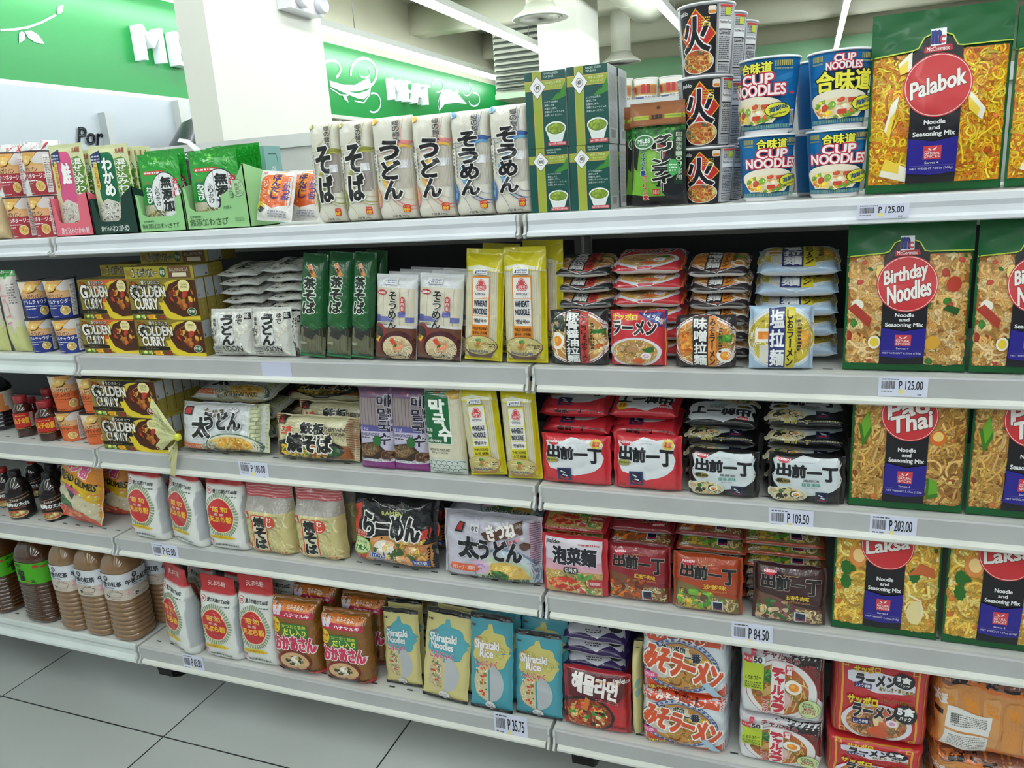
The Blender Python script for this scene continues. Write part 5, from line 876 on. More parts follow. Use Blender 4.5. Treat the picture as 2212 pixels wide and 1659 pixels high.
@pk('seafood')
def _(w, h):
    o = [('R', .04, .03, .96, .97, 'a81c2c'), ('R', .5, .03, .96, .5, 'c02430'), ('P', [(.04, .97), (.96, .97), (.96, .7), (.8, .52), (.04, .56)], '5a1420'), ('E', .36, .28, .42, .3, '1c1414'), ('E', .36, .28, .38, .26, '8a2c14'), ('N', ('E', .36, .28, .37, .25), ['d8642c', 'c84a1c', 'e8924a'], 100, .015, .2), ('B', ('E', .36, .28, .33, .22), ['3f8a34', 'e8d8a0', 'd83c24', 'd8b060', '5aa044', '2a1c14', 'e0a050'], 44, .05), ('P', [(.3, .36), (.36, .58), (.42, .54), (.38, .34)], 'd8742c'), T('해물라면', .16, .62, .82, .92, 'f6f0ee', b=.05, rot=-6), T('paldo', .76, .87, .98, .94, 'e8e4e2', b=.04), T('더 얼큰하고 시원한', .5, .84, .86, .88, 'd8963c'), ('X', .5, .52, .84, .58, 2, 'c86a6a'), ('X', .72, .1, .94, .16, 2, '5a0c14')]
    return pack(w, h, o, 'a81c2c', '8a1824', 53)
@pk('sapporo_ichiban')
def _(w, h):
    o = [('R', 0, .0, 1, 1, 'd4dae0'), ('R', 0, .82, 1, 1, 'd8502c'), ('P', [(0, 0), (1, 0), (1, .26), (.85, .12), (.5, .04), (.2, .14), (0, .26)], 'd8502c'), ('E', .46, .47, .44, .42, '3a508a', 48), ('E', .46, .47, .43, .405, 'd4dae0', 48)]
    o += [('R', .46+.41*math.cos(a)-.016, .47+.385*math.sin(a)-.016, .46+.41*math.cos(a)+.016, .47+.385*math.sin(a)+.016, '4a66a4') for a in np.linspace(0, 2*PI, 40)[:-1]]
    o += [('E', .46, .47, .385, .36, '3a508a', 48), ('E', .46, .47, .375, .35, 'c4883c', 48), ('N', ('E', .46, .4, .36, .27), ['d8a04a', 'c88a34', 'e4b868'], 80, .014, .22), ('B', ('E', .6, .56, .22, .16), ['e0b83a', 'd8a82c'], 40, .03), ('B', ('R', .3, .62, .6, .78), ['2f6a34', 'd8d4b8', 'd0ccb0'], 22, .06), ('E', .24, .38, .13, .13, 'cfc8c0'), ('E', .2, .66, .11, .09, 'e4dcc8'), ('E', .2, .66, .06, .06, 'e0a83a'), T('サッポロ', .24, .7, .52, .79, '182038', O('eceae4', .04), b=.05, rot=-6), T('一番', .48, .57, .7, .7, '182038', O('eceae4', .04), b=.04), T('みそラーメン', .06, .3, .92, .66, 'd8542c', O('f6f2ea', .07), b=.08, rot=-12), ('P', [(.7, .26), (.78, .3), (.94, .08), (.86, .04)], 'a8c8dc'), ('E', .1, .28, .1, .055, 'd8508a'), ('X', .04, .25, .16, .31, 3, 'f8e4ec'), T('5個パック', .1, .07, .3, .13, 'f0d83c', O('3a2c10', .04), b=.04), T('とっておき', .32, .04, .44, .1, 'f8dcd0'),
          T('みそラーメン', .2, .86, .74, .95, 'f0e0d8', b=.04, rot=-5), T('サッポロ一番', .4, .94, .68, .985, '3a1c14', b=.02, rot=-4)]
    return P_bag(w, h, .14, o, 'd4dae0', 'c9ced2', 'film', .01, 54, mu=(.0, .0), mv=(0, 0), pu=18, eu=.34, pv=16, ev=.34, cr=.0018, wob=.0012)
@pk('charumera')
def _(w, h):
    o = [('R', .0, 0, 1, 1, 'd6d8dc'), ('P', [(.42, .98), (.98, .98), (.98, .4), (.8, .6)], '2a1c22'), ('P', [(.5, .8), (.98, .78), (.98, .3), (.85, .5)], '7a2420'), ('R', .0, .9, .6, 1, 'c8c4c8'), ('E', .5, .42, .42, .42, 'b03a44', 48), ('E', .5, .42, .412, .412, 'e6e4e4', 48), ('E', .48, .43, .34, .35, 'b8642c', 48), ('N', ('E', .48, .43, .33, .34), ['d8a850', 'c8923c', 'e4c078'], 110, .014, .2), ('B', ('R', .24, .5, .46, .7), ['2f5a2c', '4a8a3c', '5a9a48'], 26, .06), ('P', [(.26, .38), (.4, .5), (.44, .44), (.3, .3)], 'c8a060'), ('E', .52, .3, .1, .12, 'c8a49c'), ('E', .52, .31, .08, .09, 'd8b8ae')]+egg(.64, .5, .1, .1)
    o += [rr(.38, .1, .54, .82, 'eae6e6', .05), VT('チャルメラ', .39, .12, .53, .74, 'c8283c', O('f4f0f0', .05), b=.07), rr(.55, .66, .63, .8, 'c8303c', .1), VT('明星', .56, .67, .62, .79, 'f6eeee', b=.04), VT('しょうゆ', .28, .1, .35, .32, 'c8404c', O('f0e8e4', .04), b=.03), T('チャルメラ', .28, .86, .7, .93, '7a1c2c', O('e8e0e0', .03), b=.05, rot=-5), T('しょうゆ', .72, .8, .88, .84, 'c8304a', b=.03), ('R', .05, .78, .16, .88, 'c8303c'), T('トミカ', .065, .81, .145, .85, 'f6eeee', b=.04), ('R', .16, .78, .3, .88, 'eceef0'), T('50', .17, .79, .27, .87, '22262a', b=.05), ('R', .05, .4, .29, .78, 'b8cc2c'), T('くろネコカー', .07, .54, .26, .6, '22261a', b=.03), ('X', .07, .42, .27, .52, 3, '5a6a1c'), ('E', .83, .24, .13, .13, '7a9a5a'), ('E', .83, .24, .122, .122, 'c8d89a'), T('自分流に', .75, .295, .87, .325, '2c4a2c'), T('あとがけ!', .74, .255, .88, .288, '2c4a2c', b=.02), T('秘伝の', .76, .215, .9, .25, 'b8405a', b=.03), T('スパイス', .74, .17, .9, .21, 'b8405a', b=.03), rr(.14, .9, .2, .97, 'c8304a', .2), T('明星', .13, .875, .21, .895, 'b8405a')]
    return P_bag(w, h, .14, o, 'd6d8dc', 'c4c6ca', 'film', .01, 55, mu=(.0, .0), mv=(0, 0), pu=18, eu=.34, pv=18, ev=.32, cr=.0016, wob=.001)
@pk('sapporo_five')
def _(w, h):
    o = [('L', [(.1, .06), (.1, .95)], .022, 'd8a02c'), ('L', [(.87, .06), (.87, .95)], .022, 'd8a02c'), ('L', [(.04, .04), (.04, .9)], .01, 'b8801c'), ('L', [(.94, .04), (.94, .9)], .01, 'b8801c'), ('L', [(.1, .95), (.87, .95)], .008, 'c8902c')]
    for u, v in ((.13, .92), (.84, .9), (.12, .12), (.84, .08)): o += [('R', u-.035, v-.03, u+.035, v+.03, 'd8b43c'), ('R', u-.02, v-.018, u+.02, v+.018, 'b83028')]
    o += [('P', [(.15, .84), (.2, .86), (.7, .84), (.84, .76), (.84, .68), (.7, .63), (.45, .62), (.28, .68), (.15, .74)], 'dcd8e4'), T('サッポロ', .22, .84, .48, .91, 'e0c82c', b=.05), T('ラーメン', .24, .7, .64, .82, '18161c', b=.06, sl=.1), ('E', .72, .8, .11, .09, '18161c'), T('5食', .65, .79, .79, .86, 'f4f4f4', b=.04), T('パック', .67, .74, .78, .775, 'f4f4f4', b=.02), rr(.22, .66, .4, .72, '2c2660', .1), T('しょうゆ味', .235, .668, .385, .71, 'f4f4f6', b=.03), T('おいしさ・まとめて!!', .48, .655, .84, .7, '2a1c10', O('e0c83c', .04), b=.02)]
    o += bowl(.47, .26, .36, .23, 'd8d4dc', 'b8683c', ['c88a50', 'b8743c', 'd8a46c'], 90, .014, .2, ['c8603c', 'b87a5a', '6a8a4a', 'd8c090'], 16, .05)
    o += [('E', .63, .28, .06, .045, 'e8dce4'), ('E', .63, .28, .03, .022, 'd090b0'), ('P', [(.36, .16), (.5, .24), (.62, .12), (.5, .06)], 'd0562c'), T('サッポロ', .16, .46, .47, .56, 'e8cc2c', O('4a1c14', .03), b=.06), T('ラーメン', .22, .32, .66, .46, '16161a', O('e8e0e4', .035), b=.06, sl=.1), ('E', .76, .42, .12, .11, '16161a'), T('5食', .68, .41, .85, .5, 'f4f4f4', b=.05), T('パック', .7, .35, .82, .395, 'f4f4f4', b=.03), T('おいしさ・まとめて!!', .52, .53, .82, .57, '2a1410', O('e0b83c', .03), b=.02), rr(.22, .235, .4, .3, '2c2660', .1), T('しょうゆ味', .235, .245, .385, .288, 'f4f4f6', b=.03)]
    return P_bag(w, h, .14, o, 'c02c34', 'a82430', 'film', .01, 56, mu=(.0, .0), mv=(0, 0), pu=18, eu=.34, pv=14, ev=.36, cr=.0016, wob=.001)
@pk('orange_multi')
def _(w, h):
    o = [('R', 0, 0, 1, .12, 'd8702c'), ('R', 0, .84, 1, 1, '8a5a4a'), ('P', [(0, .9), (0, 1), (.2, .98), (.55, .84), (1, .8), (1, .76), (.5, .8), (.2, .88)], 'd8742c'), T('ラーメン', .25, .83, .9, .93, '1c1818', b=.05, rot=-8, mir=1), ('E', .2, .9, .08, .06, '1c1818')]
    for i in range(5): o += [rr(.05+.19*i, .14, .21+.19*i, .8-.03*i, ('d89a5a', 'd08a44')[i % 2], .2, 3), ('P', [(.07+.19*i, .76-.03*i), (.18+.19*i, .7-.03*i), (.2+.19*i, .56-.03*i), (.1+.19*i, .62-.03*i)], 'dc8a24')]
    o += [('P', [(.1, .3), (.5, .26), (.5, .06), (.08, .1)], 'e4e2de'), ('X', .13, .12, .48, .26, 7, '8a8480'), ('P', [(.12, .58), (.52, .52), (.5, .28), (.1, .33)], 'e6e4e0'), ('X', .15, .36, .48, .5, 6, '77726e'), ('C', .15, .4, .22, .5, '444'), ('R', .0, .46, .08, .52, '2a2422'), T('大盛', .02, .6, .12, .74, 'e8e0dc', b=.04)]
    return P_bag(w, h, .16, o, 'cf8a48', 'c07a3c', 'crisp', .01, 57, mu=(.0, .0), mv=(0, 0), pu=12, eu=.38, pv=10, ev=.4, cr=.0035, wob=.002)

# ---------------------------------------------------------------- bottles and jars
def P_bottle(w, h, prof, n, sq, c, m, label, ops, lc, cap, capc, A=.8, seed=1, nop=None):
    R = w/2; sh = [lathe([(R*a, h*b) for a, b in prof], n, c, 0, sq)]
    z0, z1 = label; lp = []
    rr_ = lambda z: np.interp(z, [h*b for a, b in prof], [R*a for a, b in prof])
    lab = lathe([(float(rr_(h*z))+.0012, h*z) for z in np.linspace(z0, z1, 8)], n, lc, 0, sq)
    F = [f for f in lab[1] if len(f) == 4]; wa = 2*A*R; S0 = cyl(lambda z: rr_(z)+.0012, A, sq)(wa)
    S1 = lambda x, z, o=0.: S0(x, np.asarray(z)+h*z0, o)
    lp = [(lab[0], F, lab[2])]+art(ops, wa, h*(z1-z0), S1, .005, .00008, seed, 0, .0003)
    if sq > 2.5: lp += art(ops, wa, h*(z1-z0), lambda x, z, o=0.: S1(x, z, o)[:, [1, 0, 2]]*np.array([-1, 1, 1]), .005, .00008, seed, 0, .0003)
    cz, cr_, ch = cap
    cp = [lathe([(R*cr_*.6, h*cz), (R*cr_, h*cz+.001), (R*cr_, h*(cz+ch)-.003), (R*cr_*.92, h*(cz+ch)), (.001, h*(cz+ch))], 32, capc)]
    return dict(mesh=None, d=w, w=w, h=h, parts=[('bottle', mesh('bottle', sh, [m]), None), ('label', mesh('label', lp, ['satin']), None), ('cap', mesh('cap', cp, ['plastic']), None)])
def ribs(a, b, n, r=1., dp=.035): 
    P = []
    for i in range(n):
        z = a+(b-a)*i/n; s = (b-a)/n; P += [(r, z+s*.1), (r, z+s*.7), (r-dp, z+s*.85)]
    return P
@pk('green_tea')
def _(w, h):
    pr = [(.7, .0), (.9, .008), (.97, .03)]+ribs(.04, .43, 9, 1, .09)+[(1, .44), (.98, .45), (.98, .68), (1, .7), (.98, .73), (.86, .8), (.6, .87), (.33, .91), (.3, .93), (.3, .96)]
    o = [VT('おーいお', .22, .36, .42, .92, '1c2a14', b=.02), VT('お茶', .3, .1, .52, .66, '1a2614', b=.05), T('2L', .72, .08, .86, .2, '24401c', b=.03), rr(.56, .06, .64, .16, 'c8502c', .4), rr(.06, .76, .18, .86, 'b83c2c'), rr(.84, .78, .98, .92, 'a8402c'), ('X', .2, .92, .5, .96, 1, '2c5a1c')]
    return P_bottle(w, h, pr, 56, 3.0, '4a2a12', 'tea', (.455, .675), o, '4aa81c', (.955, .3, .045), 'd8e4d4')
@pk('milk_tea')
def _(w, h):
    pr = [(.72, .0), (.92, .008), (.98, .03)]+ribs(.04, .42, 8, 1, .1)+[(1, .43), (.985, .44), (.985, .72), (1, .735), (.97, .77), (.82, .84), (.55, .9), (.36, .93), (.34, .96)]
    o = [('R', 0, 0, 1, .42, 'c9bcae'), T('午後の紅茶', .06, .55, .94, .74, '2a2c34', b=.03), ('E', .38, .85, .09, .1, '333644'), ('E', .38, .86, .05, .06, 'a8a8b0'), T('MILK TEA', .26, .46, .68, .52, '55565e'), ('L', [(.4, .2), (.5, .34), (.75, .36), (.9, .3)], .012, '3a3c40'), ('L', [(.5, .12), (.85, .16), (.92, .28), (.84, .32)], .012, '3a3c40'), ('L', [(.46, .14), (.5, .06), (.82, .08)], .012, '44464a'), ('B', ('E', .34, .2, .12, .12), ['3a3c40', '77777a', 'c8c8c8'], 12, .04), ('B', ('R', .02, .2, .2, .4), ['d8a0b0', 'e0b8c0'], 6, .05), ('L', [(.5, .42), (.56, .34), (.62, .42)], .012, '555'), ('L', [(.7, .42), (.74, .34), (.8, .42)], .012, '555')]
    return P_bottle(w, h, pr, 56, 2.9, '8a6a4a', 'tea', (.445, .715), o, 'd4d8de', (.955, .34, .045), 'b83a34')
@pk('black_sauce')
def _(w, h):
    pr = [(.75, .0), (.95, .01), (1, .04), (1, .55), (.98, .62), (.85, .74), (.5, .84), (.42, .87), (.42, .9)]
    o = [('P', [(0, .6), (1, .84), (1, .8), (0, .56)], 'a8845c'), ('P', [(0, .72), (1, .96), (1, .93), (0, .69)], '8a6a4a'), T('焼肉のたれ', .06, .46, .92, .62, 'f0f0ee', O('1a181a', .04), b=.05), T('エバラ', .3, .68, .6, .76, 'e0dcd8', b=.03), T('YAKINIKU 辛口', .3, .38, .78, .44, 'c86a4a'), ('E', .44, .16, .4, .15, 'c8b890'), ('E', .44, .18, .36, .13, 'b8583c'), ('B', ('E', .44, .18, .34, .12), ['c86a4a', 'd88a6a', 'a84a30', 'c8c88a', '8a9a5a'], 34, .08)]
    return P_bottle(w, h, pr, 48, 2.15, '1e1416', 'tea', (.05, .58), o, '1d1b1d', (.88, .5, .12), '1c1a1c', 1.15)
@pk('red_sauce')
def _(w, h):
    q = D['black_sauce'](w, h); p = q['parts']
    c = [lathe([(w*.15, h*.88), (w*.25, h*.881), (w*.25, h*.985), (w*.23, h), (.001, h)], 32, 'b8302c')]
    q['parts'] = p[:2]+[('cap', mesh('cap', c, ['plastic']), 'red cap')]; return q
@pk('kimchi_jar')
def _(w, h):
    pr = [(.8, .0), (.96, .015), (1, .05), (1, .6), (.96, .68), (.68, .78), (.62, .8), (.62, .84)]
    o = [('R', 0, 0, 1, .12, '2a1414'), T('キムチの素', .06, .36, .8, .74, 'e8b03a', b=.05), ('R', .84, .1, 1, .98, 'c8c8c4'), ('X', .85, .15, .99, .9, 9, '777'), ('X', .1, .03, .78, .09, 1, 'd8b050'), ('X', .3, .82, .7, .9, 1, 'e0c060')]
    return P_bottle(w, h, pr, 44, 2.2, '3f1a12', 'tea', (.2, .6), o, 'b82c28', (.815, .7, .185), 'a02c34', 1.25)
@pk('soy_bottle')
def _(w, h):
    pr = [(.75, .0), (.95, .01), (1, .04)]+ribs(.05, .3, 4, 1, .04)+[(1, .31), (.99, .32), (.99, .66), (1, .68), (.95, .74), (.6, .84), (.5, .87), (.48, .9)]
    o = [('R', 0, 0, 1, .26, 'd8824a'), ('R', .5, .26, .9, .9, 'd88a50'), VT('追いがつお', .1, .08, .46, .94, '1a1614', b=.05), ('R', .62, .3, .78, .86, '8ab83c'), VT('つゆ', .64, .36, .76, .8, '2a4a1c', b=.03)]
    return P_bottle(w, h, pr, 48, 2.3, '18141a', 'tea', (.325, .655), o, 'e0d8cc', (.88, .56, .12), 'c8602c', 1.0)
@pk('jelly_bag')
def _(w, h):
    o = [('R', 0, 0, 1, .34, 'ccd08a'), ('P', [(0, .3), (.4, .4), (1, .3), (1, .4), (0, .46)], 'd8d8b8'), ('L', [(.36, .84), (.36, .7), (.62, .7)], .05, 'd8909a'), ('L', [(.36, .62), (.5, .66), (.62, .6), (.62, .46), (.36, .44)], .05, 'd8909a'), ('L', [(.36, .36), (.64, .38), (.64, .3)], .05, 'd8909a'), ('P', [(.62, .2), (.8, .3), (.9, .9), (.75, .9)], 'd8cfc8'), ('X', .72, .6, .95, .85, 8, '777'), ('R', 0, .93, 1, 1, '3aa84a'), ('B', ('R', 0, .9, 1, 1), ['3fb84c', 'e8eee8', '2a9a3c'], 16, .07)]
    return P_bag(w, h, .045, o, 'd8d0c6', 'ccc6bc', 'film', .009, 61, mu=(.02, .02), mv=(.0, .03), pu=3, eu=.55, pv=5, ev=.5, cr=.0012, taper=.1)
@pk('lattice_bag')
def _(w, h):
    o = []
    for i in range(-3, 9): o += [('L', [(.12*i, .5), (.12*i+.3, .98)], .012, 'c8404a'), ('L', [(.12*i+.3, .5), (.12*i, .98)], .012, 'c8404a')]
    return P_bag(w, h, .05, o, 'dcdcdc', 'd0d0d0', 'crisp', .012, 62, mu=(.02, .02), mv=(.02, .02), pu=3, eu=.5, pv=3, ev=.5, cr=.004, wob=.002)
@pk('plain_bag')
def _(w, h): return P_bag(w, h, .05, [('X', .1, .5, .9, .6, 2, 'a88a5a')], 'c9b58a', 'b8a47c', 'film', .012, 63, cr=.002)
D['magenta_pack'] = lambda w, h: P_bag(w, h, .03, [('R', .05, .05, .95, .95, '9a1c44'), T('おかあさん', .15, .4, .85, .62, 'e890a8', O('7a1434', .04), b=.04), T('おかあさん', .2, .06, .8, .2, 'e08aa0', b=.04)], '7c1838', '6a1430', 'crisp', .01, 64, mu=(.03, .03), mv=(.03, .03), cr=.003, wob=.002)

def edge_pouch(w, h):
    S, body = bag(w, h, .1, seed=65, mu=(.0, .0), mv=(.0, .03), pu=3, eu=.5, pv=6, ev=.5, cr=.001)
    return dict(mesh=mesh('pack', [body('cfc58a', 'c4ba80', 14, 26)]+art([('R', 0, .96, 1, 1, '1a1a1e'), ('R', 0, 0, 1, .04, '1a1a1e'), ('E', .8, .6, .3, .1, '8ab0a8')], w, h, S, .008, .00008), ['satin']), d=.1, parts=[], w=w, h=h)
D['edge_pouch'] = edge_pouch
D['black_bag'] = lambda w, h: P_bag(w, h, .05, [('X', .3, .8, .7, .86, 1, '3a3a3c')], '1c1d20', '18191b', 'crisp', .012, 66, mu=(.02, .02), mv=(0, .02), cr=.003, wob=.003)

# ================================================================ placing the goods
PR = {}; INFO = {}; FOLD = {'padthai', 'laksa', 'birthday', 'flour_low'}
ROUND = {'fire_cup', 'blue_cup_a', 'blue_cup_b', 'soup_red', 'soup_blue', 'soup_orange', 'plain_cup', 'green_tea', 'milk_tea', 'black_sauce', 'red_sauce', 'kimchi_jar', 'soy_bottle'}
NAMES = dict(fire_cup='noodle_cup', blue_cup_a='noodle_cup', blue_cup_b='noodle_cup', soup_red='soup_cup', soup_blue='soup_cup', soup_orange='soup_cup', plain_cup='noodle_cup', palabok='seasoning_pouch', birthday='seasoning_pouch', padthai='seasoning_pouch', laksa='seasoning_pouch',
    curry_o='curry_box', curry_g='curry_box', curry_b='curry_box', tea_box='tea_box', teal_box='display_box', tray_pink='display_tray', tray_green='display_tray', tray_lime='display_tray', tray_lime_tall='display_tray', wakame_pink='rice_topping_pouch', wakame_green='rice_topping_pouch', wasabi='rice_topping_pouch', dashi='stock_packet', brick_soba='noodle_bundle', brick_udon='noodle_bundle', brick_somen='noodle_bundle', matcha='tea_pouch',
    udon_bag='udon_bag', udon_flat='udon_bag', tea_soba='dried_noodle_pack', somen='dried_noodle_pack', ottogi_wild='dried_noodle_pack', ottogi_thin='dried_noodle_pack', buckwheat='dried_noodle_pack', makguksu='dried_noodle_pack', tanuki='udon_bag', teppan='fried_noodle_bag', breadcrumbs='bread_crumb_bag', flour='flour_bag', yakisoba='fried_noodle_bag', black_ramen='ramen_bag', kitsune='udon_bag',
    miso='miso_pack', shira_noodle='konjac_pouch', shira_rice='konjac_pouch', sapporo_ichiban='ramen_multipack', charumera='ramen_multipack', sapporo_five='ramen_multipack', orange_multi='ramen_multipack', green_tea='tea_bottle', milk_tea='tea_bottle', black_sauce='sauce_bottle', red_sauce='sauce_bottle', kimchi_jar='sauce_jar', soy_bottle='sauce_bottle', jelly_bag='drink_pouch', lattice_bag='plastic_bag', plain_bag='food_bag', magenta_pack='miso_pack', flour_low='flour_bag', black_bag='plastic_bag', edge_pouch='konjac_pouch')
CATS = dict(noodle_cup='cup noodles', soup_cup='soup cup', seasoning_pouch='pouch', curry_box='box', tea_box='box', display_box='box', display_tray='tray', rice_topping_pouch='pouch', stock_packet='packet', noodle_bundle='noodles', tea_pouch='pouch', udon_bag='noodles', dried_noodle_pack='noodles', fried_noodle_bag='noodles', bread_crumb_bag='bag', flour_bag='bag', ramen_bag='noodles', miso_pack='packet', konjac_pouch='pouch', ramen_multipack='noodles', tea_bottle='bottle', sauce_bottle='bottle', sauce_jar='jar', drink_pouch='pouch', plastic_bag='bag', food_bag='bag', instant_noodle_pack='noodles')
def proto(kind, w, h):
    if kind not in PR: PR[kind] = D[kind](w, h)
    return PR[kind]
def inst(kind, label, loc, rot=(0, 0, 0), sc=(1, 1, 1), group=None):
    p = PR[kind]; nm = NAMES.get(kind, 'instant_noodle_pack')
    o = obj(nm, p['mesh'], None, loc, rot, label=label, category=CATS[nm]); o.scale = [float(q) for q in sc]
    if group: o['group'] = group
    for n, me, lb in p['parts']:
        c = obj(n, me, o)
        if lb: c['label'] = lb
    INFO[o.name] = dict(kind=kind, loc=np.array(loc, float), rot=rot, sc=sc, w=p['w']*sc[0], h=p['h']*sc[2], d=p['d']*sc[1])
    return o
def put(kind, label, k, xl, xr, yb, yt, y=None, lean=0, yaw=0, roll=0, z=None, on_=None, sy=None, group=None, dy=0):
    zb = (ZT[k]+.0004) if z is None else z
    if on_ is not None:
        I = INFO[on_.name]; zb = I['loc'][2]+I['h']+.0006
        if y is None: y = I['loc'][1]-I['d']/2
    xm = (xl+xr)/2
    if y is None: y = float(np.clip(on(xm, yb, 2, zb)[1], 0 if kind in FOLD else .005, .25))
    y += dy
    if kind in ROUND:
        row = yt if 'cup' in kind or 'soup' in kind else yb-(yb-yt)*.2; ym = y+.045
        for _ in range(3):
            x0, x1 = on(xl, row, 1, ym)[0], on(xr, row, 1, ym)[0]; w = (x1-x0)*.985*(1 if 'tea' in kind else math.cos(math.atan2(CX-(x0+x1)/2, ym-CY))); ym = y+w/2
        xc = (x0+x1)/2; h = zat(xc, ym, yt)-zb
    else:
        x0, x1 = on(xl, yb, 1, y)[0], on(xr, yb, 1, y)[0]; w = (x1-x0)*.98; xc = (x0+x1)/2; h = (zat(xc, y+math.sin(math.radians(lean))*.15, yt)-zb)/math.cos(math.radians(lean))
    if k and kind not in FOLD: h = min(h, (ZL[k-1]+.014-zb)/math.cos(math.radians(lean)))
    p = proto(kind, w, h); sx, sz = w/p['w'], h/p['h']; s = sx if kind in ROUND else (sy or 1)
    if kind in ROUND: d = w
    else: d = p['d']*s
    return inst(kind, label, (xc, y+d/2, zb+(.5*d*math.sin(math.radians(lean))+.0008 if lean else 0)+abs(w/2*math.sin(math.radians(roll)))), (math.radians(-lean), math.radians(roll), math.radians(yaw)), (sx, s, sz), group)
def behind(o, label, dy, dx=0, dz=0, group=None, yaw=0, n=1, kind=None):
    I = INFO[o.name]; q = o; P = PR[I['kind']]; dy = max(dy, (P.get('de', P['d'])*I['sc'][1])/math.cos(I['rot'][0])+.001)
    for i in range(n): q = inst(kind or I['kind'], label if isinstance(label, str) else label[i], I['loc']+np.array([dx*(i+1), dy*(i+1), dz*(i+1)]), (I['rot'][0], I['rot'][1], I['rot'][2]+math.radians(yaw)), I['sc'], group)
    return q
def lying(kind, labels, k, xl, xr, yt, y, ntot, group, zb=None, flip=(), seed=0, hw=None, hid='noodle pack lying hidden low in its stack', row=30, jig=1., dk=None, skip=0, tilt=.24):
    """packs lying flat in a stack whose top shows on row yt; labels run from the top pack down"""
    rnd = random.Random(seed); zb = (ZT[k]+.0006) if zb is None else zb
    x0, x1 = on(xl, yt+row, 1, y)[0], on(xr, yt+row, 1, y)[0]; w, xc = (x1-x0)*.97, (x0+x1)/2
    zt = zat(xc, y+.02, yt)
    if k: zt = min(zt, ZL[k-1]+.018)
    dp = hw or w*.78; t = (zt-zb-dp*.55*math.sin(tilt))/ntot*math.cos(tilt)
    p = proto(kind, w, hw or w*.78); out = []
    for i in range(skip, ntot):
        j = ntot-1-i; fl = j in flip; lb = labels[j] if j < len(labels) else hid
        kk = dk[j] if dk and j in dk else kind; q = proto(kk, w, hw or w*.78)
        sx = w/q['w']; sz = (hw or w*.78)/q['h']; dpt = q['h']*sz
        a = rnd.uniform(-2, 2)*jig; xx = xc+rnd.uniform(-.003, .003)*jig; yy = y+rnd.uniform(0, .008)*jig
        th = -tilt if fl else tilt; zc = zb+dp*.5*math.sin(tilt)+t/math.cos(tilt)*(i+.5); c2 = dpt/2*math.cos(tilt)
        yb_ = yy+(2*c2 if fl else 0); zz_ = zc-dpt/2*math.sin(tilt)*(-1 if fl else 1)
        out.append(inst(kk, lb, (xx, yb_, zz_), (-PI/2+th, 0, math.radians(a)+(PI if fl else 0)), (sx, t*(.84 if kk == 'udon_flat' else .93)/q.get('de', q['d']), sz), group))
    return out
def tag(k, xl, xr, yt, yb, text, label, top='', blank=False):
    y = -.0038 if k else -.0145
    a, b = on(xl, yb, 1, y), on(xr, yt, 1, y); w, h = b[0]-a[0], b[2]-a[2]
    S = lambda x, z, o=0.: np.stack([np.asarray(x), np.full(np.shape(x), -.0004-o), np.asarray(z)], 1)
    o = [] if blank else [('C', .06, .4, .34, .8, '333'), T('P '+text, .42, .38, .9, .82, '22242c', b=.015), ('X', .06, .86, .42, .95, 1, '555'), ('X', .06, .22, .3, .32, 1, '777'), T('09', .8, .06, .88, .16, '444'), ('E', .47, .26, .055, .13, 'e4d88a', 16)]
    t = obj('price_tag', mesh('price_tag', [bx(-w/2, -.0004, 0, w/2, .0004, h, 'c4c8de' if blank else 'd3d7ea')]+art(o, w, h, S, 1, .00003, 1, 0, .0001), ['paper'], False), None, ((a[0]+b[0])/2, y, a[2]), label=label, category='price tag', group='shelf price tags')
    return t

# ---------------------------------------------------------------- top shelf
G = 'soup cups at the left end of the top shelf'
a = put('soup_red', 'red soup cup at the left end of the lower row on the top shelf', 0, 3, 78, 515, 425, .03, group=G)
b = put('soup_red', 'red soup cup with a white badge standing beside the pink tray, lower row', 0, 56, 128, 510, 422, .035, group=G)
put('soup_red', 'red corn soup cup at the far left edge, upper row of the top shelf', 0, -18, 46, 425, 330, on_=a, group=G)
put('soup_red', 'red corn soup cup with yellow lettering panel touching the pink salmon pouch, upper row', 0, 42, 116, 422, 326, on_=b, group=G)
put('plain_bag', 'tan paper bag cut off by the left picture edge on the top shelf', 0, -60, 8, 515, 428, .03)
put('lattice_bag', 'clear bag with red lattice print behind the red soup cups', 0, -60, 150, 490, 312, .22)
tp = put('tray_pink', 'pink open display tray holding salmon rice topping pouches', 0, 122, 205, 507, 415, .02)
tg = put('tray_green', 'dark green open display tray holding seaweed rice topping pouches', 0, 205, 302, 503, 405, .02)
tl = put('tray_lime', 'light green display tray with low sides, left of the taller one', 0, 303, 405, 499, 408, .02)
tt = put('tray_lime_tall', 'light green display tray with tall sloping right side and oval emblem', 0, 406, 545, 497, 352, .02)
def inside(t, kind, dxs, hk, wk, dys, labels, group, roll=0, yaws=None):
    I = INFO[t.name]; w = I['w']*wk
    for i, (dx, dy) in enumerate(zip(dxs, dys)):
        h = zat(I['loc'][0], I['loc'][1], hk[i])-I['loc'][2]; p = proto(kind, w, h)
        inst(kind, labels[i], I['loc']+np.array([dx, -I['d']/2+dy, .0026]), (math.radians(-1), math.radians(roll if i == 0 else 0), math.radians(yaws[i] if yaws else 0)), (w/p['w'], .5, h/p['h']), group)
inside(tp, 'wakame_pink', (-.002, .002, .003), (314, 330, 334), .88, (.018, .036, .054), ['pink salmon rice topping pouch tilted at the front of the pink tray', 'salmon rice topping pouch second in the pink tray', 'salmon rice topping pouch rearmost in the pink tray'], 'pouches in the pink tray')
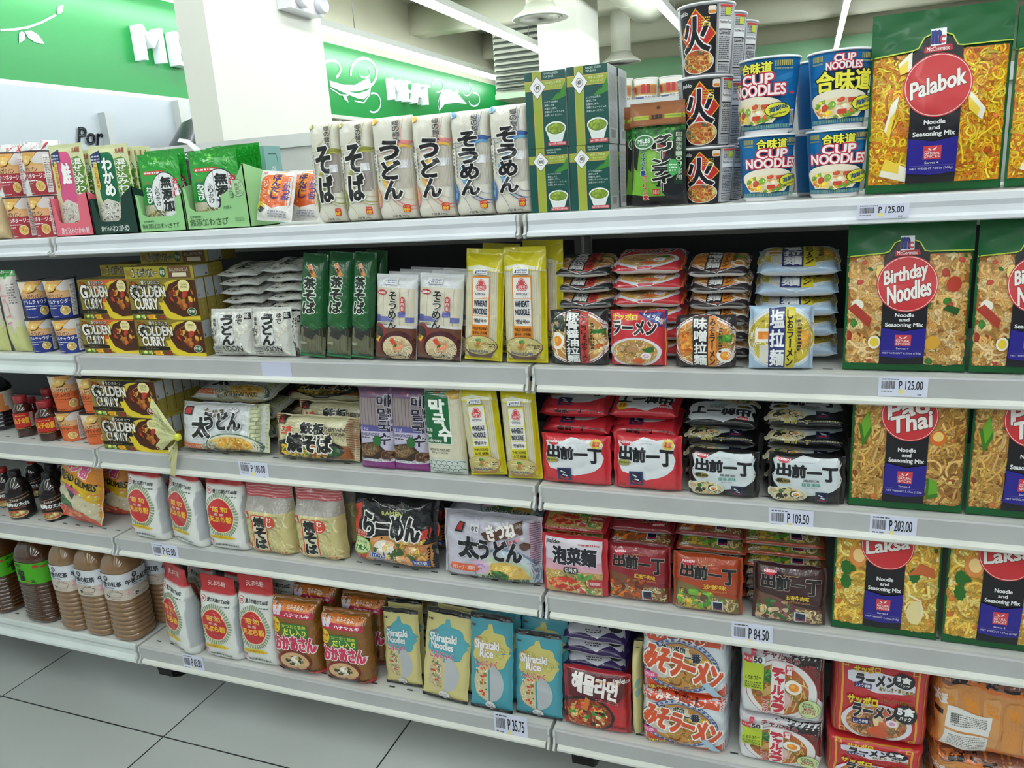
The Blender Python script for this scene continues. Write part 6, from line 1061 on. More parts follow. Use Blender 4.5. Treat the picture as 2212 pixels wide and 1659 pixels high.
inside(tg, 'wakame_green', (-.002, .001, .002, .003, .003), (316, 324, 322, 322, 322), .88, (.016, .031, .046, .061, .076), ['green seaweed rice topping pouch at the front of the dark green tray', 'seaweed rice topping pouch second from the front in the dark green tray', 'seaweed rice topping pouch in the middle of the dark green tray', 'seaweed rice topping pouch fourth from the front in the dark green tray', 'seaweed rice topping pouch rearmost in the dark green tray'], 'pouches in the dark green tray')
inside(tl, 'wasabi', (-.002, .002), (334, 326), .86, (.018, .036), ['bright green wasabi pouch at the front of the low light green tray', 'bright green wasabi pouch behind the first in the low light green tray'], 'pouches in the light green trays')
inside(tt, 'wasabi', (-.008, -.004, .0, .004, .008), (326, 324, 321, 318, 315), .76, (.018, .034, .05, .064, .078), ['bright green wasabi pouch at the front of the tall light green tray', 'wasabi pouch second from the front in the tall light green tray', 'wasabi pouch in the middle of the tall light green tray', 'wasabi pouch fourth from the front in the tall light green tray', 'wasabi pouch rearmost in the tall light green tray'], 'pouches in the light green trays')
put('teal_box', 'teal display carton standing behind the light green trays', 0, 528, 592, 480, 318, .17)
put('dashi', 'orange and white fish stock packet leaning back, left of two', 0, 546, 622, 492, 380, .02, lean=16, roll=6, group='fish stock packets')
put('dashi', 'orange and white fish stock packet with torn wrap, beside the buckwheat noodles', 0, 612, 684, 492, 374, .06, lean=14, roll=2, group='fish stock packets')
put('black_bag', 'crumpled black plastic bag behind the light green trays', 0, 372, 512, 485, 326, .25)
a = on(408, 312, 1, .408)
sl = obj('paper_slip', mesh('paper_slip', [([(-.035, 0, .012), (.0, -.004, .004), (.04, -.012, -.028), (.05, -.008, -.034), (-.03, .004, .02), (.005, .002, .014), (.048, -.006, -.016), (.055, -.002, -.024)], [(0, 1, 5, 4), (1, 2, 6, 5), (2, 3, 7, 6)], 'e6e6e8')], ['paper'], False), None, (a[0], .404, 1.498), label='curled white paper slip hanging over the back rail beside the light green trays', category='paper')
G = 'wrapped noodle bundles on the top shelf'
BR = []
for kd, lb, xl, xr, yb, yt in (('brick_soba', 'grey green wrapped buckwheat noodle bundle, left one of the pair', 687, 747, 487, 262), ('brick_soba', 'grey green wrapped buckwheat noodle bundle, right one of the pair beside the pink printed bundle', 748, 815, 486, 258),
    ('brick_udon', 'wrapped udon bundle with pink arcs, left one beside the buckwheat bundles', 818, 899, 483, 250), ('brick_udon', 'wrapped udon bundle with pink arcs and strong glare, right one of the pair', 902, 982, 481, 245),
    ('brick_somen', 'wrapped somen bundle with blue arcs, left one of the pair', 984, 1064, 478, 236), ('brick_somen', 'wrapped somen bundle with blue arcs, right one against the green tea boxes', 1066, 1146, 475, 224)):
    BR.append(put(kd, lb, 0, xl, xr, yb, yt, .02, group=G))
for i, o in enumerate(BR): behind(o, ['second-row wrapped noodle bundle hidden behind the %s' % n for n in ('left buckwheat bundle', 'right buckwheat bundle', 'left udon bundle', 'right udon bundle', 'left somen bundle', 'right somen bundle')][i], .062, .002, group=G)
G = 'green tea bag boxes'
t1 = put('tea_box', 'green tea bag box at the lower left of the block of four', 0, 1149, 1233, 475, 320, .022, group=G)
t2 = put('tea_box', 'green tea bag box at the lower right of the block of four', 0, 1235, 1321, 471, 313, .022, group=G)
t3 = put('tea_box', 'green tea bag box at the upper left of the block of four', 0, 1140, 1228, 318, 154, on_=t1, group=G)
t4 = put('tea_box', 'green tea bag box at the upper right of the block of four', 0, 1229, 1318, 313, 141, on_=t2, group=G)
for o, l in ((t1, 'lower left'), (t2, 'lower right'), (t3, 'upper left'), (t4, 'upper right')): behind(o, 'green tea bag box directly behind the %s one of the block' % l, INFO[o.name]['d']+.003, .002, group=G)
m1 = put('matcha', 'brown topped green tea powder pouch with hang hole, front one', 0, 1362, 1480, 463, 222, .024, lean=3, group='green tea powder pouches')
behind(m1, 'green tea powder pouch peeking out behind the front one beside the tea boxes', .034, -.022, group='green tea powder pouches')
G = 'spicy noodle cups in silver and black'
f1 = put('fire_cup', 'black and silver spicy noodle cup at the bottom of the front stack of three', 0, 1466, 1592, 459, 318, .03, group=G)
f2 = put('fire_cup', 'black and silver spicy noodle cup in the middle of the front stack of three', 0, 1460, 1587, 318, 168, on_=f1, group=G)
f3 = put('fire_cup', 'black and silver spicy noodle cup on top of the front stack of three', 0, 1461, 1592, 170, 14, on_=f2, group=G)
for o, l in ((f1, 'bottom'), (f2, 'middle'), (f3, 'top')):
    q = behind(o, 'spicy noodle cup at the %s of the second stack, just behind the front stack' % l, .1, .012, group=G)
    behind(o, 'spicy noodle cup at the %s of the rearmost stack of three' % l, .2, .025, group=G)
for o in (f2, f3): o.rotation_euler.z = math.radians(8 if o is f2 else -4)
f1.rotation_euler.z = math.radians(2)
G = 'blue seafood noodle cups'
b1 = put('blue_cup_b', 'blue seafood noodle cup at the bottom of the left stack', 0, 1592, 1722, 446, 292, .03, group=G)
b2 = put('blue_cup_b', 'blue seafood noodle cup on top of the left stack', 0, 1594, 1734, 292, 128, on_=b1, group=G)
b3 = put('blue_cup_b', 'blue seafood noodle cup at the bottom of the right stack beside the tall pouches', 0, 1738, 1879, 438, 280, .03, group=G)
b4 = put('blue_cup_a', 'blue seafood noodle cup on top of the right stack with a torn blue lid edge', 0, 1742, 1891, 281, 112, on_=b3, group=G)
b1.rotation_euler.z = math.radians(14); b2.rotation_euler.z = math.radians(-20); b3.rotation_euler.z = math.radians(4); b4.rotation_euler.z = math.radians(6)
for o, l in ((b3, 'bottom of the right'), (b4, 'top of the right')): behind(o, 'blue seafood noodle cup behind the one at the %s stack' % l, .105, .012, group=G, yaw=70) if 'right' not in l else behind(o, 'blue seafood noodle cup behind the one at the %s stack' % l, .105, -.022, group=G, yaw=70)
G = 'palabok noodle pouches'
p1 = put('palabok', 'large yellow and green palabok noodle pouch, fully visible front one at top right', 0, 1866, 2168, 431, 14, .03, lean=2, group=G)
behind(p1, ['palabok noodle pouch second in the row behind the full front one', 'palabok noodle pouch third in the row behind the full front one', 'palabok noodle pouch rearmost in the row behind the full front one'], .05, .012, -.003, group=G, n=3)
p2 = put('palabok', 'palabok noodle pouch cut off by the right picture edge', 0, 2170, 2478, 425, -10, .03, lean=2, group=G)
behind(p2, 'palabok noodle pouch behind the one cut off by the right picture edge', .05, .014, group=G)
# cups on the far side of the gondola and its ledge
fs = obj('far_side_shelf', None, loc=(-.1, .455, 1.44), label='white shelf edge on the far side of the gondola behind the tea pouch', category='shelf')
obj('plate', mesh('far_plate', [bx(0, 0, 0, 1.2, .35, .055, 'd6d8d8')], ['steel'], False), fs)
obj('edge', mesh('far_edge', [bx(0, -.003, .03, 1.2, .0, .062, 'e0e2e2')], ['steel'], False), fs)
for xl, xr, yt, lb in ((1338, 1368, 172, 'white and red noodle cup on the far side shelf, half hidden by the tea boxes'), (1367, 1423, 170, 'white and red noodle cup on the far side shelf above the tea pouch'), (1422, 1476, 166, 'white and tan noodle cup on the far side shelf touching the spicy cups')):
    q = put('plain_cup', lb, 0, xl-(26 if xl < 1350 else 0), xr, 205, yt, .5, z=1.4956, group='noodle cups on the far side shelf')
tag(0, 1850, 1965, 438, 474, '125.00', 'white price tag reading P 125.00 on the top shelf front')

# ---------------------------------------------------------------- second shelf
put('jelly_bag', 'pale drink pouch with green top cut off by the left picture edge', 1, -50, 10, 768, 590, group='pale drink pouches')
put('jelly_bag', 'pale drink pouch with green top beside the blue soup cups', 1, 20, 56, 768, 586, group='pale drink pouches')
G = 'blue clam chowder cups'
a = put('soup_blue', 'blue clam chowder cup at the lower left of the four', 1, 50, 122, 768, 686, group=G)
b = put('soup_blue', 'blue clam chowder cup at the lower right beside the curry boxes', 1, 108, 186, 768, 684, group=G)
put('soup_blue', 'blue clam chowder cup at the upper left of the four', 1, 32, 108, 688, 602, on_=a, group=G)
put('soup_blue', 'blue clam chowder cup at the upper right showing its side panel', 1, 88, 168, 687, 600, on_=b, group=G)
G = 'gold curry boxes on the second shelf'
a = put('curry_o', 'curry box with orange flash at the bottom of the left pair', 1, 186, 304, 770, 690, .03, group=G)
c = put('curry_o', 'curry box with orange flash on top of the left pair', 1, 182, 296, 690, 603, on_=a, group=G)
b = put('curry_g', 'plain gold curry box at the bottom of the right pile', 1, 305, 450, 777, 691, .02, group=G)
d = put('curry_g', 'plain gold curry box in the middle of the right pile under the flat one', 1, 287, 436, 691, 602, on_=b, group=G)
behind(b, ['plain gold curry box second from the front in the bottom row', 'plain gold curry box third from the front in the bottom row', 'plain gold curry box rearmost in the bottom row'], .0295, 0, group=G, n=3)
behind(d, ['plain gold curry box second from the front in the middle row', 'plain gold curry box third from the front in the middle row', 'plain gold curry box rearmost in the middle row'], .0295, 0, group=G, n=3)
behind(a, ['orange flash curry box behind the bottom left one', 'orange flash curry box rearmost in the bottom left row'], .0295, 0, group=G, n=2)
behind(c, ['orange flash curry box behind the upper left one', 'orange flash curry box rearmost in the upper left row'], .0295, 0, group=G, n=2)
I = INFO[d.name]; J = INFO[c.name]
inst('curry_g', 'gold curry box lying flat on top of the right pile with its long edge showing', (I['loc'][0], I['loc'][1]-I['d']/2+I['h'], I['loc'][2]+I['h']+.0146), (PI/2, 0, 0), I['sc'], G)
inst('curry_g', 'gold curry box lying flat at the back above the orange flash boxes', (J['loc'][0]+.03, J['loc'][1]+.045+J['h'], J['loc'][2]+J['h']+.0146), (PI/2, 0, 0), J['sc'], G)
inst('curry_g', 'gold curry box lying flat in the dark on top of the rear curry boxes', (I['loc'][0]-.01, I['loc'][1]+.05+I['h'], I['loc'][2]+I['h']+.0146+.0292), (PI/2, 0, 0), I['sc'], G)
G = 'white udon noodle bags on the second shelf'
a = put('udon_bag', 'white udon bag standing at the front beside the curry boxes', 1, 455, 541, 780, 672, lean=4, yaw=3, group=G)
b = put('udon_bag', 'white udon bag standing at the front with its crinkled right edge showing', 1, 543, 628, 783, 669, lean=4, group=G)
put('udon_bag', 'white udon bag seen edge-on, right of the two front udon bags', 1, 631, 652, 782, 676, y=.03, group=G)
lying('udon_flat', ['white udon bag topmost of the left lying pile', 'white udon bag second from the top of the left lying pile', 'white udon bag third from the top of the left lying pile', 'white udon bag fourth from the top of the left lying pile', 'white udon bag fifth from the top of the left lying pile'], 1, 464, 556, 572, .075, 9, G, seed=3, hid='white udon bag hidden low in the lying piles')
lying('udon_flat', ['white udon bag topmost of the right lying pile', 'white udon bag second from the top of the right lying pile', 'white udon bag third from the top of the right lying pile', 'white udon bag fourth from the top of the right lying pile', 'white udon bag fifth from the top of the right lying pile'], 1, 564, 652, 562, .08, 9, G, seed=4, hid='white udon bag hidden low in the lying piles')
G = 'dark green tea soba packs'
for i, (xl, xr, yb, yt, r, lb) in enumerate(((642, 696, 784, 556, 5.6, 'dark green tea soba pack leaning right, left of three'), (700, 752, 786, 552, 5.2, 'dark green tea soba pack, middle of three'), (754, 800, 787, 552, 4.8, 'dark green tea soba pack with glare, right of three'))):
    a = put('tea_soba', lb, 1, xl, xr, yb, yt, lean=8, roll=r, group=G)
    if i == 2: behind(a, 'dark green tea soba pack behind the right one', .036, .004, group=G)
    if i == 0: behind(a, 'dark green tea soba pack behind the left one', .036, .01, group=G)
G = 'white somen packs with red bowl print'
a = put('somen', 'white somen pack with red bowl print, left one beside the tea soba', 1, 808, 896, 794, 600, lean=8, roll=3, group=G)
behind(a, ['white somen pack second behind the left one', 'white somen pack third behind the left one', 'white somen pack rearmost behind the left one'], .032, .006, group=G, n=3)
a = put('somen', 'white somen pack with red bowl print, right one beside the yellow wheat noodles', 1, 898, 992, 798, 600, lean=8, roll=4, group=G)
behind(a, ['white somen pack second behind the right one', 'white somen pack third behind the right one'], .032, .008, group=G, n=2)
G = 'yellow wheat noodle packs with orange label'
a = put('ottogi_wild', 'yellow wheat noodle pack with orange label, left one leaning right', 1, 998, 1080, 800, 546, lean=6, roll=3.4, group=G)
b = put('ottogi_wild', 'yellow wheat noodle pack with orange label standing upright, right one', 1, 1089, 1180, 800, 538, lean=4, roll=.5, group=G)
behind(a, 'yellow wheat noodle pack peeking out above the left orange label one', .045, .015, .006, group=G)
behind(b, 'yellow wheat noodle pack peeking out above the right orange label one', .045, .02, .008, group=G, yaw=-6)
def column(kind, g, k, front, lab, stack, ys, n, labels, flip=(), seed=1, lean=3, dk=None, roll=0, yaw=0, hw=None):
    f = put(kind, lab, k, *front, lean=lean, group=g, roll=roll, yaw=yaw)
    I = INFO[f.name]
    return f, lying(kind, labels, k, stack[0], stack[1], stack[2], ys, n, g, flip=flip, seed=seed, hid='%s lying hidden behind the standing one' % lab.split(' standing')[0], dk=dk, hw=I['h']*.97)
G = 'pork soy ramen packs'
column('tonkotsu', G, 1, (1187, 1312, 802, 673), 'pork and soy ramen pack standing with black and red title bands', (1186, 1326, 558), .062, 6, ['pork and soy ramen pack topmost of the lying pile with egg print', 'pork and soy ramen pack second in the lying pile with egg print', 'pork and soy ramen pack third in the lying pile, just above the standing one'], seed=5)
G = 'red soy ramen packs'
column('sapporo_red', G, 1, (1316, 1440, 804, 675), 'bright red soy ramen pack standing with bowl print', (1318, 1480, 548), .06, 6, ['bright red soy ramen pack topmost of the lying pile', 'bright red soy ramen pack second in the lying pile', 'bright red soy ramen pack third in the lying pile, just above the standing one'], seed=6)
G = 'miso ramen packs'
column('miso_ramen', G, 1, (1457, 1588, 806, 684), 'miso ramen pack standing with orange and black title bands', (1482, 1622, 556), .062, 6, ['miso ramen pack topmost of the lying pile with slanted title', 'miso ramen pack second in the lying pile with silver edge', 'miso ramen pack third in the lying pile with silver edge'], seed=8)
G = 'salt ramen packs'
column('shio_ramen', G, 1, (1614, 1757, 812, 664), 'salt ramen pack standing with blue and yellow title bands', (1632, 1822, 545), .07, 5, ['salt ramen pack dim at the very top of the lying pile', 'salt ramen pack second in the lying pile, blue and white edge', 'salt ramen pack third in the lying pile, just above the standing one'], seed=9, yaw=4)
G = 'birthday noodle pouches'
p1 = put('birthday', 'large green birthday noodle pouch, fully visible one on the second shelf', 1, 1818, 2092, 810, 478, lean=3, group=G)
behind(p1, 'birthday noodle pouch behind the fully visible one', .05, .004, -.001, group=G)
put('birthday', 'birthday noodle pouch cut off by the right picture edge', 1, 2094, 2368, 818, 474, lean=3, group=G)
tag(1, 568, 627, 784, 813, '', 'blank pale blue price tag below the white udon bags', blank=True)
tag(1, 1896, 2006, 817, 855, '125.00', 'white price tag reading P 125.00 below the birthday noodle pouch')

# ---------------------------------------------------------------- third shelf
put('soy_bottle', 'large black sauce bottle with orange cap at the left picture edge', 2, -40, 46, 946, 800, y=.05)
G = 'small chilli sauce jars with dark red caps'
q = put('kimchi_jar', 'small red capped chilli jar, leftmost of the front three', 2, 36, 82, 946, 854, group=G)
r = put('kimchi_jar', 'small red capped chilli jar, middle of the front three', 2, 66, 98, 949, 858, dy=.055, group=G)
s = put('kimchi_jar', 'small red capped chilli jar, nearest one beside the orange soup cups', 2, 84, 138, 956, 864, group=G)
behind(q, 'small red capped chilli jar in the dark second row, left one', .075, .012, group=G); behind(s, 'small red capped chilli jar in the dark second row, right one', .08, .01, group=G)
G = 'orange pumpkin soup cups'
a = put('soup_orange', 'orange pumpkin soup cup at the lower left of the four', 2, 114, 192, 957, 882, group=G)
b = put('soup_orange', 'orange pumpkin soup cup at the lower right, half behind the curry box', 2, 168, 240, 964, 886, group=G)
put('soup_orange', 'orange pumpkin soup cup at the upper left of the four', 2, 97, 176, 883, 803, on_=a, group=G)
put('soup_orange', 'orange pumpkin soup cup at the upper right, half behind the curry box', 2, 160, 234, 887, 808, on_=b, group=G)
G = 'black and gold curry boxes on the third shelf'
a = put('curry_b', 'black and gold hot curry box at the front of the bottom row', 2, 228, 366, 980, 901, group=G)
b = put('curry_b', 'black and gold hot curry box at the front of the upper row', 2, 205, 347, 901, 822, on_=a, group=G)
behind(a, ['hot curry box second from the front in the bottom row', 'hot curry box third from the front in the bottom row', 'hot curry box rearmost in the bottom row'], .0295, 0, group=G, n=3)
behind(b, ['hot curry box second from the front in the upper row', 'hot curry box third from the front in the upper row', 'hot curry box fourth from the front in the upper row', 'hot curry box rearmost in the upper row'], .0295, 0, group=G, n=4)
G = 'pale thick udon bags'
a = put('tanuki', 'pale thick udon bag standing at the front with brown tempura print', 2, 384, 566, 1000, 882, lean=14, yaw=2, group=G)
I = INFO[a.name]
lying('tanuki', ['pale thick udon bag lying topmost behind the front one', 'pale thick udon bag lying second behind the front one'], 2, 408, 582, 826, .1, 3, G, seed=2, hw=I['h']*.9, hid='pale thick udon bag lying lowest, hidden behind the front one')
kx, ky, kz = on(384, 944, 1, -.012)[0], 0, 0; kz = on(384, 944, 1, -.012)[2]-.055
kn = obj('bag_tie', None, loc=(kx, -.012, kz+.055), label='pale yellow twisted bag end with bright knot beside the thick udon bag', category='bag')
P = []
for (sx, sz, ex) in ((-.056, .034, .075), (-.03, -.066, .04)):
    V = []; F = []
    for i in range(11):
        f = i/10-.5; V += [(0, .0+f*.002, f*.004), (sx*.5+abs(f)*.006, -.006+.006*math.cos(i*2.6), sz*.5+f*ex*.8), (sx, -.008+.008*math.cos(i*2.6+.6), sz+f*ex*1.9+(.004 if i % 2 else 0))]
    for i in range(10):
        for j in (0, 1): F.append((i*3+j, i*3+j+1, i*3+j+4, i*3+j+3))
    P.append((V, F, 'd4d69a'))
obj('bag_end', mesh('bag_end', P, ['crisp']), kn)
obj('knot', mesh('knot', [lathe([(.002, -.009), (.008, -.006), (.009, 0), (.007, .006), (.002, .009)], 14, 'd8dc3c')], ['plastic']), kn)
G = 'iron plate fried noodle bags'
a = put('teppan', 'fried noodle bag with black iron plate print standing at the front', 2, 586, 766, 1012, 908, lean=10, group=G)
I = INFO[a.name]
behind(a, 'fried noodle bag standing second behind the front iron plate one', .07, .012, .012, group=G)
lying('teppan', ['fried noodle bag lying dim on top behind the standing ones'], 2, 610, 790, 832, .19, 3, G, seed=2, hw=I['h']*.95, hid='fried noodle bag lying hidden below the top one')
G = 'purple buckwheat noodle packs'
a = put('buckwheat', 'purple buckwheat noodle pack, left one', 2, 778, 849, 1016, 838, lean=5, group=G); behind(a, 'purple buckwheat noodle pack behind the left one', .034, .004, group=G)
b = put('buckwheat', 'purple buckwheat noodle pack, right one touching the green labelled pack', 2, 848, 924, 1021, 840, lean=5, group=G); behind(b, 'purple buckwheat noodle pack behind the right one', .034, .004, group=G)
put('makguksu', 'cream noodle pack with large green panel and wave pattern at its foot', 2, 924, 1006, 1030, 838, lean=1)
G = 'wheat noodle packs with yellow label'
a = put('ottogi_thin', 'cream wheat noodle pack with yellow label leaning left, left one', 2, 1012, 1092, 1042, 830, roll=-5, lean=2, group=G)
b = put('ottogi_thin', 'cream wheat noodle pack with yellow label, right one at the shelf joint', 2, 1093, 1169, 1046, 832, roll=-3, lean=2, group=G)
G = 'red instant noodle packs'
column('demae_red', G, 2, (1168, 1318, 1057, 945), 'red and white instant noodle pack standing, left one', (1164, 1316, 856), .062, 4, ['red noodle pack topmost of the left lying pile', 'red noodle pack second in the left lying pile, on the standing one'], seed=11)
column('demae_red', G, 2, (1322, 1472, 1066, 945), 'red and white instant noodle pack standing, right one', (1312, 1464, 858), .062, 4, ['plain red noodle pack topmost of the right lying pile', 'red noodle pack second in the right lying pile, on the standing one'], seed=12, flip=(0,))
G = 'black garlic instant noodle packs'
column('demae_black', G, 2, (1484, 1640, 1086, 978), 'black and pale grey instant noodle pack standing, left one', (1474, 1642, 880), .062, 4, ['black noodle pack upside down on top of the left lying pile', 'black noodle pack second in the left lying pile, on the standing one'], seed=13, flip=(0,))
column('demae_black', G, 2, (1656, 1826, 1103, 988), 'black and pale grey instant noodle pack standing, right one above the price tag', (1648, 1838, 880), .062, 4, ['black noodle pack topmost of the right lying pile', 'black noodle pack second in the right lying pile, on the standing one'], seed=14)
G = 'pad thai noodle pouches'
p1 = put('padthai', 'large pad thai noodle pouch, fully visible one with bowed foot', 2, 1830, 2085, 1118, 748, lean=2, group=G)
put('padthai', 'pad thai noodle pouch cut off by the right picture edge', 2, 2086, 2348, 1135, 752, lean=2, group=G)
tag(2, 520, 577, 1001, 1030, '185.00', 'white price tag reading P 185.00 below the thick udon bag')
tag(2, 1660, 1758, 1105, 1143, '109.50', 'white price tag reading P 109.50 below the black noodle packs')
tag(2, 1877, 1982, 1119, 1161, '203.00', 'white price tag reading P 203.00 below the pad thai pouch')

# ---------------------------------------------------------------- fourth shelf
G = 'dark barbecue sauce bottles'
a = put('black_sauce', 'black capped dark sauce bottle, left one of the front pair', 3, 20, 81, 1126, 1016, group=G)
b = put('black_sauce', 'black capped dark sauce bottle, right one of the front pair beside the bread crumbs', 3, 93, 152, 1130, 1019, group=G)
c = put('red_sauce', 'red capped dark sauce bottle at the left picture edge', 3, -2, 48, 1112, 1010, dy=.03, group=G)
behind(a, 'black capped dark sauce bottle between and behind the front pair', .06, .062, group=G); behind(c, 'red capped dark sauce bottle deep in the second row, left one', .08, .02, .0, group=G); behind(c, 'red capped dark sauce bottle deep in the second row, right one', .1, .13, group=G)
put('red_sauce', 'red labelled sauce bottle cut off by the left picture edge', 3, -62, -12, 1112, 1022, group=G)
G = 'orange bread crumb bags'
put('breadcrumbs', 'orange and yellow bread crumb bag tilted forward, left one', 3, 120, 204, 1147, 998, lean=6, roll=9, group=G)
put('breadcrumbs', 'orange and yellow bread crumb bag standing dim behind, right one', 3, 206, 284, 1142, 1000, lean=4, dy=.05, group=G)
G = 'white tempura flour bags on the fourth shelf'
F3 = []
for xl, xr, yb, yt, yw, lb in ((280, 356, 1172, 1002, -6, 'white tempura flour bag with red sun disc, left of three on the fourth shelf'), (362, 446, 1182, 1006, -16, 'flour bag turned to show its grey side, middle of three on the fourth shelf'), (450, 532, 1196, 1020, 0, 'white tempura flour bag facing front, right of three on the fourth shelf')):
    F3.append(put('flour_low', lb, 3, xl, xr, yb, yt, yaw=yw, group=G))
for o, n in zip(F3, ('left', 'middle', 'right')): behind(o, 'white tempura flour bag behind the %s one on the fourth shelf' % n, .085, .01, group=G)
G = 'yellow fried noodle bags with red striped top'
a = put('yakisoba', 'clear topped yellow fried noodle bag, left one of two', 3, 534, 632, 1208, 1050, yaw=0, group=G)
b = put('yakisoba', 'clear topped yellow fried noodle bag, right one beside the black ramen bag', 3, 640, 738, 1214, 1056, yaw=2, group=G)
behind(a, 'clear topped yellow fried noodle bag behind the left one', .085, .004, group=G); behind(b, 'clear topped yellow fried noodle bag behind the right one', .085, -.004, group=G)
G = 'black and red ramen bags'
a = put('black_ramen', 'black and red ramen bag with large white outlined lettering', 3, 752, 936, 1246, 1084, lean=10, yaw=-3, group=G)
behind(a, 'black and red ramen bag behind the front one', .1, -.012, group=G)
G = 'lilac grey thick udon bags'
a = put('kitsune', 'lilac grey thick udon bag standing at the front with brown title banner', 3, 952, 1165, 1279, 1124, lean=8, group=G)
I = INFO[a.name]
lying('kitsune', ['lilac grey thick udon bag lying on top behind the standing one', 'lilac grey thick udon bag lying second behind the standing one'], 3, 958, 1166, 1078, .115, 3, G, seed=5, hw=I['h']*.85, hid='lilac grey thick udon bag lying lowest, hidden behind the standing one')
G = 'kimchi noodle packs'
column('paldo', G, 3, (1170, 1312, 1296, 1166), 'pink and red kimchi noodle pack standing', (1164, 1312, 1112), .062, 5, ['kimchi noodle pack topmost of the lying pair with red printed edge', 'kimchi noodle pack second in the lying pile, on the standing one'], seed=15)
G = 'roast beef instant noodle packs'
column('demae_beef', G, 3, (1308, 1448, 1305, 1185), 'dark red roast beef noodle pack standing', (1312, 1456, 1112), .062, 5, ['roast beef noodle pack upside down on top of the lying pile', 'roast beef noodle pack second in the lying pile, on the standing one'], seed=16, flip=(0,))
G = 'satay instant noodle packs'
column('demae_satay', G, 3, (1450, 1603, 1330, 1207), 'orange brown satay noodle pack standing', (1456, 1612, 1122), .062, 5, ['beef noodle pack lying on top of the satay pile', 'satay noodle pack second in the lying pile, on the standing one'], seed=17, dk={0: 'demae_beef'})
G = 'five spice instant noodle packs'
column('demae_spice', G, 3, (1622, 1784, 1357, 1230), 'dark brown five spice noodle pack standing', (1604, 1786, 1142), .062, 6, ['green vegetable noodle pack topmost of the five spice pile', 'five spice pile noodle pack second from the top', 'five spice pile noodle pack third from the top, on the standing one'], seed=18, dk={0: 'demae_satay', 1: 'demae_satay', 2: 'demae_satay'})
G = 'laksa noodle pouches'
p1 = put('laksa', 'large laksa noodle pouch, left one with bowed foot', 3, 1792, 2028, 1398, 1040, lean=2, group=G)
put('laksa', 'large laksa noodle pouch at the right picture edge', 3, 2032, 2290, 1428, 1052, lean=2, group=G)
tag(3, 333, 382, 1180, 1207, '65.00', 'white price tag reading P 65.00 on the fourth shelf below the flour bags')
tag(3, 1580, 1670, 1354, 1393, '84.50', 'white price tag reading P 84.50 below the five spice noodle packs')

# ---------------------------------------------------------------- bottom shelf
G = 'big green labelled tea bottles'
a = put('green_tea', 'big green labelled tea bottle at the left picture edge', 4, -8, 60, 1336, 1128, group=G)
b = put('green_tea', 'big green labelled tea bottle fully visible, right of the front pair', 4, 86, 148, 1364, 1124, group=G)
behind(a, 'big green labelled tea bottle behind and between the front pair', .125, .05, group=G)
G = 'brown milk tea bottles'
B3 = []
for xl, xr, yb, yt, lb in ((152, 201, 1370, 1148, 'brown milk tea bottle with plain white label, left of the front three'), (206, 260, 1381, 1156, 'brown milk tea bottle with drawn label, middle of the front three'), (262, 318, 1390, 1164, 'brown milk tea bottle with drawn label, right one of the front three')):
    B3.append(put('milk_tea', lb, 4, xl, xr, yb, yt, group=G, dy=-.004))
behind(B3[2], 'dim brown milk tea bottle behind the right one of the front three', .1, .03, group=G)
behind(B3[0], 'dim brown milk tea bottle behind the left one of the front three', .1, .0, group=G)
G = 'white tempura flour bags on the bottom shelf'
F4 = []
for xl, xr, yb, yt, yw, lb in ((352, 428, 1411, 1232, -20, 'flour bag turned to show its grey side, left of three on the bottom shelf'), (440, 518, 1430, 1257, -2, 'white tempura flour bag with crumpled red top, middle of three on the bottom shelf'), (523, 600, 1440, 1256, 0, 'white tempura flour bag with crisp red top, right of three on the bottom shelf')):
    F4.append(put('flour', lb, 4, xl, xr, yb, yt, yaw=yw, group=G))
for o, n in zip(F4, ('left', 'middle', 'right')): behind(o, 'white tempura flour bag in shade behind the %s one on the bottom shelf' % n, .088, .002, group=G)
G = 'brown miso packs'
a = put('miso', 'brown miso pack with orange header, left one', 4, 598, 692, 1470, 1306, yaw=3, lean=2, group=G)
b = put('miso', 'brown miso pack with orange header, right one nearer the shelf edge', 4, 702, 800, 1498, 1334, yaw=2, lean=2, group=G)
q = behind(a, ['brown miso pack second behind the left one', 'brown miso pack third behind the left one'], .082, .004, group=G, n=2)
r = behind(b, ['brown miso pack second behind the right one', 'brown miso pack third behind the right one'], .082, .004, group=G, n=2)
proto('magenta_pack', .13, .11)
for o, l in ((q, 'left'), (r, 'right')):
    I = INFO[o.name]; inst('magenta_pack', 'dark magenta miso pack lying on top of the %s row of brown packs' % l, I['loc']+np.array([0, -.06, I['h']+.016]), (-PI/2+.12, 0, -.2), (1, 1, 1), 'dark magenta miso packs')
G = 'cream konjac noodle pouches'
a = put('shira_noodle', 'cream konjac noodle pouch with blue cloud, left one', 4, 832, 908, 1488, 1326, lean=8, roll=-2, group=G)
b = put('shira_noodle', 'cream konjac noodle pouch with blue cloud, right one leaning', 4, 910, 1006, 1526, 1332, lean=10, roll=4, group=G)
behind(a, 'cream konjac noodle pouch behind the left one', .034, -.006, .006, group=G); behind(b, 'cream konjac noodle pouch behind the right one', .034, .01, .004, group=G)
lying('shira_noodle', ['cream konjac noodle pouch lying dim on the rear pile, left one'], 4, 868, 966, 1302, .16, 6, G, hw=.17, seed=3, hid='cream konjac pouch lying hidden in the rear piles')
lying('shira_noodle', ['cream konjac noodle pouch lying dim on the rear pile, right one'], 4, 968, 1064, 1318, .16, 6, G, hw=.17, seed=4, hid='cream konjac pouch lying hidden in the rear piles')
G = 'blue konjac rice pouches'
a = put('shira_rice', 'blue konjac rice pouch with yellow cloud, left one', 4, 1014, 1104, 1543, 1340, lean=8, roll=1, group=G)
b = put('shira_rice', 'blue konjac rice pouch with yellow cloud, right one in front', 4, 1112, 1212, 1557, 1376, lean=8, roll=0, group=G)
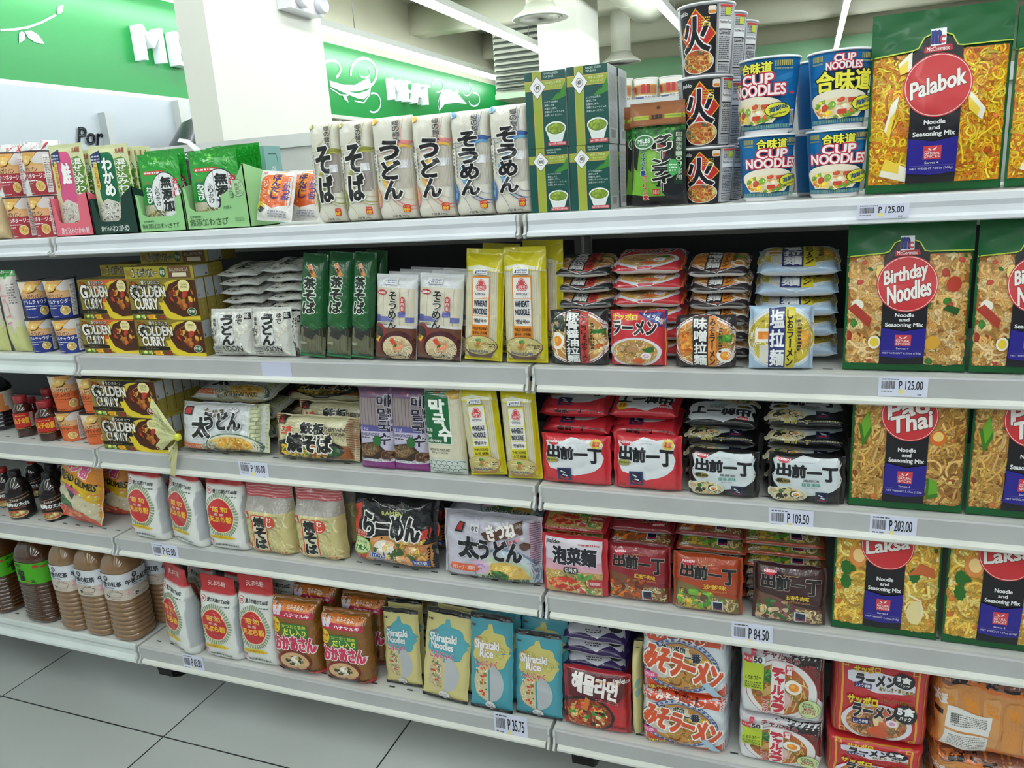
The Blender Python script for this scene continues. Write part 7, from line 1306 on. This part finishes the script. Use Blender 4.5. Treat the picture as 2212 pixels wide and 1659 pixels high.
behind(a, 'blue konjac rice pouch behind the left one', .034, .006, .008, group=G); behind(b, 'blue konjac rice pouch behind the right one', .036, .004, .026, group=G)
G = 'seafood noodle packs'
f, st = column('seafood', G, 4, (1216, 1362, 1584, 1456), 'dark red seafood noodle pack standing with pot print', (1214, 1356, 1342), .064, 6, ['white and purple noodle pack topmost of the pile on the seafood pack', 'purple noodle pack second in the pile on the seafood pack', 'purple noodle pack third in the pile on the seafood pack'], seed=19, dk={0: 'demae_purple', 1: 'demae_purple', 2: 'demae_purple'}, flip=(0, 1, 2))
put('edge_pouch', 'narrow yellowish pouch seen edge-on between the seafood packs and the orange multipacks', 4, 1364, 1384, 1604, 1410)
G = 'orange and white miso ramen multipacks'
a = put('sapporo_ichiban', 'orange and white miso ramen multipack at the bottom of the pair', 4, 1384, 1572, 1640, 1502, group=G, dy=.012)
b = put('sapporo_ichiban', 'orange and white miso ramen multipack on top of the pair with orange fold', 4, 1384, 1575, 1516, 1366, on_=a, group=G)
behind(a, 'orange and white miso ramen multipack behind the bottom one', .145, 0, group=G)
G = 'white and dark red ramen multipacks'
a = put('charumera', 'white and dark red ramen multipack at the bottom, cut off by the picture edge', 4, 1590, 1776, 1712, 1556, y=.02, group=G)
b = put('charumera', 'white and dark red ramen multipack on top with lime sticker', 4, 1594, 1780, 1580, 1402, on_=a, group=G)
G = 'bright red five pack ramen'
a = put('sapporo_five', 'bright red ramen five pack at the bottom, cut off by the picture edge', 4, 1776, 1990, 1762, 1606, y=.02, group=G)
b = put('sapporo_five', 'bright red ramen five pack on top with gold frame', 4, 1790, 2004, 1620, 1428, on_=a, group=G)
G = 'orange clear ramen multipacks'
a = put('orange_multi', 'orange ramen multipack at the bottom right, mostly below the picture', 4, 2000, 2250, 1810, 1645, y=.02, group=G)
b = put('orange_multi', 'orange ramen multipack with white import sticker at the bottom right corner', 4, 2006, 2256, 1650, 1462, on_=a, group=G)
tag(4, 400, 437, 1420, 1449, '65.00', 'white price tag reading P 65.00 on the bottom shelf below the flour bags')
tag(4, 1070, 1138, 1551, 1591, '35.75', 'white price tag reading P 35.75 below the blue konjac rice pouches')

for o in list(COL.objects):                      # round packs at the left turn their fronts towards the aisle
    if o.parent is None and o.name in INFO:
        kd = INFO[o.name]['kind']
        if kd.startswith('soup'): o.rotation_euler.z = math.radians(38+20*math.sin(o.location.x*90+o.location.z*50))
        elif kd in ('kimchi_jar', 'black_sauce', 'red_sauce', 'soy_bottle'): o.rotation_euler.z = math.radians(34)
